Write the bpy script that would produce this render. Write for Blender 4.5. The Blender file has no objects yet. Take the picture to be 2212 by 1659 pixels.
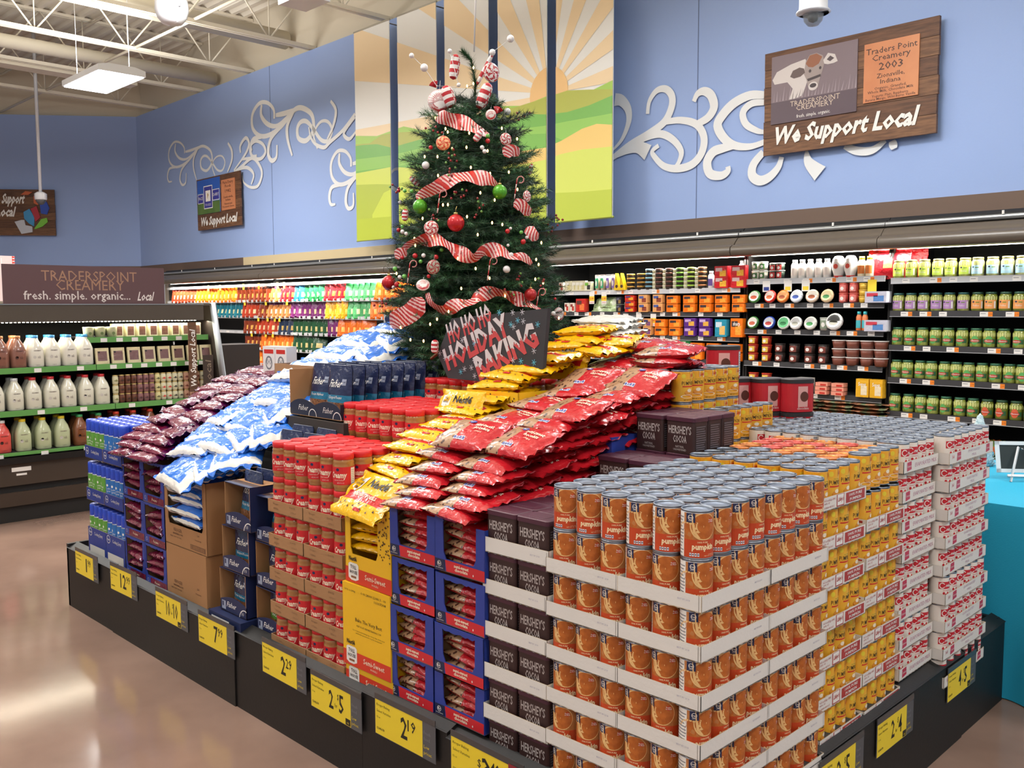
import bpy, bmesh, math, random
from mathutils import Matrix, Vector, noise
from math import sin, cos, pi, radians as RD
random.seed(7)
SC = bpy.context.scene
COL = SC.collection
# ---------------------------------------------------------------- camera
CAM = Vector((1.1295, -1.6868, 1.5303))
FW = Vector((-0.70552819, 0.70385214, -0.08259618)); RT = Vector((0.7064724, 0.7077314, -0.0036071)); UP = RT.cross(FW)
cd = bpy.data.cameras.new('camera'); cd.sensor_width = 36; cd.lens = 2000.8 / 2212 * 36; cd.clip_start = .05; cd.clip_end = 100
cam = bpy.data.objects.new('camera', cd); COL.objects.link(cam)
mw = Matrix((RT, UP, -FW)).transposed().to_4x4(); mw.translation = CAM; cam.matrix_world = mw
SC.camera = cam
# ---------------------------------------------------------------- view, world, big lights
SC.view_settings.view_transform = 'Standard'; SC.view_settings.look = 'None'
SC.view_settings.exposure = 0.0; SC.view_settings.gamma = 1; SC.view_settings.use_curve_mapping = False
SC.cycles.max_bounces = 6; SC.cycles.diffuse_bounces = 3; SC.cycles.glossy_bounces = 3; SC.cycles.transmission_bounces = 4
SC.cycles.transparent_max_bounces = 6; SC.cycles.use_denoising = True; SC.cycles.adaptive_threshold = .02; SC.cycles.caustics_reflective = False; SC.cycles.caustics_refractive = False
SC.cycles.sample_clamp_indirect = 4
W_ = bpy.data.worlds.new('store'); SC.world = W_; W_.use_nodes = True
bg = W_.node_tree.nodes['Background']; bg.inputs[0].default_value = (.97, .97, 1, 1); bg.inputs[1].default_value = .44
def area(name, loc, rot, sx, sy, power, col=(1, .985, .965), spread=180):
    l = bpy.data.lights.new(name, 'AREA'); l.shape = 'RECTANGLE'; l.size = sx; l.size_y = sy; l.energy = power; l.color = col; l.spread = RD(spread)
    o = bpy.data.objects.new(name, l); COL.objects.link(o); o.location = loc; o.rotation_euler = rot
    return o
LAMPS = [(-11.05, 3.15), (-11.05, -.4), (-6.3, 2.1), (-6.6, -.4), (-2.2, 3.15), (-2.2, -.6), (2.2, 3.15), (2.2, -.6), (-6.6, -4.2), (-2.2, -4.2), (2.2, -4.2)]
for i, (x, y) in enumerate(LAMPS):
    area('high_bay_light', (x, y, 4.385), (0, 0, 0), 1.1, .5, (125 if i < 2 else 92 if i < 4 else 60 if i in (4, 6) else 42))
    area('ceiling_fill_uplight', (x, y, 4.52), (pi, 0, 0), 1.1, .3, 95)  # upward fill added over each fixture to brighten deck and upper wall
# ---------------------------------------------------------------- wall frame: s metres leftwards, z up, off metres towards the aisle
P0 = Vector((-.8866, 5.2466, 0)); WD = Vector((-.99970, .02443, 0)); WN = Vector((-.02443, -.99970, 0)); WR = -RD(1.4)
DP = (P0 - CAM).dot(-WN)
def WP(s, z, off=0): return P0 + WD * s + WN * off + Vector((0, 0, z))
def WQ(s, z, off):
    k = (DP - off) / DP
    return CAM + (WP(s, z) - CAM) * k
# ---------------------------------------------------------------- materials
def lin(h):
    if isinstance(h, str):
        h = h.lstrip('#'); c = [int(h[i:i + 2], 16) / 255 for i in (0, 2, 4)]
    else: c = h
    return tuple(x / 12.92 if x <= .04045 else ((x + .055) / 1.055) ** 2.4 for x in c) + (1,)
MATS = {}
def M(col, rough=.55, metal=0, key=None, emit=0, coat=0, alpha=1, trans=0, vary=0, vscale=8, bump=0, bscale=40, col2=None, kind=None, stretch=None, spec=.5):
    k = (col, rough, metal, emit, coat, alpha, trans, vary, vscale, bump, bscale, col2, kind, stretch, spec)
    if k in MATS: return MATS[k]
    m = bpy.data.materials.new(key or ('mat_' + str(col).strip('#'))); m.use_nodes = True; MATS[k] = m
    nt = m.node_tree; b = nt.nodes['Principled BSDF']; N = nt.nodes.new; Lk = nt.links.new
    b.inputs['Base Color'].default_value = lin(col); b.inputs['Roughness'].default_value = rough; b.inputs['Metallic'].default_value = metal
    b.inputs['Coat Weight'].default_value = coat; b.inputs['Coat Roughness'].default_value = .08; b.inputs['Alpha'].default_value = alpha
    b.inputs['Transmission Weight'].default_value = trans; b.inputs['Specular IOR Level'].default_value = spec
    if emit: b.inputs['Emission Color'].default_value = lin(col); b.inputs['Emission Strength'].default_value = emit
    if vary or col2 or bump or kind:
        tc = N('ShaderNodeTexCoord'); src = tc.outputs['Object']
        if stretch:
            mp = N('ShaderNodeMapping'); mp.inputs['Scale'].default_value = stretch; Lk(src, mp.inputs[0]); src = mp.outputs[0]
    if vary or col2:
        if kind == 'spots':
            t = N('ShaderNodeTexVoronoi'); t.inputs['Scale'].default_value = vscale; Lk(src, t.inputs['Vector']); fac = t.outputs['Distance']
            r = N('ShaderNodeValToRGB'); r.color_ramp.elements[0].position = .28; r.color_ramp.elements[1].position = .34
            r.color_ramp.elements[0].color = lin(col2); r.color_ramp.elements[1].color = lin(col)
        else:
            t = N('ShaderNodeTexNoise'); t.inputs['Scale'].default_value = vscale; t.inputs['Detail'].default_value = 5; Lk(src, t.inputs['Vector']); fac = t.outputs['Fac']
            r = N('ShaderNodeValToRGB'); r.color_ramp.elements[0].position = .35; r.color_ramp.elements[1].position = .65
            a = lin(col); c2 = lin(col2) if col2 else tuple(x * (1 - vary) for x in a[:3]) + (1,)
            r.color_ramp.elements[0].color = c2; r.color_ramp.elements[1].color = a
        Lk(fac, r.inputs[0]); Lk(r.outputs[0], b.inputs['Base Color'])
    if bump:
        t = N('ShaderNodeTexNoise'); t.inputs['Scale'].default_value = bscale; t.inputs['Detail'].default_value = 2; Lk(src, t.inputs['Vector'])
        bp = N('ShaderNodeBump'); bp.inputs['Strength'].default_value = bump; bp.inputs['Distance'].default_value = .01
        Lk(t.outputs['Fac'], bp.inputs['Height']); Lk(bp.outputs[0], b.inputs['Normal'])
    return m
def film(col, **k): return M(col, rough=.24, coat=.05, bump=.5, bscale=38, **k)
def paper(col, **k): return M(col, rough=.45, **k)
# ---------------------------------------------------------------- geometry collector
class MB:
    def __init__(s): s.v = []; s.f = []; s.mi = []; s.ms = []; s.sm = []
    def add(s, vs, fs, m, smooth=False, T=None):
        o = len(s.v)
        if T is None: s.v += [tuple(v) for v in vs]
        elif callable(T): s.v += [tuple(T(*v)) for v in vs]
        else: s.v += [tuple(T @ Vector(v)) for v in vs]
        if m not in s.ms: s.ms.append(m)
        k = s.ms.index(m)
        for f in fs: s.f.append([o + i for i in f]); s.mi.append(k); s.sm.append(smooth)
        return s
    def box(s, x0, x1, y0, y1, z0, z1, m, T=None):
        return s.add([(x0, y0, z0), (x1, y0, z0), (x1, y1, z0), (x0, y1, z0), (x0, y0, z1), (x1, y0, z1), (x1, y1, z1), (x0, y1, z1)],
                     [(0, 3, 2, 1), (4, 5, 6, 7), (0, 1, 5, 4), (1, 2, 6, 5), (2, 3, 7, 6), (3, 0, 4, 7)], m, T=T)
    def lathe(s, prof, m, n=24, T=None, smooth=True, caps=True):
        vs = []; fs = []
        for r, z in prof:
            for i in range(n): a = 2 * pi * i / n; vs.append((r * cos(a), r * sin(a), z))
        for j in range(len(prof) - 1):
            for i in range(n):
                a = j * n + i; b = j * n + (i + 1) % n; fs.append((a, b, b + n, a + n))
        if caps:
            if prof[0][0] > 1e-5: fs.append(tuple(range(n))[::-1])
            if prof[-1][0] > 1e-5: fs.append(tuple(range((len(prof) - 1) * n, len(prof) * n)))
        return s.add(vs, fs, m, smooth, T)
    def tube(s, pts, r, m, n=6, T=None):
        pts = [Vector(p) for p in pts]; vs = []; fs = []; L = len(pts)
        rr = r if isinstance(r, (list, tuple)) else [r] * L
        up = Vector((0, 0, 1))
        for i, p in enumerate(pts):
            t = (pts[min(i + 1, L - 1)] - pts[max(i - 1, 0)]).normalized()
            u = t.cross(up if abs(t.z) < .95 else Vector((1, 0, 0))).normalized(); w = t.cross(u)
            for k in range(n): a = 2 * pi * k / n; vs.append(p + (u * cos(a) + w * sin(a)) * rr[i])
        for i in range(L - 1):
            for k in range(n): a = i * n + k; b = i * n + (k + 1) % n; fs.append((a, b, b + n, a + n))
        fs.append(tuple(range(n))[::-1]); fs.append(tuple(range((L - 1) * n, L * n)))
        return s.add(vs, fs, m, True, T)
    def prism(s, poly, d, m, T=None):  # polygon in x,z extruded along y from 0 to d
        n = len(poly); vs = [(x, 0, z) for x, z in poly] + [(x, d, z) for x, z in poly]
        fs = [tuple(range(n)), tuple(range(n, 2 * n))[::-1]] + [(i, i + n, (i + 1) % n + n, (i + 1) % n) for i in range(n)]
        return s.add(vs, fs, m, T=T)
    def flat(s, poly, m, T):
        return s.add([(x, y, 0) for x, y in poly], [tuple(range(len(poly)))], m, T=T)
    def rect(s, x0, y0, x1, y1, m, T, nx=1, ny=1):
        vs = [(x0 + (x1 - x0) * i / nx, y0 + (y1 - y0) * j / ny, 0) for j in range(ny + 1) for i in range(nx + 1)]
        fs = [(j * (nx + 1) + i, j * (nx + 1) + i + 1, (j + 1) * (nx + 1) + i + 1, (j + 1) * (nx + 1) + i) for j in range(ny) for i in range(nx)]
        return s.add(vs, fs, m, T=T)
    def disc(s, cx, cy, rx, ry, m, T, n=18, rings=2, r0=0):
        vs = [(cx, cy, 0)] if not r0 else []; fs = []; o = len(vs)
        for j in range(rings + (1 if r0 else 0)):
            q = r0 + (1 - r0) * (j + (0 if r0 else 1)) / rings
            for i in range(n): a = 2 * pi * i / n; vs.append((cx + rx * q * cos(a), cy + ry * q * sin(a), 0))
        if not r0: fs += [(0, 1 + i, 1 + (i + 1) % n) for i in range(n)]
        for j in range(rings - (0 if r0 else 1)):
            for i in range(n): a = o + j * n + i; b = o + j * n + (i + 1) % n; fs.append((a, a + n, b + n, b))
        return s.add(vs, fs, m, T=T)
    def text(s, st, x, y, h, m, T, w=None, sh=0, bold=0, al=0, rot=0):
        v, f, bw = text2d(st, bold); k = h / .69; kx = k
        if w: kx = w / bw
        ox = x - (bw * kx / 2 if al == 0 else 0 if al < 0 else bw * kx)
        c, n = cos(rot), sin(rot)
        vs = []
        for a, b in v:
            px = ox + a * kx + b * k * sh - x; py = b * k
            vs.append((x + px * c - py * n, y + px * n + py * c, 0))
        return s.add(vs, f, m, T=T)
    def build(s, name, parent=None, sharp=False):
        me = bpy.data.meshes.new(name); me.from_pydata(s.v, [], s.f)
        for m in s.ms: me.materials.append(m)
        me.polygons.foreach_set('material_index', s.mi); me.polygons.foreach_set('use_smooth', s.sm); me.update()
        o = bpy.data.objects.new(name, me); COL.objects.link(o)
        if parent: o.parent = parent
        return o
TXT = {}
def text2d(st, bold=0):
    k = (st, bold)
    if k in TXT: return TXT[k]
    cu = bpy.data.curves.new('t', 'FONT'); cu.body = st; cu.offset = bold; cu.resolution_u = 1; cu.size = 1
    o = bpy.data.objects.new('t', cu); me = bpy.data.meshes.new_from_object(o)
    v = [(a.co.x, a.co.y) for a in me.vertices]; f = [tuple(p.vertices) for p in me.polygons]
    x0 = min([a[0] for a in v] or [0]); x1 = max([a[0] for a in v] or [1]); v = [(a - x0, b) for a, b in v]
    bpy.data.objects.remove(o); bpy.data.curves.remove(cu); bpy.data.meshes.remove(me)
    TXT[k] = (v, f, max(x1 - x0, .01)); return TXT[k]
def plane(o, u, v, e=0):  # 2-D decal frame
    o = Vector(o); u = Vector(u).normalized(); v = Vector(v).normalized(); n = u.cross(v)
    def T(x, y, z=0, e=e): return o + u * x + v * y + n * (z + e)
    return T
def cyl(r, e=0, a0=-pi / 2):  # decal frame round a cylinder, x = arc length, centred on local -Y
    def T(x, y, z=0): a = a0 + x / r; return Vector(((r + e + z) * cos(a), (r + e + z) * sin(a), y))
    return T
def tag(o, label=None, cat=None, group=None, kind=None):
    if label: o['label'] = label
    if cat: o['category'] = cat
    if group: o['group'] = group
    if kind: o['kind'] = kind
    return o
def empty(name, loc, rz=0):
    o = bpy.data.objects.new(name, None); COL.objects.link(o); o.location = loc; o.rotation_euler = (0, 0, rz); o.empty_display_size = .05
    return o
def struct(o): o['kind'] = 'structure'; return o
class Proto:
    def __init__(s, root, kids=(), cat=None): s.root = root; s.kids = list(kids); s.used = False; s.cat = cat
    def put(s, loc, rot=0, label=None, group=None, scale=None):
        if not s.used: r = s.root; s.used = True
        else:
            r = s.root.copy(); COL.objects.link(r)
            for ch in s.kids:
                c = ch.copy(); COL.objects.link(c); c.parent = r
        r.location = loc; r.rotation_euler = rot if isinstance(rot, (tuple, list)) else (0, 0, rot)
        if scale: r.scale = scale
        elif r is not s.root: r.scale = (1, 1, 1)
        if s.cat: r['category'] = s.cat
        if label: r['label'] = label
        if group: r['group'] = group
        return r
ORD = ['zeroth', 'first', 'second', 'third', 'fourth', 'fifth', 'sixth', 'seventh', 'eighth', 'ninth', 'tenth', 'eleventh', 'twelfth', 'thirteenth', 'fourteenth', 'fifteenth', 'sixteenth', 'seventeenth', 'eighteenth', 'nineteenth', 'twentieth']
def od(n):
    if n <= 20: return ORD[n]
    t = ['', '', 'twenty', 'thirty', 'forty', 'fifty'][n // 10]; return t + '-' + ORD[n % 10] if n % 10 else t[:-1] + 'ieth'
def rr(a): return random.uniform(-a, a)
WHITE = paper('#efece6'); BLACK = paper('#141212'); NAVY = paper('#1c2850'); RED = paper('#cf2a20'); CREAM = paper('#f3e6cc'); GREY = paper('#7d7f84')
KBLUE = paper('#24398a')
def klogo(mb, x, y, r, T, T2, disc=None):
    if disc: mb.disc(x, y, r, r, disc, T)
    mb.disc(x, y, r * .8, r * .8, WHITE, T2, r0=.86, rings=1); mb.text('Kr', x - r * .02, y - r * .3, r * .75, WHITE, T2, bold=.02, sh=.2)

def at(px, py, d): return CAM + (FW + RT * ((px - 1106) / 2000.8) - UP * ((py - 829.5) / 2000.8)) * d
def pxs(px, off=0):
    d = FW + RT * ((px - 1106) / 2000.8); d = d.normalized(); q = P0 + WN * off
    t = (q - CAM).dot(WN) / d.dot(WN); return (CAM + d * t - P0).dot(WD)
SCAM = (CAM - P0).dot(WD)
def sz(s, z, off): k = (DP - off) / DP; return SCAM + (s - SCAM) * k, CAM.z + (z - CAM.z) * k
def wbox(mb, s0, s1, o0, o1, z0, z1, m):
    vs = [WP(s, z, o) for z in (z0, z1) for s, o in ((s0, o0), (s1, o0), (s1, o1), (s0, o1))]
    return mb.add(vs, [(0, 3, 2, 1), (4, 5, 6, 7), (0, 1, 5, 4), (1, 2, 6, 5), (2, 3, 7, 6), (3, 0, 4, 7)], m)
# ---------------------------------------------------------------- the room
m_floor = M('#957a6c', rough=.12, vary=1, vscale=1.3, col2='#7b6358', bump=.03, bscale=3, spec=.5)
nt = m_floor.node_tree
struct(MB().box(-24, 6, -9, 8, -.1, 0, m_floor).build('floor'))
m_blue = M('#9cb4e4', rough=.8, bump=.05, bscale=60); m_brown = M('#6b574b', rough=.6); m_beige = M('#d9cfba', rough=.85); m_band = M('#d9c49a', rough=.8)
OB = -.35
_, ZB = sz(0, 2.305, OB); SC_, ZT = sz(14.95, 5.0, OB); _, ZK = sz(0, 2.182, OB)
mb = MB(); wbox(mb, -6, SC_, OB - .12, OB, ZB, ZT, m_blue); wbox(mb, -6, SC_, OB - .3, OB - .1, ZT, 6.2, m_beige); wbox(mb, -6, SC_ , OB - .5, OB - .45, 0, ZB, m_beige)
for s in (2.69, 10.1):
    s2, _ = sz(s, 3, OB); wbox(mb, s2 - .004, s2 + .004, OB, OB + .003, ZB, ZT, M('#5f6f98'))
struct(mb.build('wall_right'))
mb = MB()
for a, b, m in ((-6, sz(7.1, 0, OB)[0], m_brown), (sz(11, 0, OB)[0], SC_, m_brown), (sz(7.1, 0, OB)[0], sz(11, 0, OB)[0], m_band)): wbox(mb, a, b, OB - .1, OB + .02, 2.1, ZB, m)
struct(mb.build('trim_1'))
CN = WP(SC_, 0, OB); BD = Vector((-.622, -.783, 0)); BN = Vector((.783, -.622, 0))
def BP(t, z, o=0): return CN + BD * t + BN * o + Vector((0, 0, z))
def bbox(mb, t0, t1, o0, o1, z0, z1, m):
    vs = [BP(t, z, o) for z in (z0, z1) for t, o in ((t0, o0), (t1, o0), (t1, o1), (t0, o1))]
    return mb.add(vs, [(0, 3, 2, 1), (4, 5, 6, 7), (0, 1, 5, 4), (1, 2, 6, 5), (2, 3, 7, 6), (3, 0, 4, 7)], m)
mb = MB(); bbox(mb, -.1, 12, -.12, 0, ZB, ZT, m_blue); bbox(mb, -.4, 12, -.3, -.1, ZT, 6.2, m_beige); bbox(mb, -.1, 12, -.5, -.45, 0, ZB, m_beige)
struct(mb.build('wall_left'))
mb = MB(); bbox(mb, -.1, 12, -.1, .02, 2.0, ZB, m_brown); struct(mb.build('trim_2'))
# fluted deck: flutes run along x
m_deck = M('#e6dfcf', rough=.8)
vs = []; fs = []; y = -9; k = 0; zs = []
while y < 6.2:
    for dy, z in ((0, 6.02), (.06, 6.02), (.09, 6.07), (.17, 6.07), (.2, 6.02)): zs.append((y + dy, z))
    y += .2
for yy, z in zs: vs += [(-24, yy, z), (6, yy, z)]
fs = [(2 * i, 2 * i + 1, 2 * i + 3, 2 * i + 2) for i in range(len(zs) - 1)]
mb = MB().add(vs, fs, m_deck).box(-24, 6, -9, 6.2, 6.08, 6.2, m_deck); struct(mb.build('ceiling'))
m_joist = M('#eae2cf', rough=.6)
for j, s in enumerate((14.2, 12.42, 10.745, 9.03, 7.3, 5.6, 3.9, 2.1)):
    s2, _ = sz(s, 5, OB); q_ = WP(s2, 0, OB - .09); x = q_.x; yw = q_.y; mb = MB(); z0 = ZT + .02; z1 = 5.98
    for dx in (-.05, .02): mb.box(x + dx, x + dx + .03, -9, yw, z0, z0 + .05, m_joist); mb.box(x + dx, x + dx + .03, -9, yw, z1, z1 + .04, m_joist)
    y = yw - .1; k = 0
    while y > -8.5:
        a, b = (z0, z1) if k % 2 else (z1, z0)
        mb.tube([(x, y, a + .02), (x, y - .62, b + .02)], .012, m_joist, 5); mb.tube([(x, y - .62, z0 + .02), (x, y - .62, z1)], .009, m_joist, 4) if k % 2 == 0 else 0
        y -= .62; k += 1
    struct(mb.build('ceiling_joist'))
mb = MB()
for y in (4.1, 1.6, -.9, -3.4): mb.tube([(-20, y, 5.24), (5, y, 5.24)], .02, m_joist, 6); mb.tube([(-20, y, 5.9), (5, y, 5.9)], .02, m_joist, 6)
struct(mb.build('ceiling_bridging'))
mb = MB().tube([(-11.1, 5.85, 5.45), (-11.1, -8, 5.45)], .13, M('#d8cfbb', rough=.5), 14); struct(mb.build('ceiling_duct'))
mb = MB().tube([(-13.4, 5.9, 5.3), (-13.4, -8, 5.3)], .1, M('#d8cfbb', rough=.5), 12).box(-14.6, -14.3, -8, 5, 5.2, 5.32, m_joist); struct(mb.build('ceiling_conduit'))
# ---------------------------------------------------------------- swirls painted on the wall
SW = [(1.0,[(12.97,4.11),(12.98,4.21),(13.14,4.31),(13.37,4.34),(13.57,4.23),(13.58,4.06),(13.4,3.94),(13.14,3.92),(12.81,3.98),(12.49,4.12),(12.27,4.14),(12.04,4.05),(11.97,3.93),(12.02,3.81),(12.18,3.74),(12.36,3.8),(12.38,3.92),(12.28,3.98),(12.14,3.96),(11.98,3.85),(11.8,3.71),(11.63,3.69),(11.54,3.8),(11.62,3.9),(11.79,3.92),(11.94,3.86),(11.97,3.76),(11.89,3.63)]),(1.6,[(9.99,4.24),(10.0,4.37),(10.17,4.49),(10.41,4.52),(10.62,4.4),(10.63,4.2),(10.43,4.06),(10.15,4.03),(9.81,4.1),(9.48,4.26),(9.26,4.28),(9.01,4.17),(8.94,4.03),(8.98,3.9),(9.15,3.82),(9.34,3.88),(9.36,4.02),(9.26,4.09),(9.11,4.07),(8.94,3.94),(8.76,3.78),(8.59,3.75),(8.49,3.87),(8.58,3.99),(8.75,4.02),(8.9,3.94),(8.94,3.83),(8.85,3.68)]),(1.3,[(8.06,3.35),(8.07,3.46),(8.19,3.56),(8.37,3.58),(8.52,3.46),(8.52,3.28),(8.38,3.16),(8.18,3.15),(7.92,3.23),(7.68,3.39),(7.51,3.42),(7.33,3.33),(7.27,3.2),(7.3,3.08),(7.43,3.0),(7.57,3.05),(7.59,3.18),(7.52,3.24),(7.4,3.23),(7.28,3.12),(7.14,2.98),(7.0,2.97),(6.94,3.09),(7.0,3.19),(7.13,3.21),(7.24,3.13),(7.27,3.02),(7.2,2.9)]),(1.0,[(13.3,4.31),(13.33,4.18),(13.16,4.05),(12.9,4.01),(12.61,4.08)]),(1.6,[(10.34,4.49),(10.36,4.34),(10.18,4.19),(9.91,4.13),(9.61,4.22)]),(1.3,[(8.32,3.55),(8.33,3.42),(8.2,3.29),(8.0,3.25),(7.78,3.34)]),(1.0,[(12.93,4.13),(12.67,4.13),(12.36,4.15)]),(1.6,[(9.94,4.28),(9.67,4.27),(9.35,4.28)]),(1.3,[(8.02,3.38),(7.82,3.39),(7.58,3.42)]),(1.0,[(13.34,3.92),(13.57,3.92),(13.66,3.81),(13.62,3.71),(13.49,3.7)]),(1.6,[(10.36,4.03),(10.61,4.03),(10.71,3.91),(10.66,3.79),(10.52,3.78)]),(1.3,[(8.33,3.14),(8.51,3.13),(8.58,3.02),(8.55,2.91),(8.44,2.9)]),(1.0,[(12.81,3.97),(13.08,3.86),(13.17,3.7),(13.08,3.6),(12.95,3.63),(12.92,3.78)]),(1.6,[(9.81,4.09),(10.09,3.97),(10.18,3.78),(10.09,3.66),(9.95,3.69),(9.92,3.86)]),(1.3,[(7.92,3.22),(8.13,3.09),(8.19,2.92),(8.13,2.82),(8.02,2.85),(8.01,3.01)]),(1.0,[(12.46,4.12),(12.62,3.98),(12.63,3.81),(12.52,3.6)]),(1.6,[(9.45,4.25),(9.62,4.09),(9.62,3.9),(9.51,3.66)]),(1.3,[(7.65,3.38),(7.78,3.23),(7.78,3.06),(7.69,2.84)]),(1.2,[(11.41,4.08),(11.29,3.95),(11.3,3.8),(11.45,3.64)]),(1.2,[(11.01,3.88),(11.01,3.99),(10.84,4.08),(10.74,4.0),(10.8,3.89),(10.97,3.78),(11.24,3.64)]),(1.2,[(8.5,4.25),(8.38,4.11),(8.45,3.92),(8.6,3.77)]),(1.2,[(7.94,4.0),(8.23,3.83),(8.54,3.72),(8.68,3.67),(8.89,3.74),(9.01,3.85),(9.05,3.99)]),(1.2,[(11.24,3.61),(10.97,3.68),(10.66,3.76),(10.46,3.65),(10.37,3.5),(10.5,3.34),(10.73,3.34),(10.93,3.43),(10.98,3.54)]),(1.2,[(11.16,3.64),(10.82,3.64),(10.62,3.52),(10.7,3.38)]),(1.2,[(10.97,3.78),(10.66,3.76),(10.4,3.72),(10.25,3.8),(10.32,3.92),(10.52,3.99),(10.67,3.95),(10.65,3.87)]),(1.2,[(7.94,3.96),(8.2,3.8),(8.08,3.7),(7.93,3.77)]),(1.6,[(3.65,2.94),(3.44,3.04),(3.22,3.11),(3.04,3.19),(2.96,3.31),(2.96,3.41),(3.03,3.48),(3.13,3.48),(3.21,3.4),(3.23,3.29)]),(1.6,[(3.04,3.19),(2.86,3.18),(2.69,3.12),(2.61,3.0),(2.63,2.87),(2.73,2.78),(2.89,2.76),(3.04,2.8),(3.15,2.9),(3.17,2.95),(3.1,2.99)]),(1.5,[(3.65,2.94),(3.44,3.02),(3.26,3.08),(3.08,3.09),(2.94,3.02),(2.85,2.91),(2.87,2.82),(2.93,2.76)]),(1.8,[(2.69,3.12),(2.57,3.16),(2.51,3.24),(2.54,3.34),(2.61,3.39),(2.68,3.38),(2.72,3.32)]),(2.2,[(3.65,3.01),(3.53,3.1),(3.45,3.25),(3.46,3.37),(3.54,3.46),(3.62,3.48)]),(2.8,[(3.65,2.94),(3.46,2.99),(3.33,3.0),(3.22,2.94)]),(1.9,[(2.02,3.26),(2.16,3.28),(2.31,3.24),(2.42,3.16),(2.47,3.08),(2.41,2.97),(2.3,2.89),(2.15,2.86),(2.01,2.88)]),(1.4,[(2.01,3.2),(2.14,3.21),(2.22,3.15),(2.19,3.05),(2.08,2.98),(2.01,2.96)]),(1.9,[(2.3,2.89),(2.41,2.88),(2.51,2.86),(2.57,2.78),(2.54,2.68),(2.43,2.65),(2.36,2.68),(2.36,2.72)]),(1.8,[(2.02,2.8),(2.11,2.71),(2.12,2.62),(2.05,2.57),(1.96,2.59),(1.88,2.66),(1.85,2.74)]),(2.6,[(1.63,2.76),(1.61,2.67),(1.51,2.57)]),(1.4,[(1.31,2.76),(1.21,2.71),(1.09,2.7),(0.99,2.76)]),(1.4,[(0.94,2.75),(0.92,2.69)])]
m_sw = M('#eef0f0', rough=.7)
mb = MB()
def smooth(p, n=5):
    out = []
    for i in range(len(p) - 1):
        a, b, c, d = p[max(i - 1, 0)], p[i], p[i + 1], p[min(i + 2, len(p) - 1)]
        for k in range(n):
            t = k / n; out.append(tuple(.5 * (2 * b[q] + (c[q] - a[q]) * t + (2 * a[q] - 5 * b[q] + 4 * c[q] - d[q]) * t * t + (3 * b[q] - a[q] - 3 * c[q] + d[q]) * t ** 3) for q in (0, 1)))
    return out + [p[-1]]
for si, (w, st) in enumerate(SW):
    p = smooth([sz(a, b, OB) for a, b in st]); n = len(p); vs = []
    for i, (s, z) in enumerate(p):
        s1, z1 = p[min(i + 1, n - 1)]; s0, z0 = p[max(i - 1, 0)]; dx, dz = s1 - s0, z1 - z0; L = math.hypot(dx, dz) or 1
        h = .024 * w * (.55 + .45 * sin(pi * min(1, i / n + .1))); 
        if w > 2: h = .03 * w * (.15 + .85 * i / n)
        for q in (-1, 1): vs.append(WP(s - dz / L * h * q, z + dx / L * h * q, OB + .004 + .0004 * si))
    mb.add(vs, [(2 * i, 2 * i + 1, 2 * i + 3, 2 * i + 2) for i in range(n - 1)], m_sw)
struct(mb.build('trim_3'))
# ---------------------------------------------------------------- banners
def clip(poly, x0, x1, y0, y1):
    for ax, lim, sg in ((0, x0, 1), (0, x1, -1), (1, y0, 1), (1, y1, -1)):
        out = []
        for i in range(len(poly)):
            a, b = poly[i - 1], poly[i]; da = (a[ax] - lim) * sg; db = (b[ax] - lim) * sg
            if (da >= 0) != (db >= 0): t = da / (da - db); out.append((a[0] + (b[0] - a[0]) * t, a[1] + (b[1] - a[1]) * t))
            if db >= 0: out.append(b)
        poly = out
        if len(poly) < 3: return []
    return poly
LAY = [('#a5cf58', [(7.99, 3.73), (7.48, 3.66), (6.93, 3.7), (6.59, 3.61), (6.06, 3.58), (5.28, 3.68), (4.87, 3.62), (4.53, 3.66), (4.24, 3.66), (3.95, 3.61), (3.64, 3.67)]),
 ('#b2b94f', [(8.0, 3.62), (7.64, 3.59), (7.38, 3.66), (7.11, 3.65), (6.71, 3.61), (6.32, 3.49), (5.8, 3.48), (5.28, 3.67), (5.02, 3.62), (4.53, 3.65), (4.24, 3.67), (3.95, 3.63), (3.64, 3.58)]),
 ('#76b552', [(8.0, 3.6), (7.8, 3.59), (7.48, 3.56), (7.18, 3.48), (6.71, 3.5), (6.06, 3.52), (5.28, 3.57), (5.02, 3.47), (4.76, 3.52), (4.53, 3.48), (4.24, 3.46), (3.95, 3.48), (3.64, 3.53)]),
 ('#93c95c', [(8.0, 3.43), (7.18, 3.39), (6.6, 3.4), (5.29, 3.41), (4.53, 3.37), (4.24, 3.37), (3.63, 3.36)]),
 ('#7dba53', [(8.01, 3.28), (7.18, 3.25), (6.71, 3.23), (6.06, 3.32), (5.29, 3.37), (4.53, 3.29), (4.24, 3.17), (3.95, 3.23), (3.63, 3.25)]),
 ('#f0cd78', [(5.56, 3.17), (5.0, 3.16), (4.53, 3.15), (4.32, 3.19), (4.04, 3.27), (3.85, 3.29), (3.63, 3.25)]),
 ('#d3e065', [(8.01, 3.25), (7.18, 3.25), (6.71, 3.18), (6.06, 3.14), (5.29, 3.07), (4.87, 3.02), (4.53, 3.03), (4.32, 3.06), (4.04, 3.07), (3.63, 3.05)]),
 ('#b7c84e', [(8.01, 3.11), (7.49, 3.07), (7.13, 3.03), (6.61, 3.05), (6.07, 2.86), (5.56, 2.75)]),
 ('#cfdf55', [(7.6, 2.7), (7.35, 2.95), (7.1, 3.0), (6.6, 2.99), (6.1, 2.9), (5.3, 2.95)]),
 ('#bccd45', [(8.03, 2.67), (7.2, 2.65), (6.61, 2.67), (5.29, 2.74), (4.87, 2.72), (4.53, 2.69), (4.04, 2.66), (3.63, 2.65)])]
SUN = (4.50, 3.68)
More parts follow.
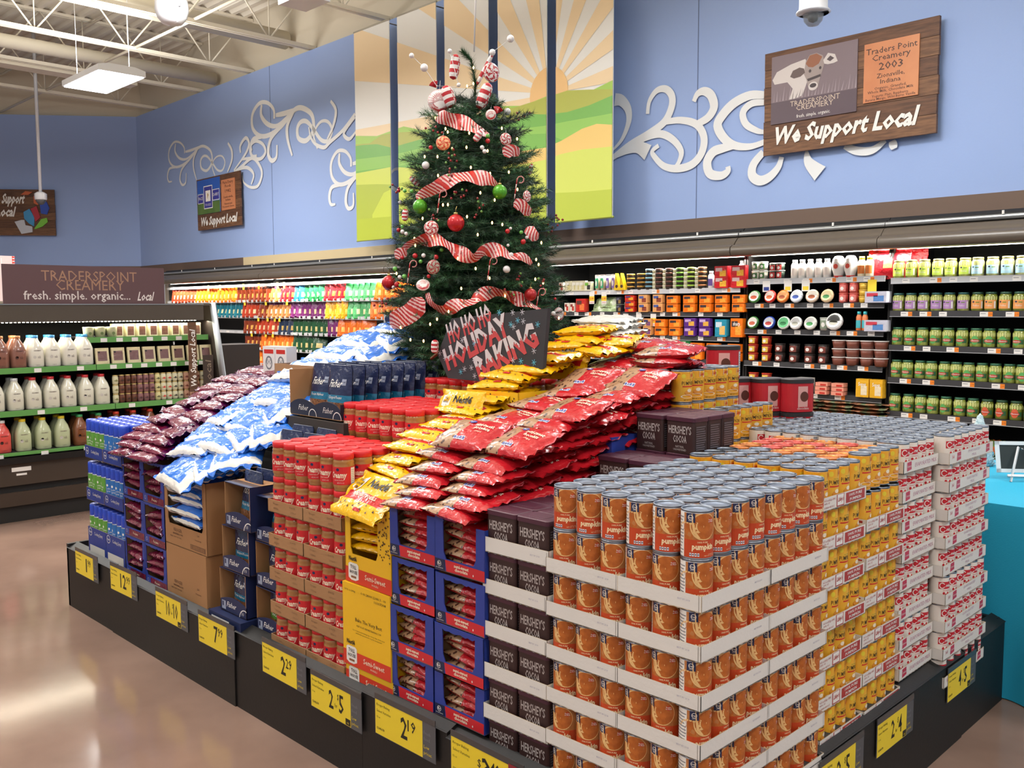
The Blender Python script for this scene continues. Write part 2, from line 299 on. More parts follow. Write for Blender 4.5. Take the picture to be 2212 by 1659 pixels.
for i, (a, b) in enumerate([(7.95, 7.2), (7.04, 6.3), (6.15, 5.41), (5.26, 4.53), (4.40, 3.655)]):
    mb = MB(); t0, b0 = 5.01 if i < 2 else 5.45, 2.39
    wbox(mb, b, a, -.008, 0, b0, t0, paper('#f7f8f4')); e = 0
    def dc(poly, m):
        global e
        q = clip(poly, b, a, b0, t0)
        if q: e += .0006; mb.add([WP(s, z, .001 + e) for s, z in q], [tuple(range(len(q)))], m)
    pe = paper('#fbe2b8')
    for k in range(18):
        a0 = RD(-12 + k * 20 + 4); a1 = a0 + RD(10); dc([SUN, (SUN[0] + 6 * cos(a0), SUN[1] + 6 * sin(a0)), (SUN[0] + 6 * cos(a1), SUN[1] + 6 * sin(a1))], pe)
    dc([(SUN[0] + .27 * cos(k * pi / 12), SUN[1] + .27 * sin(k * pi / 12)) for k in range(24)], paper('#f4c98a'))
    for c, L in LAY: dc([(L[0][0], 2.0)] + [(s, z) for s, z in L] + [(L[-1][0], 2.0)], paper(c))
    r = mb.build('banner')
    tag(r, ['sunray and hill banner, furthest left of the five on the blue wall', 'hanging sunray and hill banner, second of five, just left of the tree', 'hanging sunray banner directly behind the tree top, middle of the five', 'hanging banner with the left part of the sun and rays, fourth of the five', 'hanging banner with broad rays over yellow-green hills, nearest to the large wooden sign'][i], 'banner', 'five sunrise banners')
    for z_, c_ in ((t0, '#b9b4a4'), (b0, '#b9c76a')): MB().tube([WP(b - .01, z_, -.004), WP(a + .01, z_, -.004)], .012, paper(c_), 6).build('banner_rod', r)
    for s in (a - .1, b + .1): MB().tube([WP(s, t0 - (.01 if t0 < 5.1 else .5), -.01), WP(s, t0 - (.01 if t0 < 5.1 else .5), OB)], .008, GREY, 5).build('bracket', r)
# ---------------------------------------------------------------- wooden signs
m_wood = M('#6d4a33', rough=.6, col2='#4f3323', vscale=6, stretch=(1, 1, 9)); m_wood2 = M('#805a3d', rough=.6, col2='#5e3f2a', vscale=7, stretch=(1, 1, 9))
def sign_board(W, H, T, n=6):
    mb = MB(); v = [T(0, 0), T(W, 0), T(0, H)]
    for k in range(n):
        z0, z1 = H * k / n, H * (k + 1) / n - .003; j = rr(.006)
        vs = [T(x, y, z) for z in (0, .03) for x, y in ((j, z0), (W + j, z0), (W + j, z1), (j, z1))]
        mb.add(vs, [(0, 3, 2, 1), (4, 5, 6, 7), (0, 1, 5, 4), (1, 2, 6, 5), (2, 3, 7, 6), (3, 0, 4, 7)], m_wood if k % 2 else m_wood2)
    return mb
def panel(T, x0, y0, x1, y1, m, d=.01):
    vs = [T(x, y, z) for z in (.03, .03 + d) for x, y in ((x0, y0), (x1, y0), (x1, y1), (x0, y1))]
    return MB().add(vs, [(0, 3, 2, 1), (4, 5, 6, 7), (0, 1, 5, 4), (1, 2, 6, 5), (2, 3, 7, 6), (3, 0, 4, 7)], m)
def lift(T, e): return lambda x, y, z=0: T(x, y, z + e)
SO = OB + .05
def wplane(s, z): s, z = sz(s, z, SO); return plane(WP(s, z, SO), -WD, (0, 0, 1))
k_ = (DP - SO) / DP
# the creamery sign
T = wplane(2.01, 2.764); W, H = 1.395 * k_, .82 * k_
r = sign_board(W, H, T).build('wooden_sign'); tag(r, 'large planked wooden sign with a cow photo and an orange plaque on the blue wall', 'sign')
p = panel(T, .07, .25, .83, .81, paper('#7a6a70')); D = lift(T, .0405)
p.rect(.07, .25, .83, .43, paper('#574750'), D); D1 = lift(T, .041); D2 = lift(T, .0415); D3 = lift(T, .042); D4 = lift(T, .0425)
for k in range(26): x = .09 + k * .029; p.flat([(x, .435), (x + .01, .435), (x + .02 + rr(.01), .53 + rr(.04))], paper('#a3949a' if k % 2 else '#8d7d84'), D1)
cow = paper('#cfc6c2'); cs = paper('#9a8c88'); cd_ = paper('#3d3336')
p.flat([(.08, .62), (.12, .68), (.25, .72), (.38, .74), (.42, .66), (.40, .55), (.36, .45), (.30, .435), (.24, .435), (.27, .52), (.22, .58), (.1, .58)], cow, D1)
p.flat([(.37, .62), (.385, .72), (.42, .765), (.48, .77), (.535, .74), (.55, .68), (.535, .62), (.51, .55), (.50, .495), (.47, .475), (.43, .478), (.41, .51), (.395, .57)], cs, D2)
p.flat([(.385, .70), (.42, .76), (.48, .765), (.53, .73), (.5, .68), (.45, .66), (.41, .67)], paper('#8f5a40'), D3)
p.flat([(.37, .665), (.33, .68), (.27, .665), (.245, .62), (.28, .60), (.34, .605), (.38, .63)], paper('#5e4e4c'), D3); p.flat([(.54, .70), (.58, .75), (.64, .73), (.665, .67), (.63, .66), (.58, .66), (.55, .67)], cow, D3); p.flat([(.57, .70), (.6, .725), (.635, .70), (.6, .68)], paper('#4d4044'), D4)
p.disc(.455, .51, .042, .035, cow, D3, n=14); p.disc(.455, .515, .03, .018, cd_, D4, n=12); p.disc(.425, .635, .012, .013, cd_, D4, n=10); p.disc(.515, .645, .011, .013, cd_, D4, n=10); p.flat([(.40, .575), (.52, .595), (.52, .575), (.41, .555)], cd_, D4)
tp = paper('#c9b6a4'); p.text('TRADERSPOINT', .47, .375, .042, tp, D1, w=.44); p.text('CREAMERY', .47, .335, .042, tp, D1, w=.33); p.text('fresh. simple. organic.', .46, .275, .028, WHITE, D1, w=.30)
tag(p.build('photo_panel', r), 'greyish photo print of a cow above a plum name band')
p = panel(T, .885, .30, 1.315, .75, M('#d08a5c', rough=.5, col2='#c0774c', vscale=3)); D = lift(T, .0405); dk = paper('#4a2a1c')
for st, y, h, w in (('Traders Point', .665, .045, .40), ('Creamery', .61, .045, .30), ('2003', .535, .055, .19), ('Zionsville,', .475, .034, .22), ('Indiana', .43, .034, .16), ('Organic, Grassfed,', .39, .02, .25), ('Whole Milk, Chocolate Milk', .365, .02, .36), ('Yogurts: Plain, Raspberry,', .333, .018, .29), ('Banana Mango, Wild Berry, Vanilla', .31, .018, .39)): p.text(st, 1.1, y, h, dk, D, w=w, bold=.01)
tag(p.build('plaque', r), 'small orange plaque with dark lettering')
p = MB().text('We Support Local', .69, .085, .135, WHITE, lift(T, .036), w=1.22, sh=.25, bold=.035); p.build('lettering', r)
# the dairy sign further left
T = wplane(12.5, 2.80); W, H = 1.47 * k_, .82 * k_
r = sign_board(W, H, T).build('wooden_sign'); tag(r, 'smaller planked wooden sign with blue dairy panel, alone between corner and banners', 'sign')
p = panel(T, .04, .26, .86, .83, paper('#3f6fc0')); p.rect(.04, .26, .86, .45, M('#5f7d3c', col2='#4a6a30', vscale=4), lift(T, .0405)); p.rect(.04, .62, .86, .83, paper('#2c5cb8'), lift(T, .0405))
nv = paper('#3a3a96'); p.rect(.06, .44, .26, .60, WHITE, lift(T, .041)); p.rect(.07, .45, .25, .59, nv, lift(T, .0415)); p.rect(.6, .46, .85, .64, WHITE, lift(T, .041)); p.rect(.61, .47, .84, .63, nv, lift(T, .0415))
p.rect(.28, .34, .60, .72, WHITE, lift(T, .042)); p.rect(.295, .355, .585, .705, nv, lift(T, .0425)); p.rect(.35, .46, .53, .64, WHITE, lift(T, .043)); p.text('P', .44, .51, .08, paper('#b8962c'), lift(T, .0435), bold=.02)
p.text('PACE', .16, .50, .05, WHITE, lift(T, .0425), w=.15); p.text('DAIRY', .725, .53, .05, WHITE, lift(T, .0425), w=.2); p.text('FOODS', .44, .385, .04, WHITE, lift(T, .0435), w=.2); p.build('logo_panel', r)
p = panel(T, .92, .27, 1.38, .76, paper('#c98258'))
for st, y, h, w in (('Pace Dairy', .69, .045, .36), ('Foods', .63, .045, .2), ('1982', .55, .05, .2), ('Crawfordsville,', .46, .035, .34), ('Indiana', .415, .035, .17), ('Natural and', .355, .03, .26), ('Processed Cheese', .31, .03, .4)): p.text(st, 1.15, y, h, dk, lift(T, .0405), w=w, bold=.01)
p.build('plaque', r)
MB().text('We Support Local', .76, .07, .135, WHITE, lift(T, .036), w=1.3, sh=.25, bold=.035).build('lettering', r)
# the state map sign on the far-left wall, cut by the frame edge
BO = .06
def bq(px, py):  # point of the left wall seen along this direction
    d = FW + RT * ((px - 1106) / 2000.8) - UP * ((py - 829.5) / 2000.8); q = CN + BN * BO; t = (q - CAM).dot(BN) / d.dot(BN); return CAM + d * t
a = bq(122, 509); b = bq(122, 410); H = b.z - a.z
T = plane(a, -BD, (0, 0, 1)); L = 2.4
T0 = T; T = lambda x, y, z=0: T0(x - L, y, z)
r = sign_board(L, H, T).build('wooden_sign'); tag(r, 'wooden sign with coloured state shapes, cut off by the left edge', 'sign')
k = H / 99
def mp(x, y): return (L - (122 - x) * k * .88, (509 - y) * k)
for c, pts in (('#c9cdd6', [(27, 480), (43, 476), (50, 476), (52, 487), (68, 490), (68, 502), (42, 506)]), ('#3f93c8', [(49, 459), (63, 452), (68, 460), (74, 470), (72, 490), (60, 483), (50, 473)]), ('#b02a3c', [(66, 452), (80, 446), (88, 470), (76, 480), (70, 462)]), ('#2c4fb4', [(88, 442), (104, 436), (110, 450), (104, 464), (90, 462)]), ('#7ac23c', [(73, 494), (90, 474), (103, 471), (105, 480), (92, 490), (74, 496)]), ('#c9653a', [(44, 422), (56, 414), (72, 416), (62, 422)]), ('#c9653a', [(74, 424), (82, 430), (84, 444), (74, 440)])):
    q = [mp(*z) for z in pts]; m = paper(c); n = len(q); vs = [T(x, y, z) for z in (.03, .05) for x, y in q]
    tag(MB().add(vs, [tuple(range(n))[::-1], tuple(range(n, 2 * n))] + [(i, (i + 1) % n, (i + 1) % n + n, i + n) for i in range(n)], m).build('state_shape', r), 'state-shaped cut-out')
x, y = mp(50, 440); MB().text('We Support', x, y, H * .2, WHITE, lift(T, .036), w=82 * k * .88, al=1, sh=.25, bold=.035).text('Local', mp(26, 468)[0], mp(26, 468)[1], H * .2, WHITE, lift(T, .036), w=42 * k * .88, al=1, sh=.25, bold=.035).build('lettering', r)
# ---------------------------------------------------------------- the island: base
LIFT = {}
m_bump = M('#151312', rough=.5, bump=.04, bscale=90); m_core = M('#3a3330', rough=.9)
base = empty('display_platform', (-1.9, 1.05, 0)); tag(base, 'low black plastic-sided platform carrying the whole baking display', 'display platform')
def part(mb, name, parent): o = mb.build(name, parent); o.matrix_parent_inverse = Matrix.Translation(parent.location).inverted(); return o
def panel_front(x0, x1, h, y0=0):
    mb = MB(); mb.box(x0 + .002, x1 - .002, y0, y0 + .02, 0, h - .02, m_bump); mb.add([(x0, y0 - .004, h - .022), (x1, y0 - .004, h - .022), (x1, y0 + .05, h), (x0, y0 + .05, h), (x0, y0 + .05, h - .03), (x1, y0 + .05, h - .03)], [(0, 1, 2, 3), (3, 2, 5, 4), (0, 4, 5, 1), (0, 3, 4), (1, 5, 2)], m_bump)
    return mb
for x0, x1, h, y in ((-3.82, -3.25, .328, 0), (-3.25, -2.07, .312, -.004), (-2.07, -1.25, .32, .002), (-1.25, -.83, .33, 0), (-.83, .0, .318, -.004)): part(panel_front(x0, x1, h, y), 'bumper_panel', base)
for y0, y1, h, x in ((0, .62, .322, 0), (.62, 1.69, .33, .004), (1.69, 2.13, .335, .0)):
    mb = MB(); mb.box(x - .02, x, y0 + .002, y1 - .002, 0, h - .02, m_bump); mb.add([(x + .004, y0, h - .022), (x + .004, y1, h - .022), (x - .05, y1, h), (x - .05, y0, h), (x - .05, y1, h - .03), (x - .05, y0, h - .03)], [(0, 1, 2, 3), (3, 2, 4, 5), (0, 5, 4, 1), (0, 3, 5), (1, 4, 2)], m_bump); part(mb, 'bumper_panel', base)
part(MB().box(-3.82, -3.8, .0, 2.13, 0, .325, m_bump), 'bumper_panel', base); part(MB().box(-3.8, -.02, 2.11, 2.13, 0, .325, m_bump), 'bumper_panel', base)
part(MB().box(-3.8, -.02, .02, 2.11, .02, .236, m_core), 'deck', base)
mb = MB(); mb.box(-3.62, -2.75, .032, 1.9, .237, .296, m_core); mb.box(-2.75, -.71, .032, 1.9, .237, .288, m_core); mb.box(-.7, -.005, .035, .63, .237, .268, m_core); mb.box(-.7, -.02, .65, 1.2, .237, .289, m_core)
for x0, x1, y0, z in ((-3.58, -.72, .36, .84), (-3.1, -.72, .62, 1.0), (-2.7, -.8, .8, 1.1), (-.69, -.15, .38, .955), (-.45, -.13, .15, .955), (-1.2, -.14, 1.25, .93)): mb.box(x0, x1, y0, 1.8, .3, z, m_core)
part(mb, 'riser', base)
# ---------------------------------------------------------------- price signs on the bumper
YEL = paper('#f2d531'); YK = paper('#1b1a14'); DGR = paper('#55565a'); PL = M('#d8dadc', rough=.1, alpha=.35)
def psign(T, big, sub, label, w=.295, h=.115, dollar=''):
    o = T(0, 0); mb = MB(); lf = lambda e: lift(T, e)
    def bx(x0, y0, x1, y1, z0, z1, m):
        vs = [T(x, y, z) for z in (z0, z1) for x, y in ((x0, y0), (x1, y0), (x1, y1), (x0, y1))]; mb.add(vs, [(0, 3, 2, 1), (4, 5, 6, 7), (0, 1, 5, 4), (1, 2, 6, 5), (2, 3, 7, 6), (3, 0, 4, 7)], m)
    bx(0, 0, w, h, 0, .002, DGR); bx(0, h - .002, w, h + .016, 0, .003, M('#4a4848', rough=.15))
    mb.rect(.002, .002, w * .80, h - .002, YEL, lf(.0024)); D = lf(.0028); c = w * .5
    for k in range(3): mb.text(['Kroger Baking', 'Select Varieties', '12 oz'][k], .01, h * (.82 - .17 * k), h * (.07 if k < 2 else .05), YK, D, al=-1)
    mb.text('12345678', .01, h * .16, h * .06, YK, D, al=-1, bold=.02)
    if 'for' in big:
        a, b = big.split(' for '); mb.text(a, c - w * .035, h * .28, h * .52, YK, D, w=w * (.09 if len(a) < 2 else .12), al=1, bold=.015); mb.text('for', c + w * .015, h * .36, h * .13, YK, D, w=w * .05); mb.text('$', c + w * .055, h * .62, h * .17, YK, D, w=w * .03); mb.text(b, c + w * .075, h * .28, h * .52, YK, D, w=w * (.09 if len(b) < 2 else .13), al=-1, bold=.015); bx(w * .7, .004, w * .79, h * .22, .0024, .003, YK); mb.text('ea', w * .745, h * .08, h * .08, YEL, lf(.0033))
    else:
        mb.text(big, c, h * .26, h * .56, YK, D, w=w * (.045 if big == '1' else .11 * len(big)), al=0, bold=.015); mb.text(sub, c + w * (.06 + .06 * (len(big) - 1)), h * .52, h * .3, YK, D, w=w * .13, al=-1, bold=.01)
        if dollar: mb.text('$', c - w * .09, h * .55, h * .2, YK, D, w=w * .05)
    for k, (t, m) in enumerate((('Fresh', GREY), ('food.', GREY), ('Low', YEL), ('prices.', YEL))): mb.text(t, w * .82, h * (.66 - .16 * k - (.05 if k > 1 else 0)), h * .09, m, lf(.0026), al=-1)
    return mb, lf
for i, (x, z, big, sub, lab) in enumerate(((-3.675, .205, '1', '99', 'yellow price sign reading 1.99 at the far left end of the black bumper'), (-3.235, .215, '12', '99', 'yellow price sign reading 12.99 on the black bumper'), (-2.745, .2, '10 for 10', '', 'yellow price sign reading 10 for 10 below the brown cartons'), (-2.35, .19, '7', '99', 'yellow price sign reading 7.99 below the nut pouches'), (-1.85, .205, '2', '29', 'yellow price sign reading 2.29 below the peanut butter'), (-1.53, .175, '2 for 5', '', 'yellow price sign reading 2 for 5 under the peanut butter'), (-1.165, .2, '2', '19', 'yellow price sign reading 2.19 under the red bag boxes'), (-.805, .2, '3', '49', 'yellow price sign reading 3.49 with a maroon coupon strip beside it'))):
    T = plane((x, -.0075, z), (1, rr(.01), rr(.015)), (0, 0, 1)); mb, lf = psign(T, big, sub, lab, dollar='$' if i == 7 else '')
    if i == 7:
        mr = paper('#8f2430'); mb.rect(.238, .0, .52, .118, mr, lf(.0045)); mb.text('BUY 5', .4, .085, .02, WHITE, lf(.005), bold=.02); mb.disc(.33, .05, .03, .03, YEL, lf(.005)); mb.text('SAVE', .43, .04, .025, WHITE, lf(.005), bold=.02)
    tag(mb.build('price_sign'), lab, 'price sign', 'yellow price signs on the bumper')
for y, z, big, lab in ((.6, .182, '2 for 5', 'yellow price sign on the right bumper, nearest to the camera and cut by the frame'), (.96, .182, '2 for 4', 'yellow price sign reading 2 for 4 on the right bumper'), (1.52, .178, '4 for 5', 'yellow price sign reading 4 for 5 near the teal table')):
    T = plane((.008, y, z), (0, 1, 0), (0, 0, 1)); mb, lf = psign(T, big, '', lab, w=.27, h=.105); tag(mb.build('price_sign'), lab, 'price sign', 'yellow price signs on the bumper')
# ---------------------------------------------------------------- cans
m_steel = M('#858c97', rough=.42, metal=1); m_steel2 = M('#9fa3aa', rough=.35, metal=1)
def lid_mb(r, m=m_steel, h=0):
    c = m if m is not m_steel else M('#7f8896', rough=.42, metal=1)
    return MB().lathe([(r * .2, h - .0035), (r * .55, h - .0035), (r * .58, h - .0031), (r * .78, h - .0031), (r * .81, h - .0037), (r * .91, h - .0042)], c, 26, caps=False).lathe([(r * .91, h - .0042), (r * .935, h + .0005), (r * .985, h + .001), (r, h - .0015), (r * .985, h - .004)], m, 26, caps=False).lathe([(0.0001, h - .0035), (r * .2, h - .0035)], c, 26, caps=False)
def can_body(r, h, m): return MB().lathe([(r * .94, .001), (r, .0015), (r, .004), (r * .985, .005), (r * .985, h - .005), (r * .95, h - .004)], m, 26)
def make_pumpkin():
    r, h = .0368, .1125; rl = r * .987
    body = can_body(r, h, m_steel2).build('pumpkin_can')
    T = [cyl(rl, .0003 + .00022 * i) for i in range(7)]
    lb = MB(); og = paper('#c2441a'); tan = M('#bf7c46', rough=.45, col2='#a8652f', vscale=30); pie = M('#c06a28', rough=.45, col2='#ad5a1e', vscale=60); cr = paper('#eabf80'); lt = paper('#f6dcb0')
    C = 2 * pi * rl
    lb.rect(-C / 2, .006, C / 2, .047, og, T[0], 40, 1); lb.rect(-C / 2, .047, C / 2, .107, tan, T[0], 40, 1)
    lb.rect(-C * .33, .006, -C * .18, .107, WHITE, T[1], 8, 1)
    for k in range(12): lb.rect(-C * .325, .012 + k * .0075, -C * .2 + rr(.004), .0145 + k * .0075, GREY, T[2], 6, 1)
    def arcdisc(cx, cy, R, ymin, m, t, n=26):
        pts = [(cx + R * cos(2 * pi * k / n), max(ymin, cy + R * sin(2 * pi * k / n))) for k in range(n)]; pts = [(x, min(y, .1068)) for x, y in pts]
        vs = [(x, y, 0) for x, y in pts] + [(cx + (x - cx) * .5, cy + (y - cy) * .5, 0) for x, y in pts] + [(cx, cy, 0)]
        lb.add(vs, [(i, (i + 1) % n, (i + 1) % n + n, i + n) for i in range(n)] + [(i + n, (i + 1) % n + n, 2 * n) for i in range(n)], m, T=T[t])
    arcdisc(-.034, .058, .027, .047, pie, 1); 
    for k in range(9): a = .3 + k * .3; x, y = -.034 + .027 * cos(a), .058 + .027 * sin(a); lb.disc(x, y, .0035, .0028, cr, T[2], n=6, rings=1)
    arcdisc(.006, .078, .0315, .047, cr, 2, 30); arcdisc(.0075, .078, .0288, .047, pie, 3)
    lb.flat([(-.024, .1065), (-.02, .1068), (-.012, .066), (-.002, .052), (-.008, .05), (-.018, .064)], cr, T[4])
    lb.rect(-.034, .086, -.0135, .107, NAVY, T[5], 2, 1); lb.disc(-.0237, .0975, .0062, .0062, WHITE, T[6], n=16, r0=.8, rings=1); lb.text('Kroger', -.0237, .0958, .0035, WHITE, T[6], w=.0085, bold=.03); lb.text('BRAND', -.0237, .089, .002, WHITE, T[6])
    lb.disc(.0235, .0905, .0062, .0062, og, T[4], n=12); lb.text('Recipe', .0235, .091, .003, WHITE, T[5], bold=.02); lb.text('on Back', .0235, .087, .003, WHITE, T[5], bold=.02)
    lb.text('100% PURE', .004, .040, .0036, lt, T[1], bold=.02); lb.text('pumpkin', .006, .0255, .0125, lt, T[1], w=.053, bold=.045, sh=.08)
    for k in range(4): lb.rect(-.026 + k * .006, .0095, -.0215 + k * .006, .017, paper('#dfe3ea'), T[1]); lb.rect(-.0255 + k * .006, .0125, -.022 + k * .006, .0145, NAVY, T[2])
    lb.text('NET WT 15 OZ (425g)', .026, .0095, .0026, lt, T[1]); lb.text('serving suggestion', .028, .0135, .002, lt, T[1])
    l = lb.build('paper_label', body); d = lid_mb(r, h=h).build('lid', body)
    return Proto(body, [l, d], 'can')
def make_libby(lidm=None, nm='pumpkin_can'):
    r, h = .0362, .1115; rl = r * .987
    body = can_body(r, h, m_steel2).build(nm); T = [cyl(rl, .0003 + .0003 * i) for i in range(5)]; lb = MB(); C = 2 * pi * rl
    lb.rect(-C / 2, .005, C / 2, .1065, M('#f0a21c', rough=.4, col2='#e8b43a', vscale=18), T[0], 40, 1); lb.rect(C * .3, .005, C * .45, .1065, paper('#f4d27a'), T[1], 8, 1)
    for k in range(10): lb.rect(C * .315, .03 + k * .0065, C * .43, .0325 + k * .0065, paper('#9a6a1e'), T[2], 6, 1)
    rd = paper('#cc2b22'); lb.flat([(.006, .106), (.036, .106), (.036, .084), (.031, .080), (.006, .084)], rd, T[1]); lb.flat([(.0085, .106), (.0335, .106), (.0335, .0865), (.030, .083), (.0085, .0865)], WHITE, T[2]); lb.text("Libby's", .021, .091, .0095, rd, T[3], w=.021, bold=.03, sh=.25)
    lb.disc(-.018, .092, .0075, .0075, paper('#e4d03c'), T[1], n=14); lb.text('100% PURE', .002, .0765, .0035, paper('#4a7a2a'), T[1], w=.022)
    lb.text('PUMPKIN', .001, .0615, .0125, paper('#2c1a08'), T[1], w=.05, bold=.01); lb.rect(-.022, .0545, .024, .0585, rd, T[1], 6, 1)
    lb.disc(.004, .034, .019, .011, paper('#c9761c'), T[1]); lb.disc(.004, .0365, .018, .008, paper('#dd9438'), T[2]); lb.disc(.004, .043, .009, .006, CREAM, T[3]); lb.disc(-.004, .0225, .024, .006, CREAM, T[2], r0=.8, rings=1)
    lb.text('NET WT 15 OZ', .0, .009, .0035, paper('#2c1a08'), T[2], bold=.02)
    l = lb.build('paper_label', body); d = lid_mb(r, lidm or m_steel, h).build('lid', body)
    return Proto(body, [l, d], 'can')
def make_milk():
    r, h = .0322, .0925; rl = r * .987
    body = can_body(r, h, m_steel2).build('milk_can'); T = [cyl(rl, .0003 + .0003 * i) for i in range(5)]; lb = MB(); C = 2 * pi * rl; rd = paper('#c41f2c')
    lb.rect(-C / 2, .004, C / 2, .0885, paper('#eee6dc'), T[0], 36, 1); lb.rect(-.03, .051, .026, .075, rd, T[1], 10, 1)
    lb.disc(-.018, .0625, .0095, .0105, WHITE, T[2], n=18, r0=.72, rings=1); lb.rect(-.0125, .059, -.006, .0665, rd, T[3]); lb.text('arnation', .0075, .058, .0098, WHITE, T[2], w=.033, bold=.03)
    lb.rect(.010, .077, .024, .086, paper('#8a8f96'), T[1], 3, 1); lb.text('EVAPORATED MILK', .0, .043, .0045, rd, T[1], w=.03)
    for x, y in ((-.012, .036), (-.004, .030), (.004, .036), (.016, .032)): lb.disc(x, y, .0045, .005, rd if x < .01 else paper('#b98a5a'), T[1], n=8, rings=1)
    lb.rect(.03, .01, .06, .05, M('#b8793c', col2='#6f4420', vscale=60), T[1], 6, 1)
    l = lb.build('paper_label', body); d = lid_mb(r, m_steel, h).build('lid', body)
    return Proto(body, [l, d], 'can')
def make_tray(W, D, H, m, name='cardboard_tray', deco=None, t=.0015):
    mb = MB(); inn = M('#b39b74', rough=.8)
    mb.box(-W / 2, W / 2, -D / 2, D / 2, 0, .0018, inn)
    def lip(L, T, d=None):
        n = int(L / .012); pts = [(-L / 2 + L * k / n, -.001 + (.0022 if k % 2 else 0)) for k in range(n + 1)] + [(L / 2, H), (-L / 2, H)]
        k = len(pts); vs = [T(x, z, 0) for x, z in pts] + [T(x, z, -t) for x, z in pts]
        mb.add(vs, [tuple(range(k)), tuple(range(k, 2 * k))[::-1]], m); mb.add(vs, [(i, i + k, (i + 1) % k + k, (i + 1) % k) for i in range(k)], inn)
        if d: d(mb, L, T)
    F = plane((0, -D / 2, 0), (1, 0, 0), (0, 0, 1)); R = plane((W / 2, 0, 0), (0, 1, 0), (0, 0, 1)); Bk = plane((0, D / 2, 0), (-1, 0, 0), (0, 0, 1)); L_ = plane((-W / 2, 0, 0), (0, -1, 0), (0, 0, 1))
    lip(W, F, deco[0] if deco else None); lip(D, R, deco[1] if deco else None); lip(W, Bk); lip(D, L_)
    return Proto(mb.build(name), [], 'tray')
W_TRAY = M('#e0dcd6', rough=.75, bump=.05, bscale=120)
def deco_plain(mb, L, T): mb.rect(L / 2 - .008, .001, L / 2 - .0065, .038, paper('#8f8a82'), lift(T, .0004)); mb.text('BEST BY 2018', L * .3, .02, .004, paper('#a9a5b8'), lift(T, .0004))
P = make_pumpkin(); PT = make_tray(.2385, .3035, .038, W_TRAY, deco=[deco_plain, deco_plain])
px_ = lambda i: -.432 + .0787 * i
py_ = lambda j: .0715 + .0752 * j
lv = lambda k: ['bottom', 'second', 'third', 'fourth', 'fifth', 'top'][k]
for k in range(6):
    z = .2765 + .1145 * k
    for a in range(2):
        for b in range(2):
            if a == 0 and b == 1 and k < 5: continue
            sh = rr(.001), rr(.001)
            PT.put((-.3533 + .2361 * a + sh[0], .1843 + .3008 * b + sh[1], z), RD(rr(.2)), f"plain white tray of orange cans, {['left front', 'near corner', 'back left', 'second right-side'][a + 2 * b]} stack, {lv(k)} tray", 'white trays of orange pumpkin cans')
    for i in range(6):
        for j in range(8):
            if j == 0 or i == 5:
                if i == 5 and j == 0: a = 62 + rr(8)
                elif j == 0: a = 16 + rr(16)
                else: a = 78 + rr(16)
                lab = f'orange pumpkin can, {lv(k)} tray layer, {od(6 - i)} from near corner along the front' if j == 0 else f'orange pumpkin can, {lv(k)} tray layer, {od(j + 1)} back along the right side'
                P.put((px_(i) + rr(.0004), py_(j) + rr(.0004), z + .0022), RD(a), lab, 'orange pumpkin cans')
z = .2765 + .1145 * 6 - .0005
for i in range(6):
    for j in range(8):
        a = 48 if (i, j) == (5, 0) else (22 + 6 * i + rr(9) if j == 0 else 66 + rr(22))
        P.put((px_(i) + rr(.002), py_(j) + rr(.002), z), RD(a), f'loose orange pumpkin can on top, {od(j + 1)} row back, {od(i + 1)} from cocoa', 'orange pumpkin cans')
# yellow cans
def deco_l(mb, L, T):
    rd = paper('#b03a34'); D = lift(T, .0004); mb.text('8-15 oz (425g) CANS', -L * .46, .026, .006, rd, D, w=L * .24, al=-1); mb.text('24-FL OZ', -L * .46, .018, .005, rd, D, w=L * .12, al=-1); mb.text('0 49000 43110 5', -L * .46, .006, .006, rd, D, w=L * .22, al=-1)
    mb.rect(-L * .19, .003, -L * .02, .037, rd, D); mb.rect(-L * .175, .006, -L * .035, .036, WHITE, lift(T, .0007)); mb.text("Libby's", -L * .105, .017, .011, rd, lift(T, .001), w=L * .12, bold=.03, sh=.3)
    mb.rect(L * .02, .005, L * .46, .034, rd, D); mb.text('100% PURE', L * .24, .022, .008, WHITE, lift(T, .0007), w=L * .3, bold=.02); mb.text('PUMPKIN', L * .24, .009, .008, WHITE, lift(T, .0007), w=L * .26, bold=.02)
LT = make_tray(.30, .266, .038, W_TRAY, deco=[deco_l, deco_l]); LC = make_libby(); LCo = make_libby(M('#d98a50', rough=.35, metal=.7)); LCr = make_libby(M('#d6655c', rough=.35, metal=.7))
for b in range(2):
    for k in range(7):
        z = (.2925 + .1133 * k, .2895 + .1158 * k)[b]; x0 = -.024 + rr(.006); y0 = .655 + .273 * b
        tr = not (b == 1 and k == 6)
        if tr: LT.put((x0 - .15, y0 + .133, z), RD(rr(1)), f"printed white tray of yellow cans, {['near', 'far'][b]} stack, {od(k + 1)} from the bottom", 'printed trays of yellow cans')
        for j in range(4):
            LC.put((x0 - .040, y0 + .0345 + .0657 * j, z + .0022), RD(84 + rr(12)), f"yellow pumpkin can, right side, {['near', 'far'][b]} stack, {od(k + 1)} layer up, {od(j + 1)} along", 'yellow pumpkin cans', scale=(.895, .895, .985))
for i in range(5):
    for j in range(8):
        pr = LC if j < 3 or (j == 3 and i % 2) else random.choice([LCo, LCr, LCo])
        pr.put((-.136 - .075 * i + rr(.002), .69 + .0705 * j + rr(.002), .2925 + .1133 * 6 + .002), RD(80 + rr(30)), f"yellow pumpkin can on flat top, {od(j + 1)} row back, {od(i + 2)} from right{'' if pr is LC else ', reddish lid'}", 'yellow pumpkin cans', scale=(.95, .95, .985))
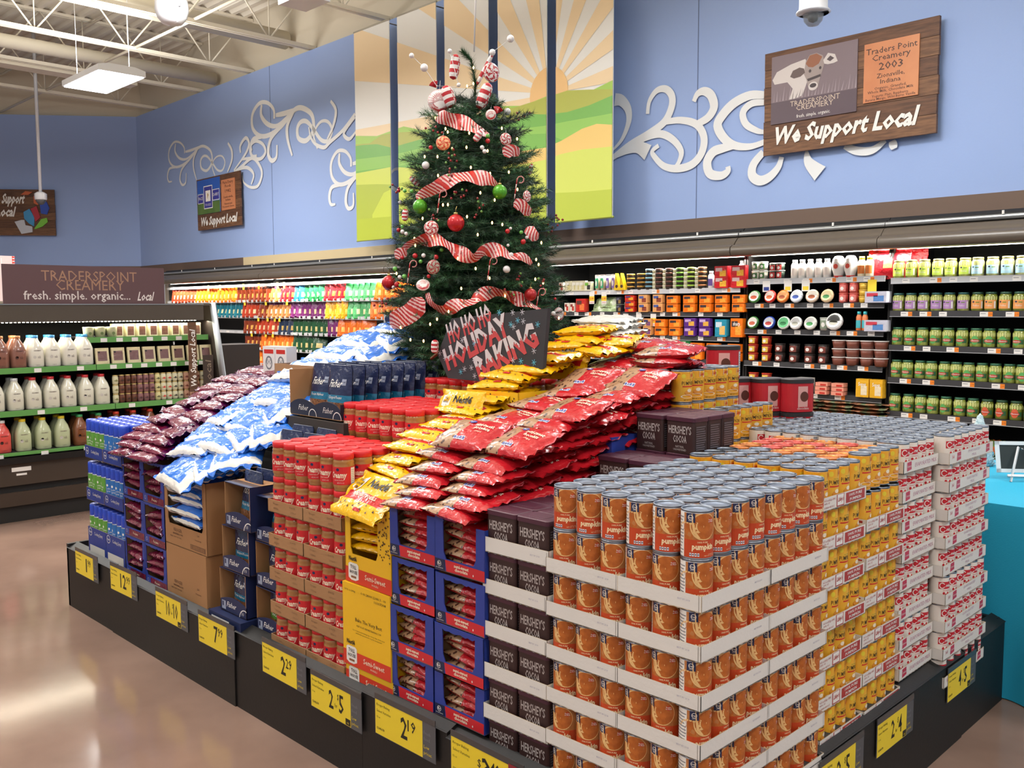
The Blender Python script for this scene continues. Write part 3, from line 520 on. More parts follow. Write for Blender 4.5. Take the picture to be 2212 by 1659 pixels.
for t, (x, y, z, nx, ny, nl) in enumerate(((-.625, 1.075, .952, 3, 5, 2), (-.705, .965, 1.09, 2, 5, 2))):
    for l in range(nl):
        for i in range(nx):
            for j in range(ny):
                if l < nl - 1 and i and j: continue
                if t == 0 and i > 0 and (l == 0 or j > 1): continue
                LC.put((x - .0745 * i, y + .0745 * j + rr(.002), z + .1125 * l), RD(62 + rr(14)), f"yellow can in {['lower', 'upper'][t]} block behind cocoa, {['lower', 'upper'][l]} layer, {od(j + 1)} back, {od(i + 1)} from right", 'yellow pumpkin cans')
# evaporated milk
def deco_m(mb, L, T):
    rd = paper('#bf3550'); D = lift(T, .0004)
    if L > .35:
        for x in (-.12, .15): mb.flat([(x - .018, .006), (x + .018, .01), (x + .016, .036), (x - .016, .034)], rd, D); mb.text('Carnation', x, .018, .007, WHITE, lift(T, .0007), w=.03, sh=.2)
        mb.text('360', -.17, .018, .012, rd, D, w=.02); mb.text('EVAPORATED', .02, .024, .009, paper('#c9a3b4'), D, w=.11); mb.text('MILK', .02, .009, .009, paper('#c9a3b4'), D, w=.04)
    else:
        x = -.095; mb.flat([(x - .016, .006), (x + .018, .01), (x + .016, .036), (x - .016, .034)], rd, D); mb.text('Carnation', x, .018, .007, WHITE, lift(T, .0007), w=.03, sh=.2); mb.text('EVAPORATED MILK', .035, .014, .013, paper('#c08098'), D, w=.17)
MT = make_tray(.265, .270, .038, W_TRAY, deco=[deco_m, deco_m]); MT2 = make_tray(.265, .404, .038, W_TRAY, deco=[lambda mb, L, T: mb.text('MILK', -.04, .01, .02, paper('#8a4a5a'), lift(T, .0004), w=.11), deco_m]); K = make_milk()
for k in range(9):
    z = .239 + .0956 * k
    for b, (n, y0, xx) in enumerate(((4, 1.208, -.032), (6, 1.484, .002))):
        x0 = xx + rr(.006); (MT, MT2)[b].put((x0 - .1325, y0 + (.134, .201)[b], z), RD(rr(1)), f"white milk can tray, {['narrow stack', 'stack beside the teal table'][b]}, {od(k + 1)} from the bottom", 'evaporated milk trays')
        for j in range(n): K.put((x0 - .036, y0 + .034 + .0665 * j, z + .0022), RD(78 + rr(14)), f"white milk can, right side, {['narrow', 'far'][b]} stack, {od(k + 1)} layer up, {od(j + 1)} along", 'evaporated milk cans')
        if b == 1:
            for i in range(1, 3): K.put((x0 - .036 - .0655 * i, y0 + .034, z + .0022), RD(60 + rr(10)), f"white milk can, near end of far stack, {od(k + 1)} layer up, {od(i + 1)} inward", 'evaporated milk cans')
for i in range(15):
    for j in range(10):
        if (i > 8 and j < 1 + (i - 8)): continue
        x = -.1035 - .0665 * i; y = 1.242 + .0665 * j + (.009 if j > 3 else 0)
        K.put((x + rr(.001), y + rr(.001), .239 + .0956 * 8 + .0022), RD(70 + rr(40)), f'white milk can on flat top, {od(j + 1)} row back, {od(i + 2)} from the right', 'evaporated milk cans')
# ---------------------------------------------------------------- cocoa tins
def rsq(w, d, r, n=4):
    pts = []
    for cx, cy, a in ((w / 2 - r, d / 2 - r, 0), (-w / 2 + r, d / 2 - r, 90), (-w / 2 + r, -d / 2 + r, 180), (w / 2 - r, -d / 2 + r, 270)):
        for k in range(n + 1): t = RD(a + 90 * k / n); pts.append((cx + r * cos(t), cy + r * sin(t)))
    return pts
def loft(mb, secs, m, T=None):
    n = len(secs[0][0]); vs = [(x, y, z) for p, z in secs for x, y in p]; fs = [(j * n + i, j * n + (i + 1) % n, (j + 1) * n + (i + 1) % n, (j + 1) * n + i) for j in range(len(secs) - 1) for i in range(n)]
    return mb.add(vs, fs + [tuple(range(n))[::-1], tuple(range(len(vs) - n, len(vs)))], m, T=T)
def make_cocoa():
    w, d, h = .114, .074, .1155; cb = M('#38211f', rough=.5); cl = M('#4b2334', rough=.45); sv = paper('#b7aeab')
    mb = MB(); loft(mb, [(rsq(w - .004, d - .004, .008), 0), (rsq(w - .004, d - .004, .008), h - .014)], cb)
    F = plane((0, -d / 2 + .0015, 0), (1, 0, 0), (0, 0, 1)); R = plane((w / 2 - .0015, 0, 0), (0, 1, 0), (0, 0, 1))
    mb.text("HERSHEY'S", 0, .062, .024, sv, F, w=.088, bold=.015); mb.text('COCOA', 0, .035, .021, sv, F, w=.052, bold=.02); mb.text('NATURAL', 0, .018, .007, sv, F, w=.033); mb.text('UNSWEETENED', 0, .009, .006, sv, F, w=.05)
    mb.rect(-.028, .01, .028, .09, paper('#2d2123'), R)
    for k in range(11): mb.rect(-.025, .014 + k * .007, .02 + rr(.006), .0165 + k * .007, paper('#6f6a70'), lift(R, .0004))
    b = mb.build('cocoa_tin'); l = MB(); loft(l, [(rsq(w, d, .009), h - .014), (rsq(w, d, .009), h - .002), (rsq(w - .006, d - .006, .008), h)], cl); loft(l, [(rsq(w * .55, d * .5, .006), h - .0005), (rsq(w * .54, d * .48, .006), h + .0006)], cl)
    return Proto(b, [l.build('lid', b)], 'tin')
CC = make_cocoa(); CT = make_tray(.246, .30, .042, W_TRAY, deco=[deco_plain, None])
for k in range(6):
    z = [.270, .3855, .5045, .6235, .7425, .8615][k]
    if k: CT.put((-.592 + rr(.004), .184, z - .0022), RD(rr(1)), f'white cardboard tray under the cocoa tins, {od(k)} from the bottom', 'white trays of cocoa tins')
    for i in range(2):
        for j in range(4 if k == 5 else 1):
            CC.put((-.649 + .118 * i + rr(.001), .078 + .0765 * j, z), RD(rr(1.5)), f"brown cocoa tin, front stack, {lv(k)} layer, {['left', 'right'][i]} column, {od(j + 1)} from front", 'cocoa tins')
for i in range(2):
    for j in range(2): CC.put((-.645 + .118 * i, .55 + .077 * j, .957), RD(1 + rr(2)), f"brown cocoa tin on middle step, {['left', 'right'][i]} column, {['front', 'back'][j]} row", 'cocoa tins')
for l in range(2):
    for i in range(2):
        for j in range(3): CC.put((-.645 + .119 * i, .74 + .0775 * j, .957 + .1165 * l), RD(-2 + rr(2)), f"brown cocoa tin on highest step, {['lower', 'upper'][l]} layer, {['left', 'right'][i]} column, {od(j + 1)} back", 'cocoa tins')
# ---------------------------------------------------------------- bags
def bag_surf(w, d, t, seed, wr=.004, lump=0, droop=0, fin=.93, lumpf=None):
    def S(x, y, z=0, side=1):
        u = max(-1, min(1, 2 * x / w)); v = max(-1, min(1, 2 * y / d))
        p = max(0, 1 - abs(u / fin) ** 2.8) ** .5 * max(0, 1 - abs(v) ** 3.2) ** .45
        q = Vector((x * 26 + seed * 7, y * 26, side * 3.0))
        n = noise.noise(q) * wr * (.5 + 1.5 * abs(u) ** 3) + noise.noise(q * 2.3) * wr * .6 + abs(u) ** 4 * sin(v * 14 + seed) * wr * .8
        if lump and (lumpf is None or lumpf(u, v)): n += abs(noise.noise(Vector((x * 75 + seed, y * 75, side)))) * lump * 1.6 * (p > .1)
        h = (t / 2) * p
        zz = (h + n * (.35 + p)) * side + (0 if side > 0 else -.001)
        if p == 0: zz = n * 1.2
        zz -= droop * (u * u * .6 + v * v * .4)
        return Vector((x * (1 - .05 * p), y * (1 - .06 * p), zz + z))
    return S
def bag_mesh(name, w, d, t, seed, paint, decals=None, nu=22, nv=14, **kw):
    S = bag_surf(w, d, t, seed, **kw); mb = MB()
    for side in (1, -1):
        P_ = []
        for j in range(nv + 1):
            for i in range(nu + 1):
                u = sin((i / nu * 2 - 1) * pi / 2 * .96) / sin(pi / 2 * .96); v = sin((j / nv * 2 - 1) * pi / 2 * .9) / sin(pi / 2 * .9)
                P_.append((u, v, S(u * w / 2, v * d / 2, 0, side)))
        by = {}
        for j in range(nv):
            for i in range(nu):
                a = j * (nu + 1) + i; f = (a, a + 1, a + nu + 2, a + nu + 1)
                if side < 0: f = f[::-1]
                u = (P_[a][0] + P_[a + 1][0]) / 2; v = (P_[a][1] + P_[a + nu + 1][1]) / 2
                by.setdefault(paint(u, v, side), []).append(f)
        o = len(mb.v); mb.v += [tuple(p[2]) for p in P_]
        for m, fs in by.items():
            if m not in mb.ms: mb.ms.append(m)
            for f in fs: mb.f.append([o + i for i in f]); mb.mi.append(mb.ms.index(m)); mb.sm.append(True)
    if decals: decals(mb, lambda e: (lambda x, y, z=0: S(x, y, e + z)))
    return mb.build(name)
# ---- red chocolate chip bags
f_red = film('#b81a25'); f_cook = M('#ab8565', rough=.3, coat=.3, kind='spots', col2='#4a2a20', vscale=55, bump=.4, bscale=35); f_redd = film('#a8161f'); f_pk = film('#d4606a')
nb = paper('#33459a'); nw = paper('#dfe4f2')
def dec_chip(mb, L):
    for k in range(4): mb.rect(-.018 + k * .0115, -.062, -.008 + k * .0115, -.046, nw, L(.0012), 2, 2); mb.text('8', -.013 + k * .0115, -.059, .010, nb, L(.002), bold=.05)
    mb.text('semi-sweet', .048, .022, .016, CREAM, L(.0025), w=.075, bold=.02); mb.text('chocolate', .048, .002, .016, CREAM, L(.0025), w=.068, bold=.02); mb.text('chips', .05, -.014, .009, CREAM, L(.0025), w=.025)
    mb.disc(-.014, .045, .014, .009, nb, L(.0015), n=12); mb.text('Kroger', -.014, .042, .007, WHITE, L(.003), w=.018, bold=.02)
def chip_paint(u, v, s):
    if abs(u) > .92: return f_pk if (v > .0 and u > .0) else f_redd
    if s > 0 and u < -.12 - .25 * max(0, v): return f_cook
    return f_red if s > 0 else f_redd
CH = [Proto(bag_mesh('chocolate_chip_bag', .225, .165, .048, 3 + 5 * k, chip_paint, dec_chip, wr=.0045), [], 'bag') for k in range(4)]
G1 = 'red bags of chocolate chips'
def pl(protos, loc, rot, lab, grp, sc=None): return random.choice(protos).put(loc, rot, lab, grp, scale=sc)
# display boxes
f_blue = paper('#2b3f96'); f_band = paper('#cc2730'); m_kraft = M('#a97c52', rough=.8); m_in = M('#8d6d4b', rough=.9); f_navy = paper('#1a2347')
def window_box(W, D, H, jl, jr, sill, top, mo, mi, T=None):
    mb = MB(); t = .003; mb.box(0, W, 0, D, 0, t, mi); mb.box(0, W, D - t, D, 0, H, mo); mb.box(0, t, 0, D, 0, H, mo); mb.box(W - t, W, 0, D, 0, H, mo); mb.box(t, 2 * t, t, D - t, t, H - .002, mi); mb.box(W - 2 * t, W - t, t, D - t, t, H - .002, mi)
    n = 14; q = [rr(.003) for _ in range(n)]
    mb.prism([(0, 0), (W, 0), (W, sill)] + [(W - (W) * k / 3, sill) for k in (1, 2)] + [(0, sill)], t, mo)
    if jl: mb.prism([(0, sill), (jl + .012, sill), (jl + .002, sill + .02), (jl, H), (0, H)], t, mo)
    if jr: mb.prism([(W - jr - .012, sill), (W, sill), (W, H), (W - jr, H), (W - jr - .002, sill + .02)], t, mo)
    if top:
        pts = [(jl, H - top)] + [(jl + (W - jl - jr) * k / n, H - top - .004 + q[k]) for k in range(1, n)] + [(W - jr, H - top)] + [(W - jr, H), (jl, H)]; mb.prism(pts, t, mo)
    return mb
def chip_box(topopen):
    W, D, H = .213, .28, .148; mb = window_box(W, D, H, .036, .036, .038, 0 if topopen else .012, f_blue, m_in); F = plane((0, 0, 0), (1, 0, 0), (0, 0, 1), .0005); G = lift(F, .0005)
    mb.flat([(.05, .003), (W - .002, .003), (W - .002, .033), (.045, .036)], f_band, F); mb.rect(.001, .002, .045, .035, f_navy, F); mb.disc(.02, .021, .0085, .0085, WHITE, G, n=16, r0=.85, rings=1); mb.text('Kr', .02, .0175, .008, WHITE, G, bold=.03); mb.text('KROGER BRAND', .021, .007, .003, WHITE, G)
    mb.text('semi-sweet', .115, .0205, .0095, CREAM, G, w=.062, bold=.03); mb.text('chocolate', .115, .010, .0095, CREAM, G, w=.055, bold=.03); mb.text('8', .165, .009, .006, WHITE, G, bold=.05)
    R = plane((W, 0, 0), (0, 1, 0), (0, 0, 1), .0004); mb.rect(.05, .03, .16, .09, WHITE, R); mb.text('AUG 18', .105, .055, .02, BLACK, lift(R, .0004), w=.08)
    if topopen: mb.prism([(0, H), (.04, H), (.03, H + .018), (.004, H + .02)], .003, f_blue)
    return Proto(mb.build('display_box'), [], 'box')
CB, CB2 = chip_box(False), chip_box(True)
for c in range(2):
    for k in range(4):
        x = (-1.145, -.925)[c] + (.006 * k if not c else .004 * k); z = ((.322, .466, .617, .772), (.326, .460, .611, .768))[c][k]
        z = max(z, .291); y0 = .034 - .004 * (k % 2)
        (CB2 if k == 3 else CB).put((x, y0, z), RD(rr(.6)), f"blue display box with red label strip, {['left', 'right'][c]} stack, {od(k + 1)} from the bottom", 'blue boxes of red bags')
        for b in range(4 if k < 3 else 5):
            pl(CH, (x + .106 + rr(.004), y0 + .100 + rr(.003) - (.005 if b % 2 else 0), z + .0235 + .0275 * b), (RD(3 + rr(4)), RD(rr(5)), RD(rr(4))), f"red chip bag inside {['left', 'right'][c]} blue box, {od(k + 1)} box up, {od(b + 1)} bag up", G1, (.86, .92, .86))
def heap(protos, xs, prof, z0, z1, dz, depth, rows, lab, grp, sc=(1, 1, 1), tilt=6, sag=0, side=None, xj=.01, rz=5, ymax=1.14):
    z = z0; L = 0
    def yf(z):
        for (a, b), (c, d) in zip(prof, prof[1:]):
            if z <= d: return a + (c - a) * (z - b) / (d - b)
        return prof[-1][0]
    while z <= z1:
        for ci, x in enumerate(xs):
            for r in range(rows if (side is not None and ci >= side) or z > z1 - 2.2 * dz else 1):
                y = yf(z) + depth * (.5 + r * .98) + rr(.008)
                if r and y > ymax: continue
                pl(protos, (x + rr(xj) + (.01 if L % 2 else -.01), y, z + rr(.003)), (RD(tilt + rr(4)), RD(rr(4)), RD(rr(rz))), lab(L, ci, r), grp, sc)
        z += dz; L += 1
heap(CH, (-1.022, -.822), ((-.01, .94), (.07, 1.02), (.16, 1.09), (.32, 1.155), (.50, 1.19), (.72, 1.24), (.9, 1.31), (1.1, 1.36)), .945, 1.35, .0315, .165, 4,
     lambda L, c, r: f"red bag of chocolate chips, heap layer {od(L + 1)} up, {['left', 'right'][c]} column, {od(r + 1)} row back", G1, (.95, 1, .85), tilt=7, side=1)
for i, (x, y, z, rx, rz) in enumerate(((-.78, .83, 1.275, 26, -4), (-1.0, .82, 1.27, 24, 3), (-.80, 1.03, 1.37, 6, 14), (-.93, 1.12, 1.385, 4, -8), (-.80, 1.02, 1.33, -4, 10), (-1.03, 1.15, 1.385, 8, 3), (-1.10, 1.3, 1.37, 4, -12), (-.98, .235, 1.135, 22, 5), (-.78, .255, 1.13, 20, -6), (-.79, .50, 1.205, 18, -5))):
    pl(CH, (x, y, z), (RD(rx), RD(rr(3)), RD(rz)), ['red chip bag propped up at right of the upper ledge, face showing', 'red chip bag propped up at left of the upper ledge, cookies showing', 'red chip bag on the summit of the heap, pointing right', 'red chip bag at the very back of the summit', 'red chip bag hanging over the right shoulder of the heap', 'red chip bag on the summit beside the yellow bags', 'red chip bag lying flat at the back left of the summit', 'red chip bag tilted on the front left slope', 'red chip bag tilted on the front right slope', 'red chip bag with open face halfway up the right slope'][i], G1)
mb = MB(); mb.box(-.79, -.715, .60, .85, .90, 1.115, f_blue); T = plane((-.715, .6, .9), (0, 1, 0), (0, 0, 1), .0005); T2 = plane((-.79, .6, .9), (1, 0, 0), (0, 0, 1), .0005); mb.rect(.02, .03, .2, .12, WHITE, T); mb.rect(.012, .04, .075, .13, WHITE, T2); mb.text('AUG 18', .04, .06, .02, BLACK, lift(T2, .0004), w=.055); tag(mb.build('display_box'), 'blue box with white date label between the red heap and cocoa tins', 'box')
# ---- yellow morsel bags
f_yel = film('#ecb60f'); f_yr = film('#c42424'); f_yw = film('#e8e2c8')
def dec_y(mb, L):
    mb.flat([(-.10, .055), (-.05, .06), (-.048, .012), (-.072, -.002), (-.098, .012)], WHITE, L(.002)); mb.text('TOLL', -.074, .037, .011, BLACK, L(.003), w=.03, bold=.02); mb.text('HOUSE', -.074, .022, .010, BLACK, L(.003), w=.034, bold=.02); mb.disc(-.074, .012, .007, .005, paper('#6b3a20'), L(.003), n=8, rings=1)
    mb.text('Nestlé', .022, .026, .030, BLACK, L(.003), w=.10, bold=.03, sh=.15); mb.text('SEMI-SWEET MORSELS', .0, -.016, .011, CREAM, L(.003), w=.12, bold=.03)
    for k in range(9): x = -.085 + k * .021 + rr(.005); y = -.052 + rr(.012); mb.flat([(x, y), (x + .008, y), (x + .004, y + .008)], paper('#4a2616'), L(.003))
    mb.rect(-.006, -.066, .032, -.056, f_yr, L(.0022), 3, 1)
def y_paint(u, v, s):
    if s > 0 and -.42 < v < -.02 and abs(u) < .85: return f_yr
    if s < 0 and abs(v) < .6 and abs(u) < .7: return f_yw
    return f_yel
YB = [Proto(bag_mesh('morsel_bag', .235, .165, .042, 20 + 3 * k, y_paint, dec_y, wr=.006), [], 'bag') for k in range(3)]
def ybox(H, win):
    W, D = .252, .27; y = M('#f0bb1c', rough=.45); mb = MB(); F = plane((0, 0, 0), (1, 0, 0), (0, 0, 1), .0005); G = lift(F, .0006); K2 = lift(F, .0012)
    if win: mb = window_box(W, D, H, .028, .07, .095, 0, y, y)
    else: mb.box(0, W, 0, D, 0, H, y)
    mb.rect(0, .0, W, .05, paper('#d63a22'), F); mb.flat([(.018, .015), (.034, .008), (.058, .008), (.075, .015), (.075, .06), (.066, .066), (.027, .066), (.018, .06)], WHITE, G); mb.text('TOLL', .047, .046, .012, BLACK, K2, w=.034, bold=.02); mb.text('HOUSE', .047, .030, .011, BLACK, K2, w=.042, bold=.02); mb.rect(.033, .016, .062, .023, paper('#8a5a3a'), K2)
    mb.text('Semi-Sweet', .165, .023, .017, CREAM, G, w=.11, bold=.01); mb.text('MORSELS', .165, .01, .006, CREAM, G); mb.text('Nestlé', .043, .073, .014, BLACK, G, w=.045, bold=.03)
    if win:
        for k in range(46):
            x = W - rr(.032) - .036; z = random.uniform(.1, H - .01); a = random.random() * 6
            mb.flat([(x + .0045 * cos(a + q), z + .0045 * sin(a + q)) for q in (0, 2.1, 4.2)], paper('#4a2a14'), G)
    else:
        for st, zz, h, w, al in (('Bake The Very Best', .155, .012, .14, 0), ('VISIT US AT VERYBESTBAKING.COM', .138, .006, .13, 0), ('for recipes and baking tips every day of the year', .122, .004, .17, 0), ('satisfaction guaranteed or your money back', .114, .004, .14, 0), ('0 00 28000 22080 3 - 00', .25, .008, .13, 1), ('11007308', .236, .008, .06, 1), ('24/12 oz (340g)', .25, .006, .06, -1)):
            if zz < H: mb.text(st, .14 if al == 0 else (W - .02 if al > 0 else .012), zz, h, BLACK, G, w=w, al=al)
        mb.rect(.05, .0, .052, .0, y, F)
    return mb
o = ybox(.265, True).build('display_box')
def place(o, loc, rz, label, cat, group=None): o.location = loc; o.rotation_euler = (0, 0, rz); return tag(o, label, cat, group)
place(o, (-1.376, .036, .637), RD(-1), 'yellow display box with cut-out window and red base band', 'box', 'yellow boxes')
place(ybox(.275, False).build('carton'), (-1.382, .026, .360), RD(.5), 'closed yellow carton with red band under the windowed yellow box', 'box', 'yellow boxes')
place(ybox(.07, False).build('carton'), (-1.378, .032, .289), 0, 'yellow carton mostly hidden behind the bumper, lowest of the yellow boxes', 'box', 'yellow boxes')
for b in range(5): pl(YB, (-1.272 + rr(.004), .122 - .006 * (b % 2), .757 + .033 * b), (RD(2 + rr(4)), RD(rr(4)), RD(rr(4))), f'yellow morsel bag inside the windowed yellow box, {od(b + 1)} from the bottom', 'yellow morsel bags', (.86, .9, .8))
pl(YB, (-1.262, .055, .925), (RD(38), RD(3), RD(-2)), 'yellow morsel bag drooping over the front of the yellow display box', 'yellow morsel bags', (1.06, 1.1, .9))
heap(YB, (-1.30,), ((.08, .96), (.2, 1.06), (.35, 1.13), (.55, 1.2), (.7, 1.27), (.95, 1.33)), .965, 1.22, .034, .165, 1, lambda L, c, r: f'yellow morsel bag in the narrow slope beside the jars, {od(L + 1)} from the bottom', 'yellow morsel bags', (.95, 1, .85), tilt=8, rz=9)
pl(YB, (-1.335, .505, 1.165), (RD(66), 0, RD(3)), 'yellow morsel bag standing upright with its name showing, beside red lids', 'yellow morsel bags', (.92, .9, .8))
yb2 = MB(); W, D, H = .26, .28, .075; yb2.box(0, W, 0, .003, 0, H, M('#f0bb1c', rough=.45)); yb2.box(0, .003, 0, D, 0, H, M('#f0bb1c', rough=.45)); yb2.box(W - .003, W, 0, D, 0, H, M('#f0bb1c', rough=.45)); yb2.box(0, W, 0, D, 0, .003, M('#f0bb1c', rough=.45))
F = plane((W, 0, 0), (0, 1, 0), (0, 0, 1), .0006); F2 = plane((0, 0, 0), (1, 0, 0), (0, 0, 1), .0006)
for k in range(60): T = F if k % 2 else F2; x = random.uniform(.01, .25); z = random.uniform(.005, H - .01); yb2.flat([(x + .005 * cos(a), z + .005 * sin(a)) for a in (0, 2.1, 4.2)], paper('#4a2a14'), T)
place(yb2.build('display_box'), (-1.40, .60, 1.155), RD(2), 'yellow box with brown chip pattern under the upper yellow bags', 'box', 'yellow boxes')
for i, (x, y, z, rx, rz) in enumerate(((-1.30, .70, 1.19, 6, 5), (-1.29, .69, 1.22, 8, -6), (-1.30, .70, 1.252, 8, 8), (-1.27, .73, 1.282, 6, -3), (-1.22, .78, 1.312, 10, 8), (-1.20, .84, 1.34, 6, -6), (-1.21, .93, 1.33, 58, 2), (-1.24, 1.0, 1.385, 5, 10), (-1.18, 1.04, 1.41, 6, -8), (-1.2, 1.06, 1.44, 4, 4), (-1.10, 1.06, 1.40, 10, 20), (-1.10, 1.0, 1.37, 4, -14))):
    pl(YB, (x, y, z), (RD(rx), RD(rr(4)), RD(rz)), f'yellow morsel bag on the chip-patterned box, {od(i + 1)} up' if i < 6 else ['yellow morsel bag standing behind the chalkboard edge with its name showing', 'yellow morsel bag lying behind the chalkboard, lowest of three', 'yellow morsel bag lying behind the chalkboard, middle of three', 'yellow morsel bag on top of the pile behind the chalkboard', 'yellow morsel bag sliding right toward the red bags', 'crumpled yellow morsel bag just above the red heap'][i - 6], 'yellow morsel bags')
f_wh = film('#d9d8d2'); WB = Proto(bag_mesh('white_bag', .24, .17, .035, 77, lambda u, v, s: f_wh, None, wr=.006), [], 'bag')
for i in range(3): WB.put((-1.16 - .03 * i, 1.16 + .02 * i, 1.43 + .024 * i), (RD(5), RD(rr(3)), RD(rr(7))), f'plain white plastic bag above the yellow bags, {["lowest", "middle", "topmost"][i]} of three', 'white bags behind the chalkboard')
# ---- marshmallow bags
f_mb = film('#2f76d8'); f_mw = M('#f1eee6', rough=.4, coat=.25, bump=.3, bscale=50); f_mn = film('#1e2c66')
def dec_m2(mb, L):
    mb.text('marshmallows', .0, .02, .022, paper('#cfe2f8'), L(.003), w=.13, bold=.01); mb.text('Kroger', -.085, .06, .012, WHITE, L(.0035), w=.03); mb.text('LARGE', .01, -.01, .009, paper('#cfe2f8'), L(.003))
def m_paint(u, v, s):
    if abs(u) > .93: return f_mb
    if s > 0 and -.95 < u < -.72 and v > -.15: return f_mn
    if (u > .72 and abs(u) < .93) or (v < -.8): return f_mw
    return f_mb
MM = [Proto(bag_mesh('marshmallow_bag', .29, .21, .062, 40 + 7 * k, m_paint, dec_m2, wr=.008, lump=.009, lumpf=lambda u, v: u > .62 or v < -.7, nu=34, nv=24, droop=.018), [], 'bag') for k in range(3)]
G2 = 'blue marshmallow bags'
MMB = [Proto(bag_mesh('marshmallow_bag', .29, .21, .055, 71, lambda u, v, s: (f_mn if -.7 < u < -.35 else f_mb) if (s > 0 and v > -.97) else f_mw, dec_m2, wr=.007), [], 'bag')]
def mbox(H, win):
    W, D = .375, .24
    mb = window_box(W, D, H, .03, .03, .09, 0, m_kraft, m_in) if win else MB().box(0, W, 0, D, 0, H, m_kraft)
    F = plane((0, 0, 0), (1, 0, 0), (0, 0, 1), .0005); ink = paper('#6d4a30')
    for st, x, z, h, w in (('KROGER', .12, .062, .014, .075), ('MARSHMALLOWS', .12, .048, .008, .09), ('NET WT 16 OZ', .1, .034, .006, .1), ('0 11110 49', .3, .05, .006, .05), ('24', .3, .07, .008, .02)): mb.text(st, x, z, h, ink, F, w=w, bold=.02)
    if win: mb.rect(.23, .01, .36, .03, ink, F); [mb.rect(.236 + k * .012, .012, .242 + k * .012, .028, m_kraft, lift(F, .0004)) for k in range(10)]
    return mb
place(mbox(.225, False).build('cardboard_carton'), (-2.735, .036, .298), 0, 'plain brown cardboard carton behind the black bumper, under the marshmallow box', 'box')
place(mbox(.30, True).build('cardboard_carton'), (-2.728, .036, .524), RD(.6), 'brown cardboard carton with its front cut open on blue marshmallow bags', 'box')
for b in range(5): pl(MMB, (-2.545 + rr(.01), .135 - .012 * (b % 2), .647 + .044 * b), (RD(10 + rr(4)), RD(rr(4)), RD(rr(6))), f'blue marshmallow bag in the cut-open carton, {od(b + 1)} from the bottom', G2, (1.12, .92, 1.0))
for i, (x, y, z, rx, ry, rz, s) in enumerate(((-2.52, .06, .875, 30, 3, -6, 1.15), (-2.40, .12, .90, 14, 8, -22, 1), (-2.33, .18, .935, 10, 12, -38, 1), (-2.60, .16, .955, 16, -6, 4, 1.05), (-2.42, .20, .975, 12, 6, 8, 1), (-2.58, .24, 1.01, 20, -4, 24, 1.05), (-2.36, .26, 1.01, 14, 8, -14, 1), (-2.62, .31, 1.06, 16, -6, -10, 1), (-2.41, .32, 1.055, 22, 6, 10, 1.1), (-2.26, .30, 1.03, 10, 14, -30, .95), (-2.56, .38, 1.10, 18, 0, 16, 1), (-2.33, .40, 1.11, 28, 6, -24, 1.05), (-2.60, .46, 1.13, 14, -4, -8, 1), (-2.42, .47, 1.145, 16, 4, 12, 1), (-2.27, .45, 1.14, 24, 12, -36, 1), (-2.60, .56, 1.17, 14, 0, 8, 1), (-2.40, .57, 1.18, 10, 0, -6, 1),
    (-2.56, .64, 1.235, 8, -4, 4, 1.05), (-2.38, .66, 1.235, 6, 6, -10, 1), (-2.50, .68, 1.285, 12, -6, 10, 1.1), (-2.30, .70, 1.29, 10, 8, -14, 1.05), (-2.40, .74, 1.335, 14, 0, 4, 1.1), (-2.22, .80, 1.335, 12, 10, -10, 1.05), (-2.36, .84, 1.385, 14, 2, 12, 1.1), (-2.20, .92, 1.39, 10, 8, -16, 1.1), (-2.28, .98, 1.43, 12, 4, 6, 1.1), (-2.12, 1.0, 1.37, 8, 16, -20, 1))):
    n = ['drooping over the carton front', 'sliding off the right of the carton', 'hanging to the right above the nut pouches'][i] if i < 3 else f'on the blue slope, {od(i - 2)} going up'
    pl(MM, (x, y, z), (RD(rx), RD(ry), RD(rz)), f'blue and white marshmallow bag {n}', G2, (s, s, 1))
mb = MB(); W, D, H = .44, .34, .17
for b in ((0, W, 0, .004, 0, H), (0, .004, 0, D, 0, H), (W - .004, W, 0, D, 0, H), (0, W, D - .004, D, 0, H), (0, W, 0, D, 0, .004)): mb.box(*b, m_kraft)
place(mb.build('cardboard_carton'), (-2.68, .56, 1.105), RD(1), 'open brown cardboard carton holding the upper marshmallow bags', 'box')
# ---- purple bags
f_pu = film('#561244'); f_pu2 = film('#6e1636')
def dec_p(mb, L):
    mb.text('Pecans', .0, .01, .018, paper('#d9b8c8'), L(.003), w=.07, bold=.01, sh=.2); mb.disc(.06, .03, .016, .010, NAVY, L(.002), n=12); mb.text('Kroger', .06, .027, .006, WHITE, L(.0035), w=.02)
PB_ = [Proto(bag_mesh('purple_bag', .235, .165, .048, 60 + 4 * k, lambda u, v, s: f_pu2 if (v < -.35 and abs(u) < .7) else f_pu, dec_p, wr=.008), [], 'bag') for k in range(3)]
G3 = 'purple bags'
def pbox():
    W, D, H = .215, .28, .185; mb = window_box(W, D, H, .01, .028, .04, .008, f_blue, m_in); F = plane((0, 0, 0), (1, 0, 0), (0, 0, 1), .0005); mb.rect(.05, .004, W - .002, .034, f_pu2, F); mb.disc(.025, .02, .008, .008, WHITE, F, n=14, r0=.85, rings=1); mb.text('Pecans', .12, .014, .011, CREAM, lift(F, .0005), w=.05); return Proto(mb.build('display_box'), [], 'box')
PX = pbox()
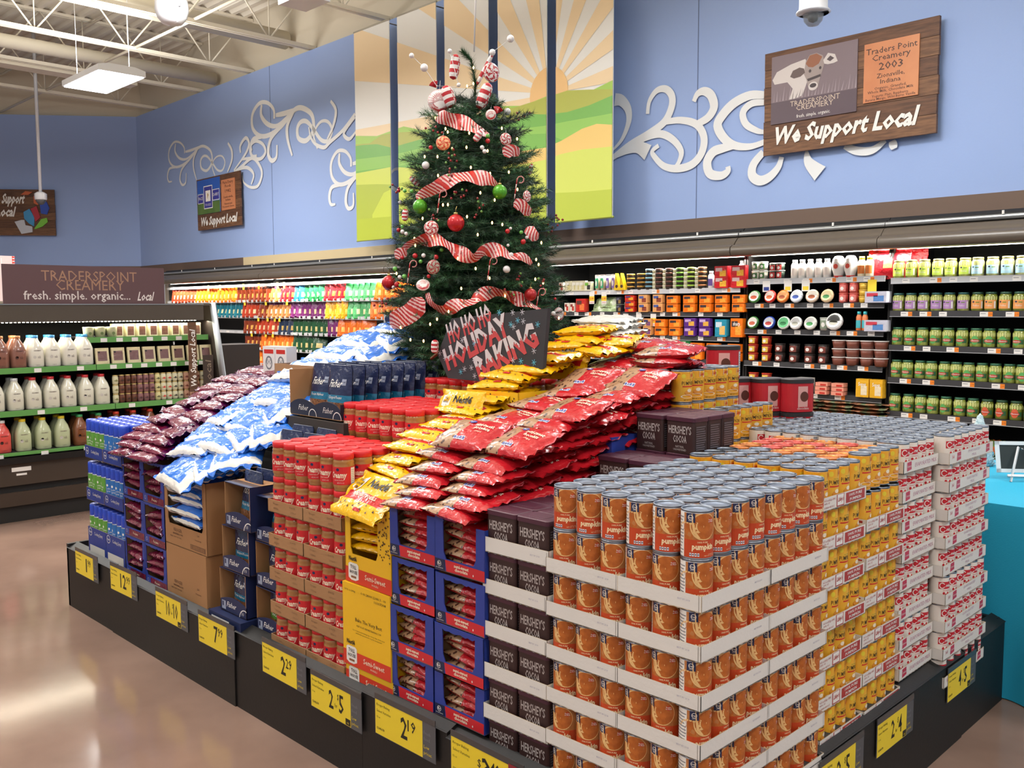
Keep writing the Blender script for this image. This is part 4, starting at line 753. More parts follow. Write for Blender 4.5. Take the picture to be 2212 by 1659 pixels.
for c in range(2):
    for k in range(3):
        x = -3.155 + .216 * c; z = .298 + .187 * k; PX.put((x, .034, z), RD(rr(.5)), f"blue display box of purple bags, {['left', 'right'][c]} stack, {['bottom', 'middle', 'top'][k]} box", 'blue boxes of purple bags')
        for b in range(3): pl(PB_, (x + .105 + rr(.004), .11 + rr(.004), z + .066 + .036 * b), (RD(rr(4) + 4), RD(rr(6)), RD(rr(7))), f"purple bag inside {['left', 'right'][c]} blue box, {['bottom', 'middle', 'top'][k]} box, {od(b + 1)} bag up", G3, (.85, .93, .85))
heap(PB_, (-3.06, -2.85), ((-.03, .87), (.04, .95), (.15, 1.02), (.26, 1.07), (.40, 1.14), (.55, 1.2), (.8, 1.25)), .885, 1.235, .033, .165, 2, lambda L, c, r: f"purple bag on the slope, layer {od(L + 1)} up, {['left', 'right'][c]} column, {od(r + 1)} row", G3, (1, 1, .9), tilt=8, rz=14)
mb = MB().box(-.045, .045, -.03, .03, 0, .13, WHITE); F = plane((0, -.03, 0), (1, 0, 0), (0, 0, 1), .0006); mb.rect(-.035, .095, .035, .115, RED, F); mb.disc(0, .05, .026, .034, GREY, F, n=16, r0=.75, rings=1); mb.text('00', 0, .04, .03, GREY, F)
WC = Proto(mb.build('white_carton'), [], 'box'); WC.put((-2.905, .69, 1.215), RD(8), 'white carton with red print behind the purple bags, left one', 'white cartons'); WC.put((-2.81, .70, 1.215), RD(5), 'white carton with red print behind the purple bags, right one', 'white cartons')
mb = MB(); mb.box(-.15, .15, -.03, .03, 0, .16, WHITE); F = plane((0, -.03, 0), (1, 0, 0), (0, 0, 1), .0006); mb.disc(-.1, .13, .045, .028, NAVY, F, n=18); mb.disc(0, .1, .03, .03, RED, F, n=16, r0=.7); mb.disc(.07, .1, .02, .02, RED, F, n=14, r0=.6)
place(mb.build('white_carton'), (-2.42, 1.18, 1.345), RD(25), 'long white carton with a navy arc and red rings behind the marshmallow bags', 'box')
# ---- cooking spray
def make_spray(col):
    r, h = .0262, .19; b = MB().lathe([(r * .92, 0), (r, .003), (r, .128), (r * .94, .135)], M('#b9bcc2', rough=.3, metal=.8), 18).build('spray_can'); T = [cyl(r, .0003 * i + .0003) for i in range(3)]; l = MB(); C = 2 * pi * r
    l.rect(-C / 2, .045, C / 2, .128, col, T[0], 24, 1); l.rect(-C / 2, .004, C / 2, .045, M('#c9a94a', col2='#e0cf9a', vscale=50, rough=.4), T[0], 24, 1); l.disc(-.004, .1, .006, .006, WHITE, T[1], n=12); l.text('Cooking', .002, .08, .009, WHITE, T[1], w=.028); l.text('Spray', .002, .068, .009, WHITE, T[1], w=.02)
    lo = l.build('paper_label', b); cp = MB().lathe([(r * .96, .132), (r * .98, .134), (r * .98, .176), (r * .93, .186), (r * .8, .1885), (r * .7, .186), (.001, .186)], M('#2148c4', rough=.3, coat=.3), 18).build('cap', b)
    return Proto(b, [lo, cp], 'can')
SG, SB = make_spray(paper('#5d9a3c')), make_spray(paper('#2b6fb8'))
def deco_s(mb, L, T): D = lift(T, .0006); mb.disc(-L * .36, .035, .017, .017, WHITE, D, n=18, r0=.86, rings=1); mb.text('Kroger', -L * .36, .031, .008, WHITE, D, w=.022, bold=.03); mb.text('Cooking Spray', L * .08, .028, .015, WHITE, D, w=.10)
ST = make_tray(.222, .30, .062, KBLUE, deco=[deco_s, None])
def deco_s2(mb, L, T): D = lift(T, .0006); mb.disc(-L * .36, .125, .02, .02, WHITE, D, n=18, r0=.86, rings=1); mb.text('Kroger', -L * .36, .121, .009, WHITE, D, w=.026, bold=.03); mb.text('Cooking Spray', L * .08, .115, .016, WHITE, D, w=.10); mb.rect(-L * .42, .02, L * .4, .06, paper('#cfcdc8'), D)
ST2 = make_tray(.222, .30, .15, KBLUE, deco=[deco_s2, None])
for k in range(3):
    zt = (.297, .583, .795)[k]; zc = (.372, .585, .797)[k]
    for a in range(2): (ST2 if k == 0 else ST).put((-3.502 + .2235 * a, .186, zt), RD(rr(.5)), f"blue cooking spray tray, {['left', 'right'][a]} stack, {['bottom', 'middle', 'top'][k]} tray", 'blue cooking spray trays')
    for i in range(8):
        for j in range(5 if k == 2 else 1):
            (SG if i < 4 else SB).put((-3.586 + .0545 * i + (.004 if i > 3 else 0), .064 + .0545 * j, zc), RD(rr(20) + 14), f"{['green', 'blue'][i > 3]} labelled spray can, {['bottom', 'middle', 'top'][k]} layer, {od(i + 1)} from the left, {od(j + 1)} row", 'cooking spray cans')
# ---- peanut butter jars
def make_jar():
    r, h = .0362, .128; pbm = M('#b07c46', rough=.18, coat=.5, col2='#a06c38', vscale=20); lidc = M('#d32328', rough=.4)
    b = MB().lathe([(r * .8, 0), (r * .95, .003), (r * .9, .009), (r * .97, .013), (r, .02), (r, .088), (r * .95, .095), (r * .98, .098), (r * .9, .106), (r * .84, .11)], pbm, 24).build('peanut_butter_jar')
    T = [cyl(r, .0003 * i + .0003) for i in range(4)]; l = MB(); C = 2 * pi * r; rd = paper('#cc2229')
    l.rect(-C / 2, .024, C / 2, .084, rd, T[0], 36, 1); l.text('Creamy', .0, .048, .019, CREAM, T[1], w=.060, bold=.03, sh=.12); l.disc(-.0, .075, .006, .005, NAVY, T[1], n=12); l.text('peanut butter', .004, .038, .006, paper('#f0c8b8'), T[1], w=.035); l.text('NET WT 16 OZ', .01, .029, .0035, WHITE, T[1], w=.024)
    l.rect(.046, .027, .066, .081, WHITE, T[1], 5, 1); [l.rect(.048, .03 + .006 * k, .063, .0315 + .006 * k, GREY, T[2], 4, 1) for k in range(8)]
    lo = l.build('paper_label', b); q = MB().lathe([(r * .93, .107), (r * .955, .108), (r * .955, .1265), (r * .9, .128), (r * .86, .1275), (.001, .1275)], lidc, 28).build('lid', b)
    return Proto(b, [lo, q], 'jar')
JR = make_jar(); JT = make_tray(.232, .30, .046, M('#a57a52', rough=.8, bump=.05, bscale=90), deco=[lambda mb, L, T: [mb.text(s_, x, z, .007, paper('#7a5638'), lift(T, .0005), w=.035) for s_, x, z in (('Kroger', -.06, .03), ('97206', -.06, .012), ('DATE', .05, .03), ('OCT 09 17', .055, .012))], None])
G4 = 'peanut butter jars'
for k in range(6):
    z = .290 + .1262 * k
    if k < 5:
        for a in range(2): JT.put((-1.7425 + .234 * a, .184, z - .001), RD(rr(.3)), f"brown cardboard tray of peanut butter, {['left', 'right'][a]} stack, {od(k + 1)} from the bottom", 'brown trays of peanut butter')
    for i in range(6):
        for j in range(4 if k == 5 else 1): JR.put((-1.815 + .0758 * i + (.004 if i > 2 else -.001) + rr(.0006), .074 + .0745 * j, z + .0015), RD(14 + rr(22)), f'peanut butter jar, front tier, {lv(k)} layer, {od(i + 1)} from the left, {od(j + 1)} row', G4)
for t, (y0, z, nj) in enumerate(((.385, 1.04, 5), (.79, 1.112, 5))):
    for l in range(2):
        for i in range(6):
            for j in range(nj if l else 1): JR.put((-1.815 + .0758 * i, y0 + .0745 * j, z - .0 - .127 * (1 - l)), RD(16 + rr(22)), f"peanut butter jar, {['middle', 'back'][t]} tier, {['lower', 'upper'][l]} layer, {od(i + 1)} from the left, {od(j + 1)} row", G4)
# ---- nut pouches
f_nv = film('#232c4e'); f_tl = film('#1f6f92'); f_nut = M('#8a5a3a', rough=.35, coat=.3, kind='spots', col2='#54301c', vscale=70, bump=.5, bscale=60)
def make_pouch(name, w, h, nm, tl=None, big=False):
    mb = MB(); nu, nv = 14, 14; m2 = tl or f_tl
    def S(x, y, e=0, side=1):
        u = 2 * x / w; v = y / h; p = max(0, 1 - abs(u) ** 3) ** .6 * max(0, 1 - (v * 1.02) ** 2.2); th = .03 * p + .0015
        n = noise.noise(Vector((x * 30, y * 30, side + len(name)))) * .004 * (.3 + p); hw = 1 - (max(0, v - .93) / .07) ** 2 * .12
        return Vector((x * hw, -(th + e + n) * side, y))
    for side in (1, -1):
        o = len(mb.v); mb.v += [tuple(S((i / nu * 2 - 1) * w / 2, j / nv * h, 0, side)) for j in range(nv + 1) for i in range(nu + 1)]
        for j in range(nv):
            for i in range(nu):
                a = o + j * (nu + 1) + i; f = [a, a + 1, a + nu + 2, a + nu + 1]; v = (j + .5) / nv; m = f_nut if v < .3 and 0 < i < nu - 1 else (m2 if v < .45 else f_nv)
                if m not in mb.ms: mb.ms.append(m)
                mb.f.append(f if side > 0 else f[::-1]); mb.mi.append(mb.ms.index(m)); mb.sm.append(True)
    L = lambda e: (lambda x, y, z=0: S(x, y, e + z))
    mb.text('Fisher', -.008, h * .58, .030, WHITE, L(.0015), w=w * .52, bold=.01, sh=.35); mb.text(nm, 0, h * .36, .011, WHITE, L(.0015), w=w * .55, sh=.1); mb.rect(w * .2, h * .62, w * .36, h * .74, paper('#8a93a8'), L(.0012)); mb.text('NON GMO', w * .28, h * .67, .005, f_nv, L(.002), w=w * .12, bold=.02)
    e = .0012; mb.tube([S(x, h, 0, 1) for x in (-w / 2 * .98, -w / 4, 0, w / 4, w / 2 * .98)], .0012, paper('#8f96a8'), 4)
    return Proto(mb.build(name), [], 'pouch')
FP = [make_pouch('nut_pouch', .15, .205, 'Pecan Halves'), make_pouch('nut_pouch', .15, .205, 'Chopped Pecans')]; FG = make_pouch('nut_pouch', .15, .205, 'Walnuts', film('#5a8a3a')); G5 = 'navy nut pouches'
def fbox():
    W, D, H = .2, .26, .172; mb = MB(); t = .003; nvp = paper('#1c2750')
    mb.box(0, W, 0, D, 0, t, m_in); mb.box(0, t, 0, D, 0, H, m_kraft); mb.box(W - t, W, 0, D, 0, H, nvp); mb.box(W - 2 * t, W - t, 0, D, t, H - t, m_kraft); mb.box(0, W, D - t, D, 0, H, m_in); mb.box(0, W, 0, .05, H - t, H, nvp); mb.box(0, W, .02, D, H - t, H, m_kraft)
    pts = [(0, 0), (W, 0)] + [(W - W * k / 10, .045 + .018 * sin(pi * (k / 10))) for k in range(11)]; mb.prism(pts, t, nvp)
    F = plane((0, 0, 0), (1, 0, 0), (0, 0, 1), .0005); mb.text('Fisher', .085, .022, .021, WHITE, F, w=.07, sh=.3, bold=.01); mb.rect(.012, .008, .042, .042, paper('#9aa3b8'), F); mb.rect(.016, .02, .026, .038, nvp, lift(F, .0004)); mb.disc(.185, -.005, .04, .04, WHITE, lambda x, y, z=0: F(min(max(x, .0), W), max(y, 0.0)), n=28, r0=.9, rings=1); mb.text('10', .172, .01, .014, WHITE, F, w=.016)
    return Proto(mb.build('display_box'), [], 'box')
FB = fbox()
mb = MB(); mb.box(-2.285, -2.03, .004, .30, .29, .335, NAVY); mb.rect(-2.26, .305, -2.12, .32, WHITE, plane((0, .004, 0), (1, 0, 0), (0, 0, 1), .0006)); tag(mb.build('navy_box_lid'), 'low navy box with white strip under the left nut pouch stack', 'box')
for c, (x0, y0) in enumerate(((-2.245, .036), (-1.995, .06))):
    for k in range(3):
        z = .337 + .1755 * k - (.03 if c else 0); xs = x0 + .03 * k if not c else x0 + .004 * k - .01; FB.put((xs, y0, z), RD(rr(1)), f"navy arched display box, {['left', 'right'][c]} nut stack, {['bottom', 'middle', 'top'][k]} box", 'navy nut boxes')
        for b in range(2): (FG if c and k < 2 else FP[k % 2]).put((xs + .1, y0 + .055 + .055 * b, z + .006), (RD(-5 if k == 2 else 4), 0, RD(rr(4))), f"nut pouch standing in {['left', 'right'][c]} stack, {['bottom', 'middle', 'top'][k]} box, {['front', 'back'][b]} row", G5, (1, .8, .80 if k < 2 else 1.02))
for i in range(2):
    for j in range(3): FP[0].put((-2.06 + .165 * i, .24 + .05 * j, .845 + .015 * j), (RD(-8), 0, RD(rr(4))), f"nut pouch on the low step behind the jars, {['left', 'right'][i]} column, {od(j + 1)} row", G5)
for i in range(2):
    for j in range(8): FP[(i + j) % 2].put((-2.10 + .175 * i, (.43, .40)[i] + .062 * j, 1.10 + rr(.002)), (RD(-4 + rr(2)), 0, RD(rr(3))), f"nut pouch in the raised display, {['left', 'right'][i]} column, {od(j + 1)} from the front", G5)
mb = MB(); W = .37; nvp = paper('#1c2238'); pts = [(0, 0), (W, 0), (W, .035)] + [(W - W * k / 12, .045 + .02 * abs(sin(pi * k / 6))) for k in range(1, 12)] + [(0, .04)]; mb.prism(pts, .003, nvp); mb.box(0, .004, 0, .5, 0, .18, m_kraft); mb.box(W - .004, W, 0, .5, 0, .06, nvp); mb.box(0, W, 0, .5, -.003, 0, m_in)
F = plane((0, 0, 0), (1, 0, 0), (0, 0, 1), .0005); [mb.text('Fisher', x, .02, .022, WHITE, F, w=.07, sh=.3) for x in (.1, .28)]; [mb.disc(x, .0, .03, .03, WHITE, lambda a, b, z=0: F(a, max(b, 0)), n=24, r0=.88, rings=1) for x in (.17, .345)]
place(mb.build('display_box'), (-2.2, .345, 1.10), RD(-1), 'dark display box holding the raised nut pouches, behind the red lids', 'box')
mb = MB(); mb.box(-2.23, -1.80, .33, 1.0, .85, 1.09, m_core); tag(mb.build('support_block'), 'dark support block under the raised nut pouches', 'support')
# big clear nut bags under the tree
f_nut2 = M('#7d5a42', rough=.2, coat=.5, kind='spots', col2='#4f3626', vscale=45, bump=.6, bscale=50)
for i in range(2):
    mb = MB(); w = .2; n = 12
    def S(x, y, side): u = 2 * x / w; p = max(0, 1 - abs(u) ** 4) ** .5 * (1 - (y / .22) ** 3 * .9); return (x, -side * (.035 * p + noise.noise(Vector((x * 25, y * 25, i))) * .006), y)
    for side in (1, -1):
        o = len(mb.v); mb.v += [S((a / n * 2 - 1) * w / 2, b / n * .22, side) for b in range(n + 1) for a in range(n + 1)]
        for b in range(n):
            for a in range(n):
                q = o + b * (n + 1) + a; f = [q, q + 1, q + n + 2, q + n + 1]; m = f_nut2 if b < 6 else (film('#1f5f7a') if b < 8 else f_nv)
                if m not in mb.ms: mb.ms.append(m)
                mb.f.append(f if side > 0 else f[::-1]); mb.mi.append(mb.ms.index(m)); mb.sm.append(True)
    place(mb.build('nut_bag'), (-2.06 + .215 * i, .93 + .03 * i, 1.20), RD(4 - 6 * i), ['large nut bag with teal band under the tree, beside the marshmallow bags', 'large nut bag with teal band under the tree, nearer the chalkboard'][i], 'bag', 'large nut bags')
# red canisters behind the yellow cans
def make_canister():
    b = MB(); sec = rsq(.13, .09, .044, 8); loft(b, [(sec, 0), (sec, .118)], M('#c02430', rough=.4)); F = plane((0, -.0452, 0), (1, 0, 0), (0, 0, 1), .0004); R = cyl(.0452, .0004, 0)
    b.rect(-.022, .02, .02, .1, paper('#e0a8a4'), F); b.disc(.005, .06, .018, .02, paper('#5a2c20'), lift(F, .0004)); b.text('chocolate', 0, .01, .01, WHITE, F, w=.05)
    T = lambda x, y, z=0: Vector((.0208, 0, 0)) + R(x, y, z); b.rect(-.03, .012, .03, .105, paper('#d5d8de'), T, 8, 1); [b.rect(-.025, .02 + k * .009, .022, .023 + k * .009, GREY, lift(T, .0004), 6, 1) for k in range(9)]
    o = b.build('frosting_canister'); l = MB(); loft(l, [(rsq(.134, .094, .046, 8), .112), (rsq(.134, .094, .046, 8), .126), (rsq(.12, .08, .04, 8), .129)], M('#2a2629', rough=.5)); return Proto(o, [l.build('lid', o)], 'canister')
CN_ = make_canister()
for l in range(3):
    for i in range(4):
        if l < 2 and i < 2: continue
        CN_.put((-.94 + .098 * i - (.0 if i < 3 else 0), 1.50 + .055 * i, .99 + .13 * l - .13), RD(58 + rr(5)), f"red canister with black lid, {['bottom', 'middle', 'top'][l]} layer, {od(i + 1)} from the left", 'red canisters')
CN_.put((-.86, 1.47, 1.25), RD(40), 'single red canister with black lid behind the red bag summit', 'red canisters')
# ---------------------------------------------------------------- refrigerated wall cases
m_can = M('#5b5248', rough=.32, spec=.6); m_sil = M('#a9adb0', rough=.3, metal=.7); m_dk = M('#151414', rough=.7); m_rail = M('#3c3c3f', rough=.4); m_railw = M('#c9ccd0', rough=.4); m_tube = M('#fff6e6', emit=9)
TAGW = paper('#eeece8'); TAGO = paper('#f08a2a'); TAGY = paper('#f5d63a')
def wextr(mb, s0, s1, prof, m, smooth=True):
    n = len(prof); vs = [WP(s, z, o) for s in (s0, s1) for o, z in prof]
    mb.add(vs, [(i, i + 1, i + 1 + n, i + n) for i in range(n - 1)], m, smooth); mb.add(vs, [tuple(range(n))[::-1], tuple(range(n, 2 * n))], m)
def WF(s, z, off=0): return plane(WP(s, z, off), -WD, (0, 0, 1))
def case(s0, s1, shelves, label, rails='d', light=True, pit=False):
    e = empty('refrigerated_case', WP((s0 + s1) / 2, 0, -.5)); tag(e, label, 'refrigerated case')
    mb = MB(); wextr(mb, s0, s1, [(-.34, 2.2), (-.02, 2.19), (.0, 2.17), (.04, 2.165), (.05, 2.13)], m_dk); wextr(mb, s0, s1, [(.035, 2.155), (.075, 2.15), (.08, 2.12), (.04, 2.115)], m_sil)
    wextr(mb, s0, s1, [(.03, 2.12), (.09, 2.1), (.13, 2.06), (.14, 2.045), (.17, 2.04), (.20, 2.02), (.205, 1.98), (.19, 1.955), (.14, 1.945), (.0, 1.96), (.0, 2.1)], m_can); part(mb, 'canopy', e)
    mb = MB(); s = s0 + .4
    while s < s1: wbox(mb, s, s + .015, .078, .084, 2.15, 2.175, WHITE); s += 1.22
    part(mb, 'canopy_clip', e) if mb.v else 0
    mb = MB(); wbox(mb, s0, s1, -.82, -.78, 0, 2.1, m_dk); wbox(mb, s0, s0 + .015, -.8, -.05, 0, 2.0, m_dk); wbox(mb, s1 - .015, s1, -.8, -.05, 0, 2.0, m_dk); part(mb, 'cabinet', e)
    mb = MB(); wbox(mb, s0, s1, -.78, .12, .0, .42, M('#2e2a26', rough=.5)); wbox(mb, s0, s1, .1, .15, .3, .46, m_can); part(mb, 'base', e)
    if light:
        mb = MB(); wbox(mb, s0 + .03, s1 - .03, -.12, -.07, 1.955, 1.97, m_tube); part(mb, 'light_tube', e)
    for i, z in enumerate(shelves):
        m = m_railw if (rails == 'w' or i == 0) else m_rail; mb = MB(); wbox(mb, s0 + .02, s1 - .02, -.75, -.006, z - .012, z, m_rail); wbox(mb, s0 + .02, s1 - .02, -.008, .0, z - .04, z + .004, m); wbox(mb, s0 + .02, s1 - .02, 0, .003, z - .041, z - .038, m_railw)
        s = s1 - .1 - .05 * random.random()
        while s > s0 + .12:
            T = WF(s, z - .036, .0008); mb.rect(0, 0, .055, .032, TAGW, T); mb.rect(.006, .018, .04, .022, GREY, lift(T, .0005))
            if random.random() < .5: mb.rect(.055, 0, .085, .032, TAGO if rails == 'd' else TAGY, T); mb.text('2.99', .07, .01, .012, paper('#a8301c'), lift(T, .0006), w=.024)
            s -= random.choice([.14, .17, .2, .28] if rails == 'd' else [.25, .3])
        part(mb, 'shelf', e)
    return e
def pt(name, mb, s, z, off, lab, cat, grp=None, rz=0):
    o = mb.build(name); o.location = WP(s, z, off); o.rotation_euler = (0, 0, WR + rz); return tag(o, lab, cat, grp)
case(-1.5, .945, (1.735, 1.49, 1.235, .99, .735), 'refrigerated case of pickle jars at the right end of the wall')
case(.95, 2.2, (1.755, 1.555, 1.338, 1.068, .83, .61), 'refrigerated case of tubs and round packs, next to the pickle case')
case(2.21, 4.66, (1.69, 1.482, 1.268, 1.06, .84), 'refrigerated case of block cheese, right of the tree')
case(4.67, 7.1, (1.69, 1.482, 1.268, 1.06), 'refrigerated case directly behind the tree')
case(7.11, 10.2, (.7,), 'refrigerated case of shredded cheese bags just left of the tree', 'w')
case(10.21, 13.9, (.7,), 'refrigerated case of shredded cheese bags running into the far corner', 'w')
for s in (12, 8.6): area('case_light', WP(s, 1.93, .02), (0, 0, 0), 3.2, .06, 110, (1, .93, .78))
for s, l in ((5.9, 2.4), (3.4, 2.4), (1.55, 1.2), (-.2, 2.2)): area('case_light', WP(s, 1.93, -.02), (0, 0, WR), l, .05, 15 * l, (1, .95, .84))
# pickle jars
m_lidg = M('#2c5c44', rough=.35, metal=.4)
def jar_p(lc, liq, main, kind, name='pickle_jar'):
    r, h = .0425, .135; b = MB().lathe([(r * .9, 0), (r, .008), (r, h * .74), (r * .86, h * .86), (r * .78, h * .9)], M(liq, rough=.12, coat=.6, col2='#6a7a2a', vscale=26), 18).build(name)
    T = [cyl(r, .0004 + .0004 * i) for i in range(4)]; l = MB(); mm = paper(main)
    if kind == 'k': l.rect(-.045, .018, .048, .08, mm, T[0], 12, 1); l.disc(-.018, .066, .008, .006, NAVY, T[1], n=12); l.rect(-.002, .06, .022, .066, paper('#6a8a2a'), T[1], 4, 1); l.text('Pickles', 0, .035, .014, WHITE, T[1], w=.04); l.rect(.034, .022, .046, .07, WHITE, T[1], 3, 1)
    else:
        l.rect(-.05, .028, .05, .06, paper('#33603a'), T[0], 12, 1); l.disc(0, .05, .024, .032, mm, T[1], n=18); l.disc(0, .047, .032, .011, paper('#c23b30'), T[2], n=18, r0=0); l.text('Claussen', 0, .0435, .009, WHITE, T[3], w=.048, bold=.02)
    for k in range(7): l.disc(-.05 + .017 * k, h * .68, .007, .016, paper('#cfd488'), T[0], n=8, rings=1)
    lo = l.build('paper_label', b); c = MB().lathe([(r * .84, h * .885), (r * .86, h * .89), (r * .86, h * .985), (r * .8, h), (.001, h * .99)], M(lc, rough=.35, metal=.4), 18).build('lid', b); return Proto(b, [lo, c], 'jar')
JL = jar_p('#8f8a5a', '#b9b85a', '#c6e05a', 'k'); JB = jar_p('#8f8a5a', '#c9c88a', '#a9d3e4', 'k'); JPu = jar_p('#2f5a58', '#b9b868', '#b58ac0', 'k'); JO = jar_p('#3a5a4a', '#8f9038', '#eda05a', 'k'); JG = jar_p('#3a6a50', '#aeb45a', '#5aa85a', 'c'); JRd = jar_p('#33523c', '#7a7a30', '#d2603c', 'c')
for row, (z, seq) in enumerate(((1.735, [(JL, 6, 'lime labelled'), (JB, 5, 'pale blue labelled')]), (1.49, [(JPu, 6, 'mauve labelled'), (JO, 5, 'orange labelled')]), (1.235, [(JG, 11, 'green labelled')]), (.99, [(JG, 12, 'green labelled')]), (.735, [(JG, 7, 'green labelled'), (JRd, 5, 'red labelled')]))):
    s = .885; n = 0
    for pr, k, nm in seq:
        for i in range(k):
            n += 1; pr.put(WP(s + rr(.003), z, -.055 + rr(.006)), WR + rr(.25), f'{nm} pickle jar on the {["top", "second", "third", "fourth", "fifth"][row]} shelf, {od(n)} from the left', 'pickle jars'); s -= (.094 if row != 3 else .088)
# generic low detail packs
def brick(w, h, d, c1, c2=None, c3=None, nm='cheese_block', txt=None):
    mb = MB(); mb.box(-w / 2, w / 2, -d, 0, 0, h, film(c1)); F = plane((0, -d, 0), (1, 0, 0), (0, 0, 1), .0006)
    if c2: mb.rect(-w * .1, h * .12, w * .38, h * .62, film(c2), F)
    if c3: mb.rect(-w * .42, h * .55, w * .1, h * .85, paper(c3), F)
    if txt: mb.text(txt, 0, h * .62, h * .2, WHITE, lift(F, .0006), w=w * .6, bold=.02)
    for s in (-1, 1): mb.add([(s * w / 2, -d, 0), (s * (w / 2 + .006), -d / 2, h * .1), (s * (w / 2 + .006), -d / 2, h * .9), (s * w / 2, -d, h)], [(0, 1, 2, 3)], film(c1))
    return Proto(mb.build(nm), [], 'package')
def tub(r1, r2, h, c, lc, lab=None, nm='tub', lh=.006):
    mb = MB(); mb.lathe([(r1, 0), (r2, h)], M(c, rough=.4), 16); mb.lathe([(r2 * 1.05, h - lh), (r2 * 1.06, h), (r2 * .95, h + .002), (.001, h + .001)], M(lc, rough=.4), 16)
    if lab: T = cyl((r1 + r2) / 2 * 1.01, .002); mb.rect(-r1 * .8, h * .15, r1 * .8, h * .8, paper(lab), T, 6, 1); mb.disc(0, h * .45, r1 * .4, h * .2, WHITE, cyl((r1 + r2) / 2 * 1.01, .003), n=10)
    return Proto(mb.build(nm), [], 'tub')
def disc_pack(r, c1, c2, c3, nm='round_cheese_pack'):
    mb = MB(); T = Matrix.Rotation(RD(72), 4, 'X'); TT = Matrix.Translation((0, -.02, r * .93)) @ T
    mb.lathe([(r * .8, 0), (r, .008), (r, .022), (r * .9, .028), (.001, .029)], film(c1), 20, T=TT); F = lambda e: (lambda x, y, z=0: TT @ Vector((x, y, (.031 + e + z)))); mb.disc(0, 0, r * .8, r * .8, paper(c2), F(.0), n=18); mb.disc(0, -.01, r * .55, r * .3, paper(c3), F(.0006), n=14)
    return Proto(mb.build(nm), [], 'package')
def bottle(r, h, c, cc, lab, nm='bottle'):
    mb = MB(); mb.lathe([(r * .9, 0), (r, .005), (r, h * .72), (r * .7, h * .82), (r * .6, h * .85)], M(c, rough=.3, coat=.3), 16); mb.lathe([(r * .66, h * .84), (r * .66, h), (.001, h)], M(cc, rough=.4), 14); mb.rect(-r, h * .15, r, h * .55, paper(lab), cyl(r, .0006), 8, 1); return Proto(mb.build(nm), [], 'bottle')
def rowput(pr, pxs_, z, lab, grp, off=-.03, stack=1, dz=0, rz=0, jz=.05):
    for i, px in enumerate(pxs_):
        for k in range(stack):
            w_ = f', {od(k + 1)} up' if stack > 1 else ''; pr.put(WP(pxs(px), z + dz * k, off), WR + rz + rr(jz), f'{lab}, {od(i + 1)} from left{w_}' if len(pxs_) > 1 else f'{lab}{w_}', grp)
OR_ = brick(.125, .072, .045, '#f07818', '#f2a63c', '#3a2a2a'); OR2 = brick(.12, .16, .05, '#f07818', '#f2a63c', '#3a2a2a', txt='sharp')
rowput(OR_, (1452, 1488, 1523, 1557, 1594), 1.482, 'orange wrapped cheese block on the second shelf', 'orange cheese blocks', stack=2, dz=.076)
rowput(OR_, (1427, 1458), 1.268, 'orange wrapped cheese block on the third shelf', 'orange cheese blocks', stack=2, dz=.076); rowput(OR2, (1592,), 1.268, 'tall orange cheese pack at the right end of the third shelf', 'orange cheese blocks')
rowput(OR_, (1505, 1540, 1586), 1.06, 'orange wrapped cheese block on the fourth shelf', 'orange cheese blocks', stack=2, dz=.076)
PU_ = brick(.12, .078, .045, '#5c2c86', '#e8b04a', '#c9a8d8'); rowput(PU_, (1490, 1522), 1.268, 'purple wrapped cheese block on the third shelf', 'purple cheese blocks', stack=2, dz=.082)
TL_ = brick(.12, .15, .05, '#2a93b0', '#f0c070', '#cfe4ee'); rowput(TL_, (1558,), 1.268, 'teal cheese pack on the third shelf', 'teal cheese pack')
GN_ = brick(.10, .052, .045, '#1f6a38', '#8ab85a', '#d9d9c0'); rowput(GN_, (1339,), 1.268, 'dark green cheese block on the third shelf', 'green cheese blocks', stack=3, dz=.056); rowput(GN_, (1480,), 1.06, 'green cheese block on the fourth shelf', 'green cheese blocks', stack=3, dz=.056)
PKb = brick(.10, .075, .05, '#e0a060', '#7a4a7a', '#3a3a6a'); rowput(PKb, (1371, 1400), 1.268, 'tan boxed cheese with dark window on the third shelf', 'boxed cheeses', stack=2, dz=.078); PKc = brick(.105, .078, .05, '#e8a868', '#8a4030', '#4a5a9a'); rowput(PKc, (1390, 1421), 1.482, 'tan boxed cheese with dark oval on the second shelf', 'boxed cheeses', stack=2, dz=.081)
RDk = brick(.10, .05, .06, '#c8301c', '#e8a030', '#3a2a6a'); rowput(RDk, (1361,), 1.482, 'red and blue cheese stick pack on the second shelf', 'stick packs', stack=3, dz=.053, rz=.2)
RC = brick(.135, .1, .05, '#cf2128', '#f2b83a', '#e8c8c8'); rowput(RC, (1557, 1593), 1.69, 'red cheese pack at the right end of the top shelf', 'red cheese packs', stack=2, dz=.088)
gb = lambda c: tub(.036, .036, .036, c, '#1c1a16', None, 'cheese_tub', .004)
GT = [tub(.036, .037, .034, '#2a241c', c, None, 'cheese_tub', .012) for c in ('#b8862c', '#7ab0c8', '#5a2c20', '#7ab83c', '#a8d04a', '#b87848')]; CRm = tub(.03, .032, .034, '#d9d6b0', '#efeed8', None, 'spread_tub', .01)
for q, (px, pi, n) in enumerate(((1357, 0, 4), (1379, 0, 4), (1397, 1, 5), (1418, 2, 5), (1440, 2, 5), (1463, 3, 5), (1487, 4, 5), (1510, 5, 5))):
    rowput(GT[pi], (px,), 1.69, f'small round {["gold", "sky blue", "maroon", "green", "lime", "copper"][pi]} lidded tub, {od(q + 1)} stack on the top shelf', 'stacked small tubs', stack=n, dz=.0385)
rowput(CRm, (1408, 1430, 1452, 1475, 1499), 1.69, 'cream spread tub between the coloured stacks', 'cream spread tubs', stack=5, dz=.0365, off=-.045)
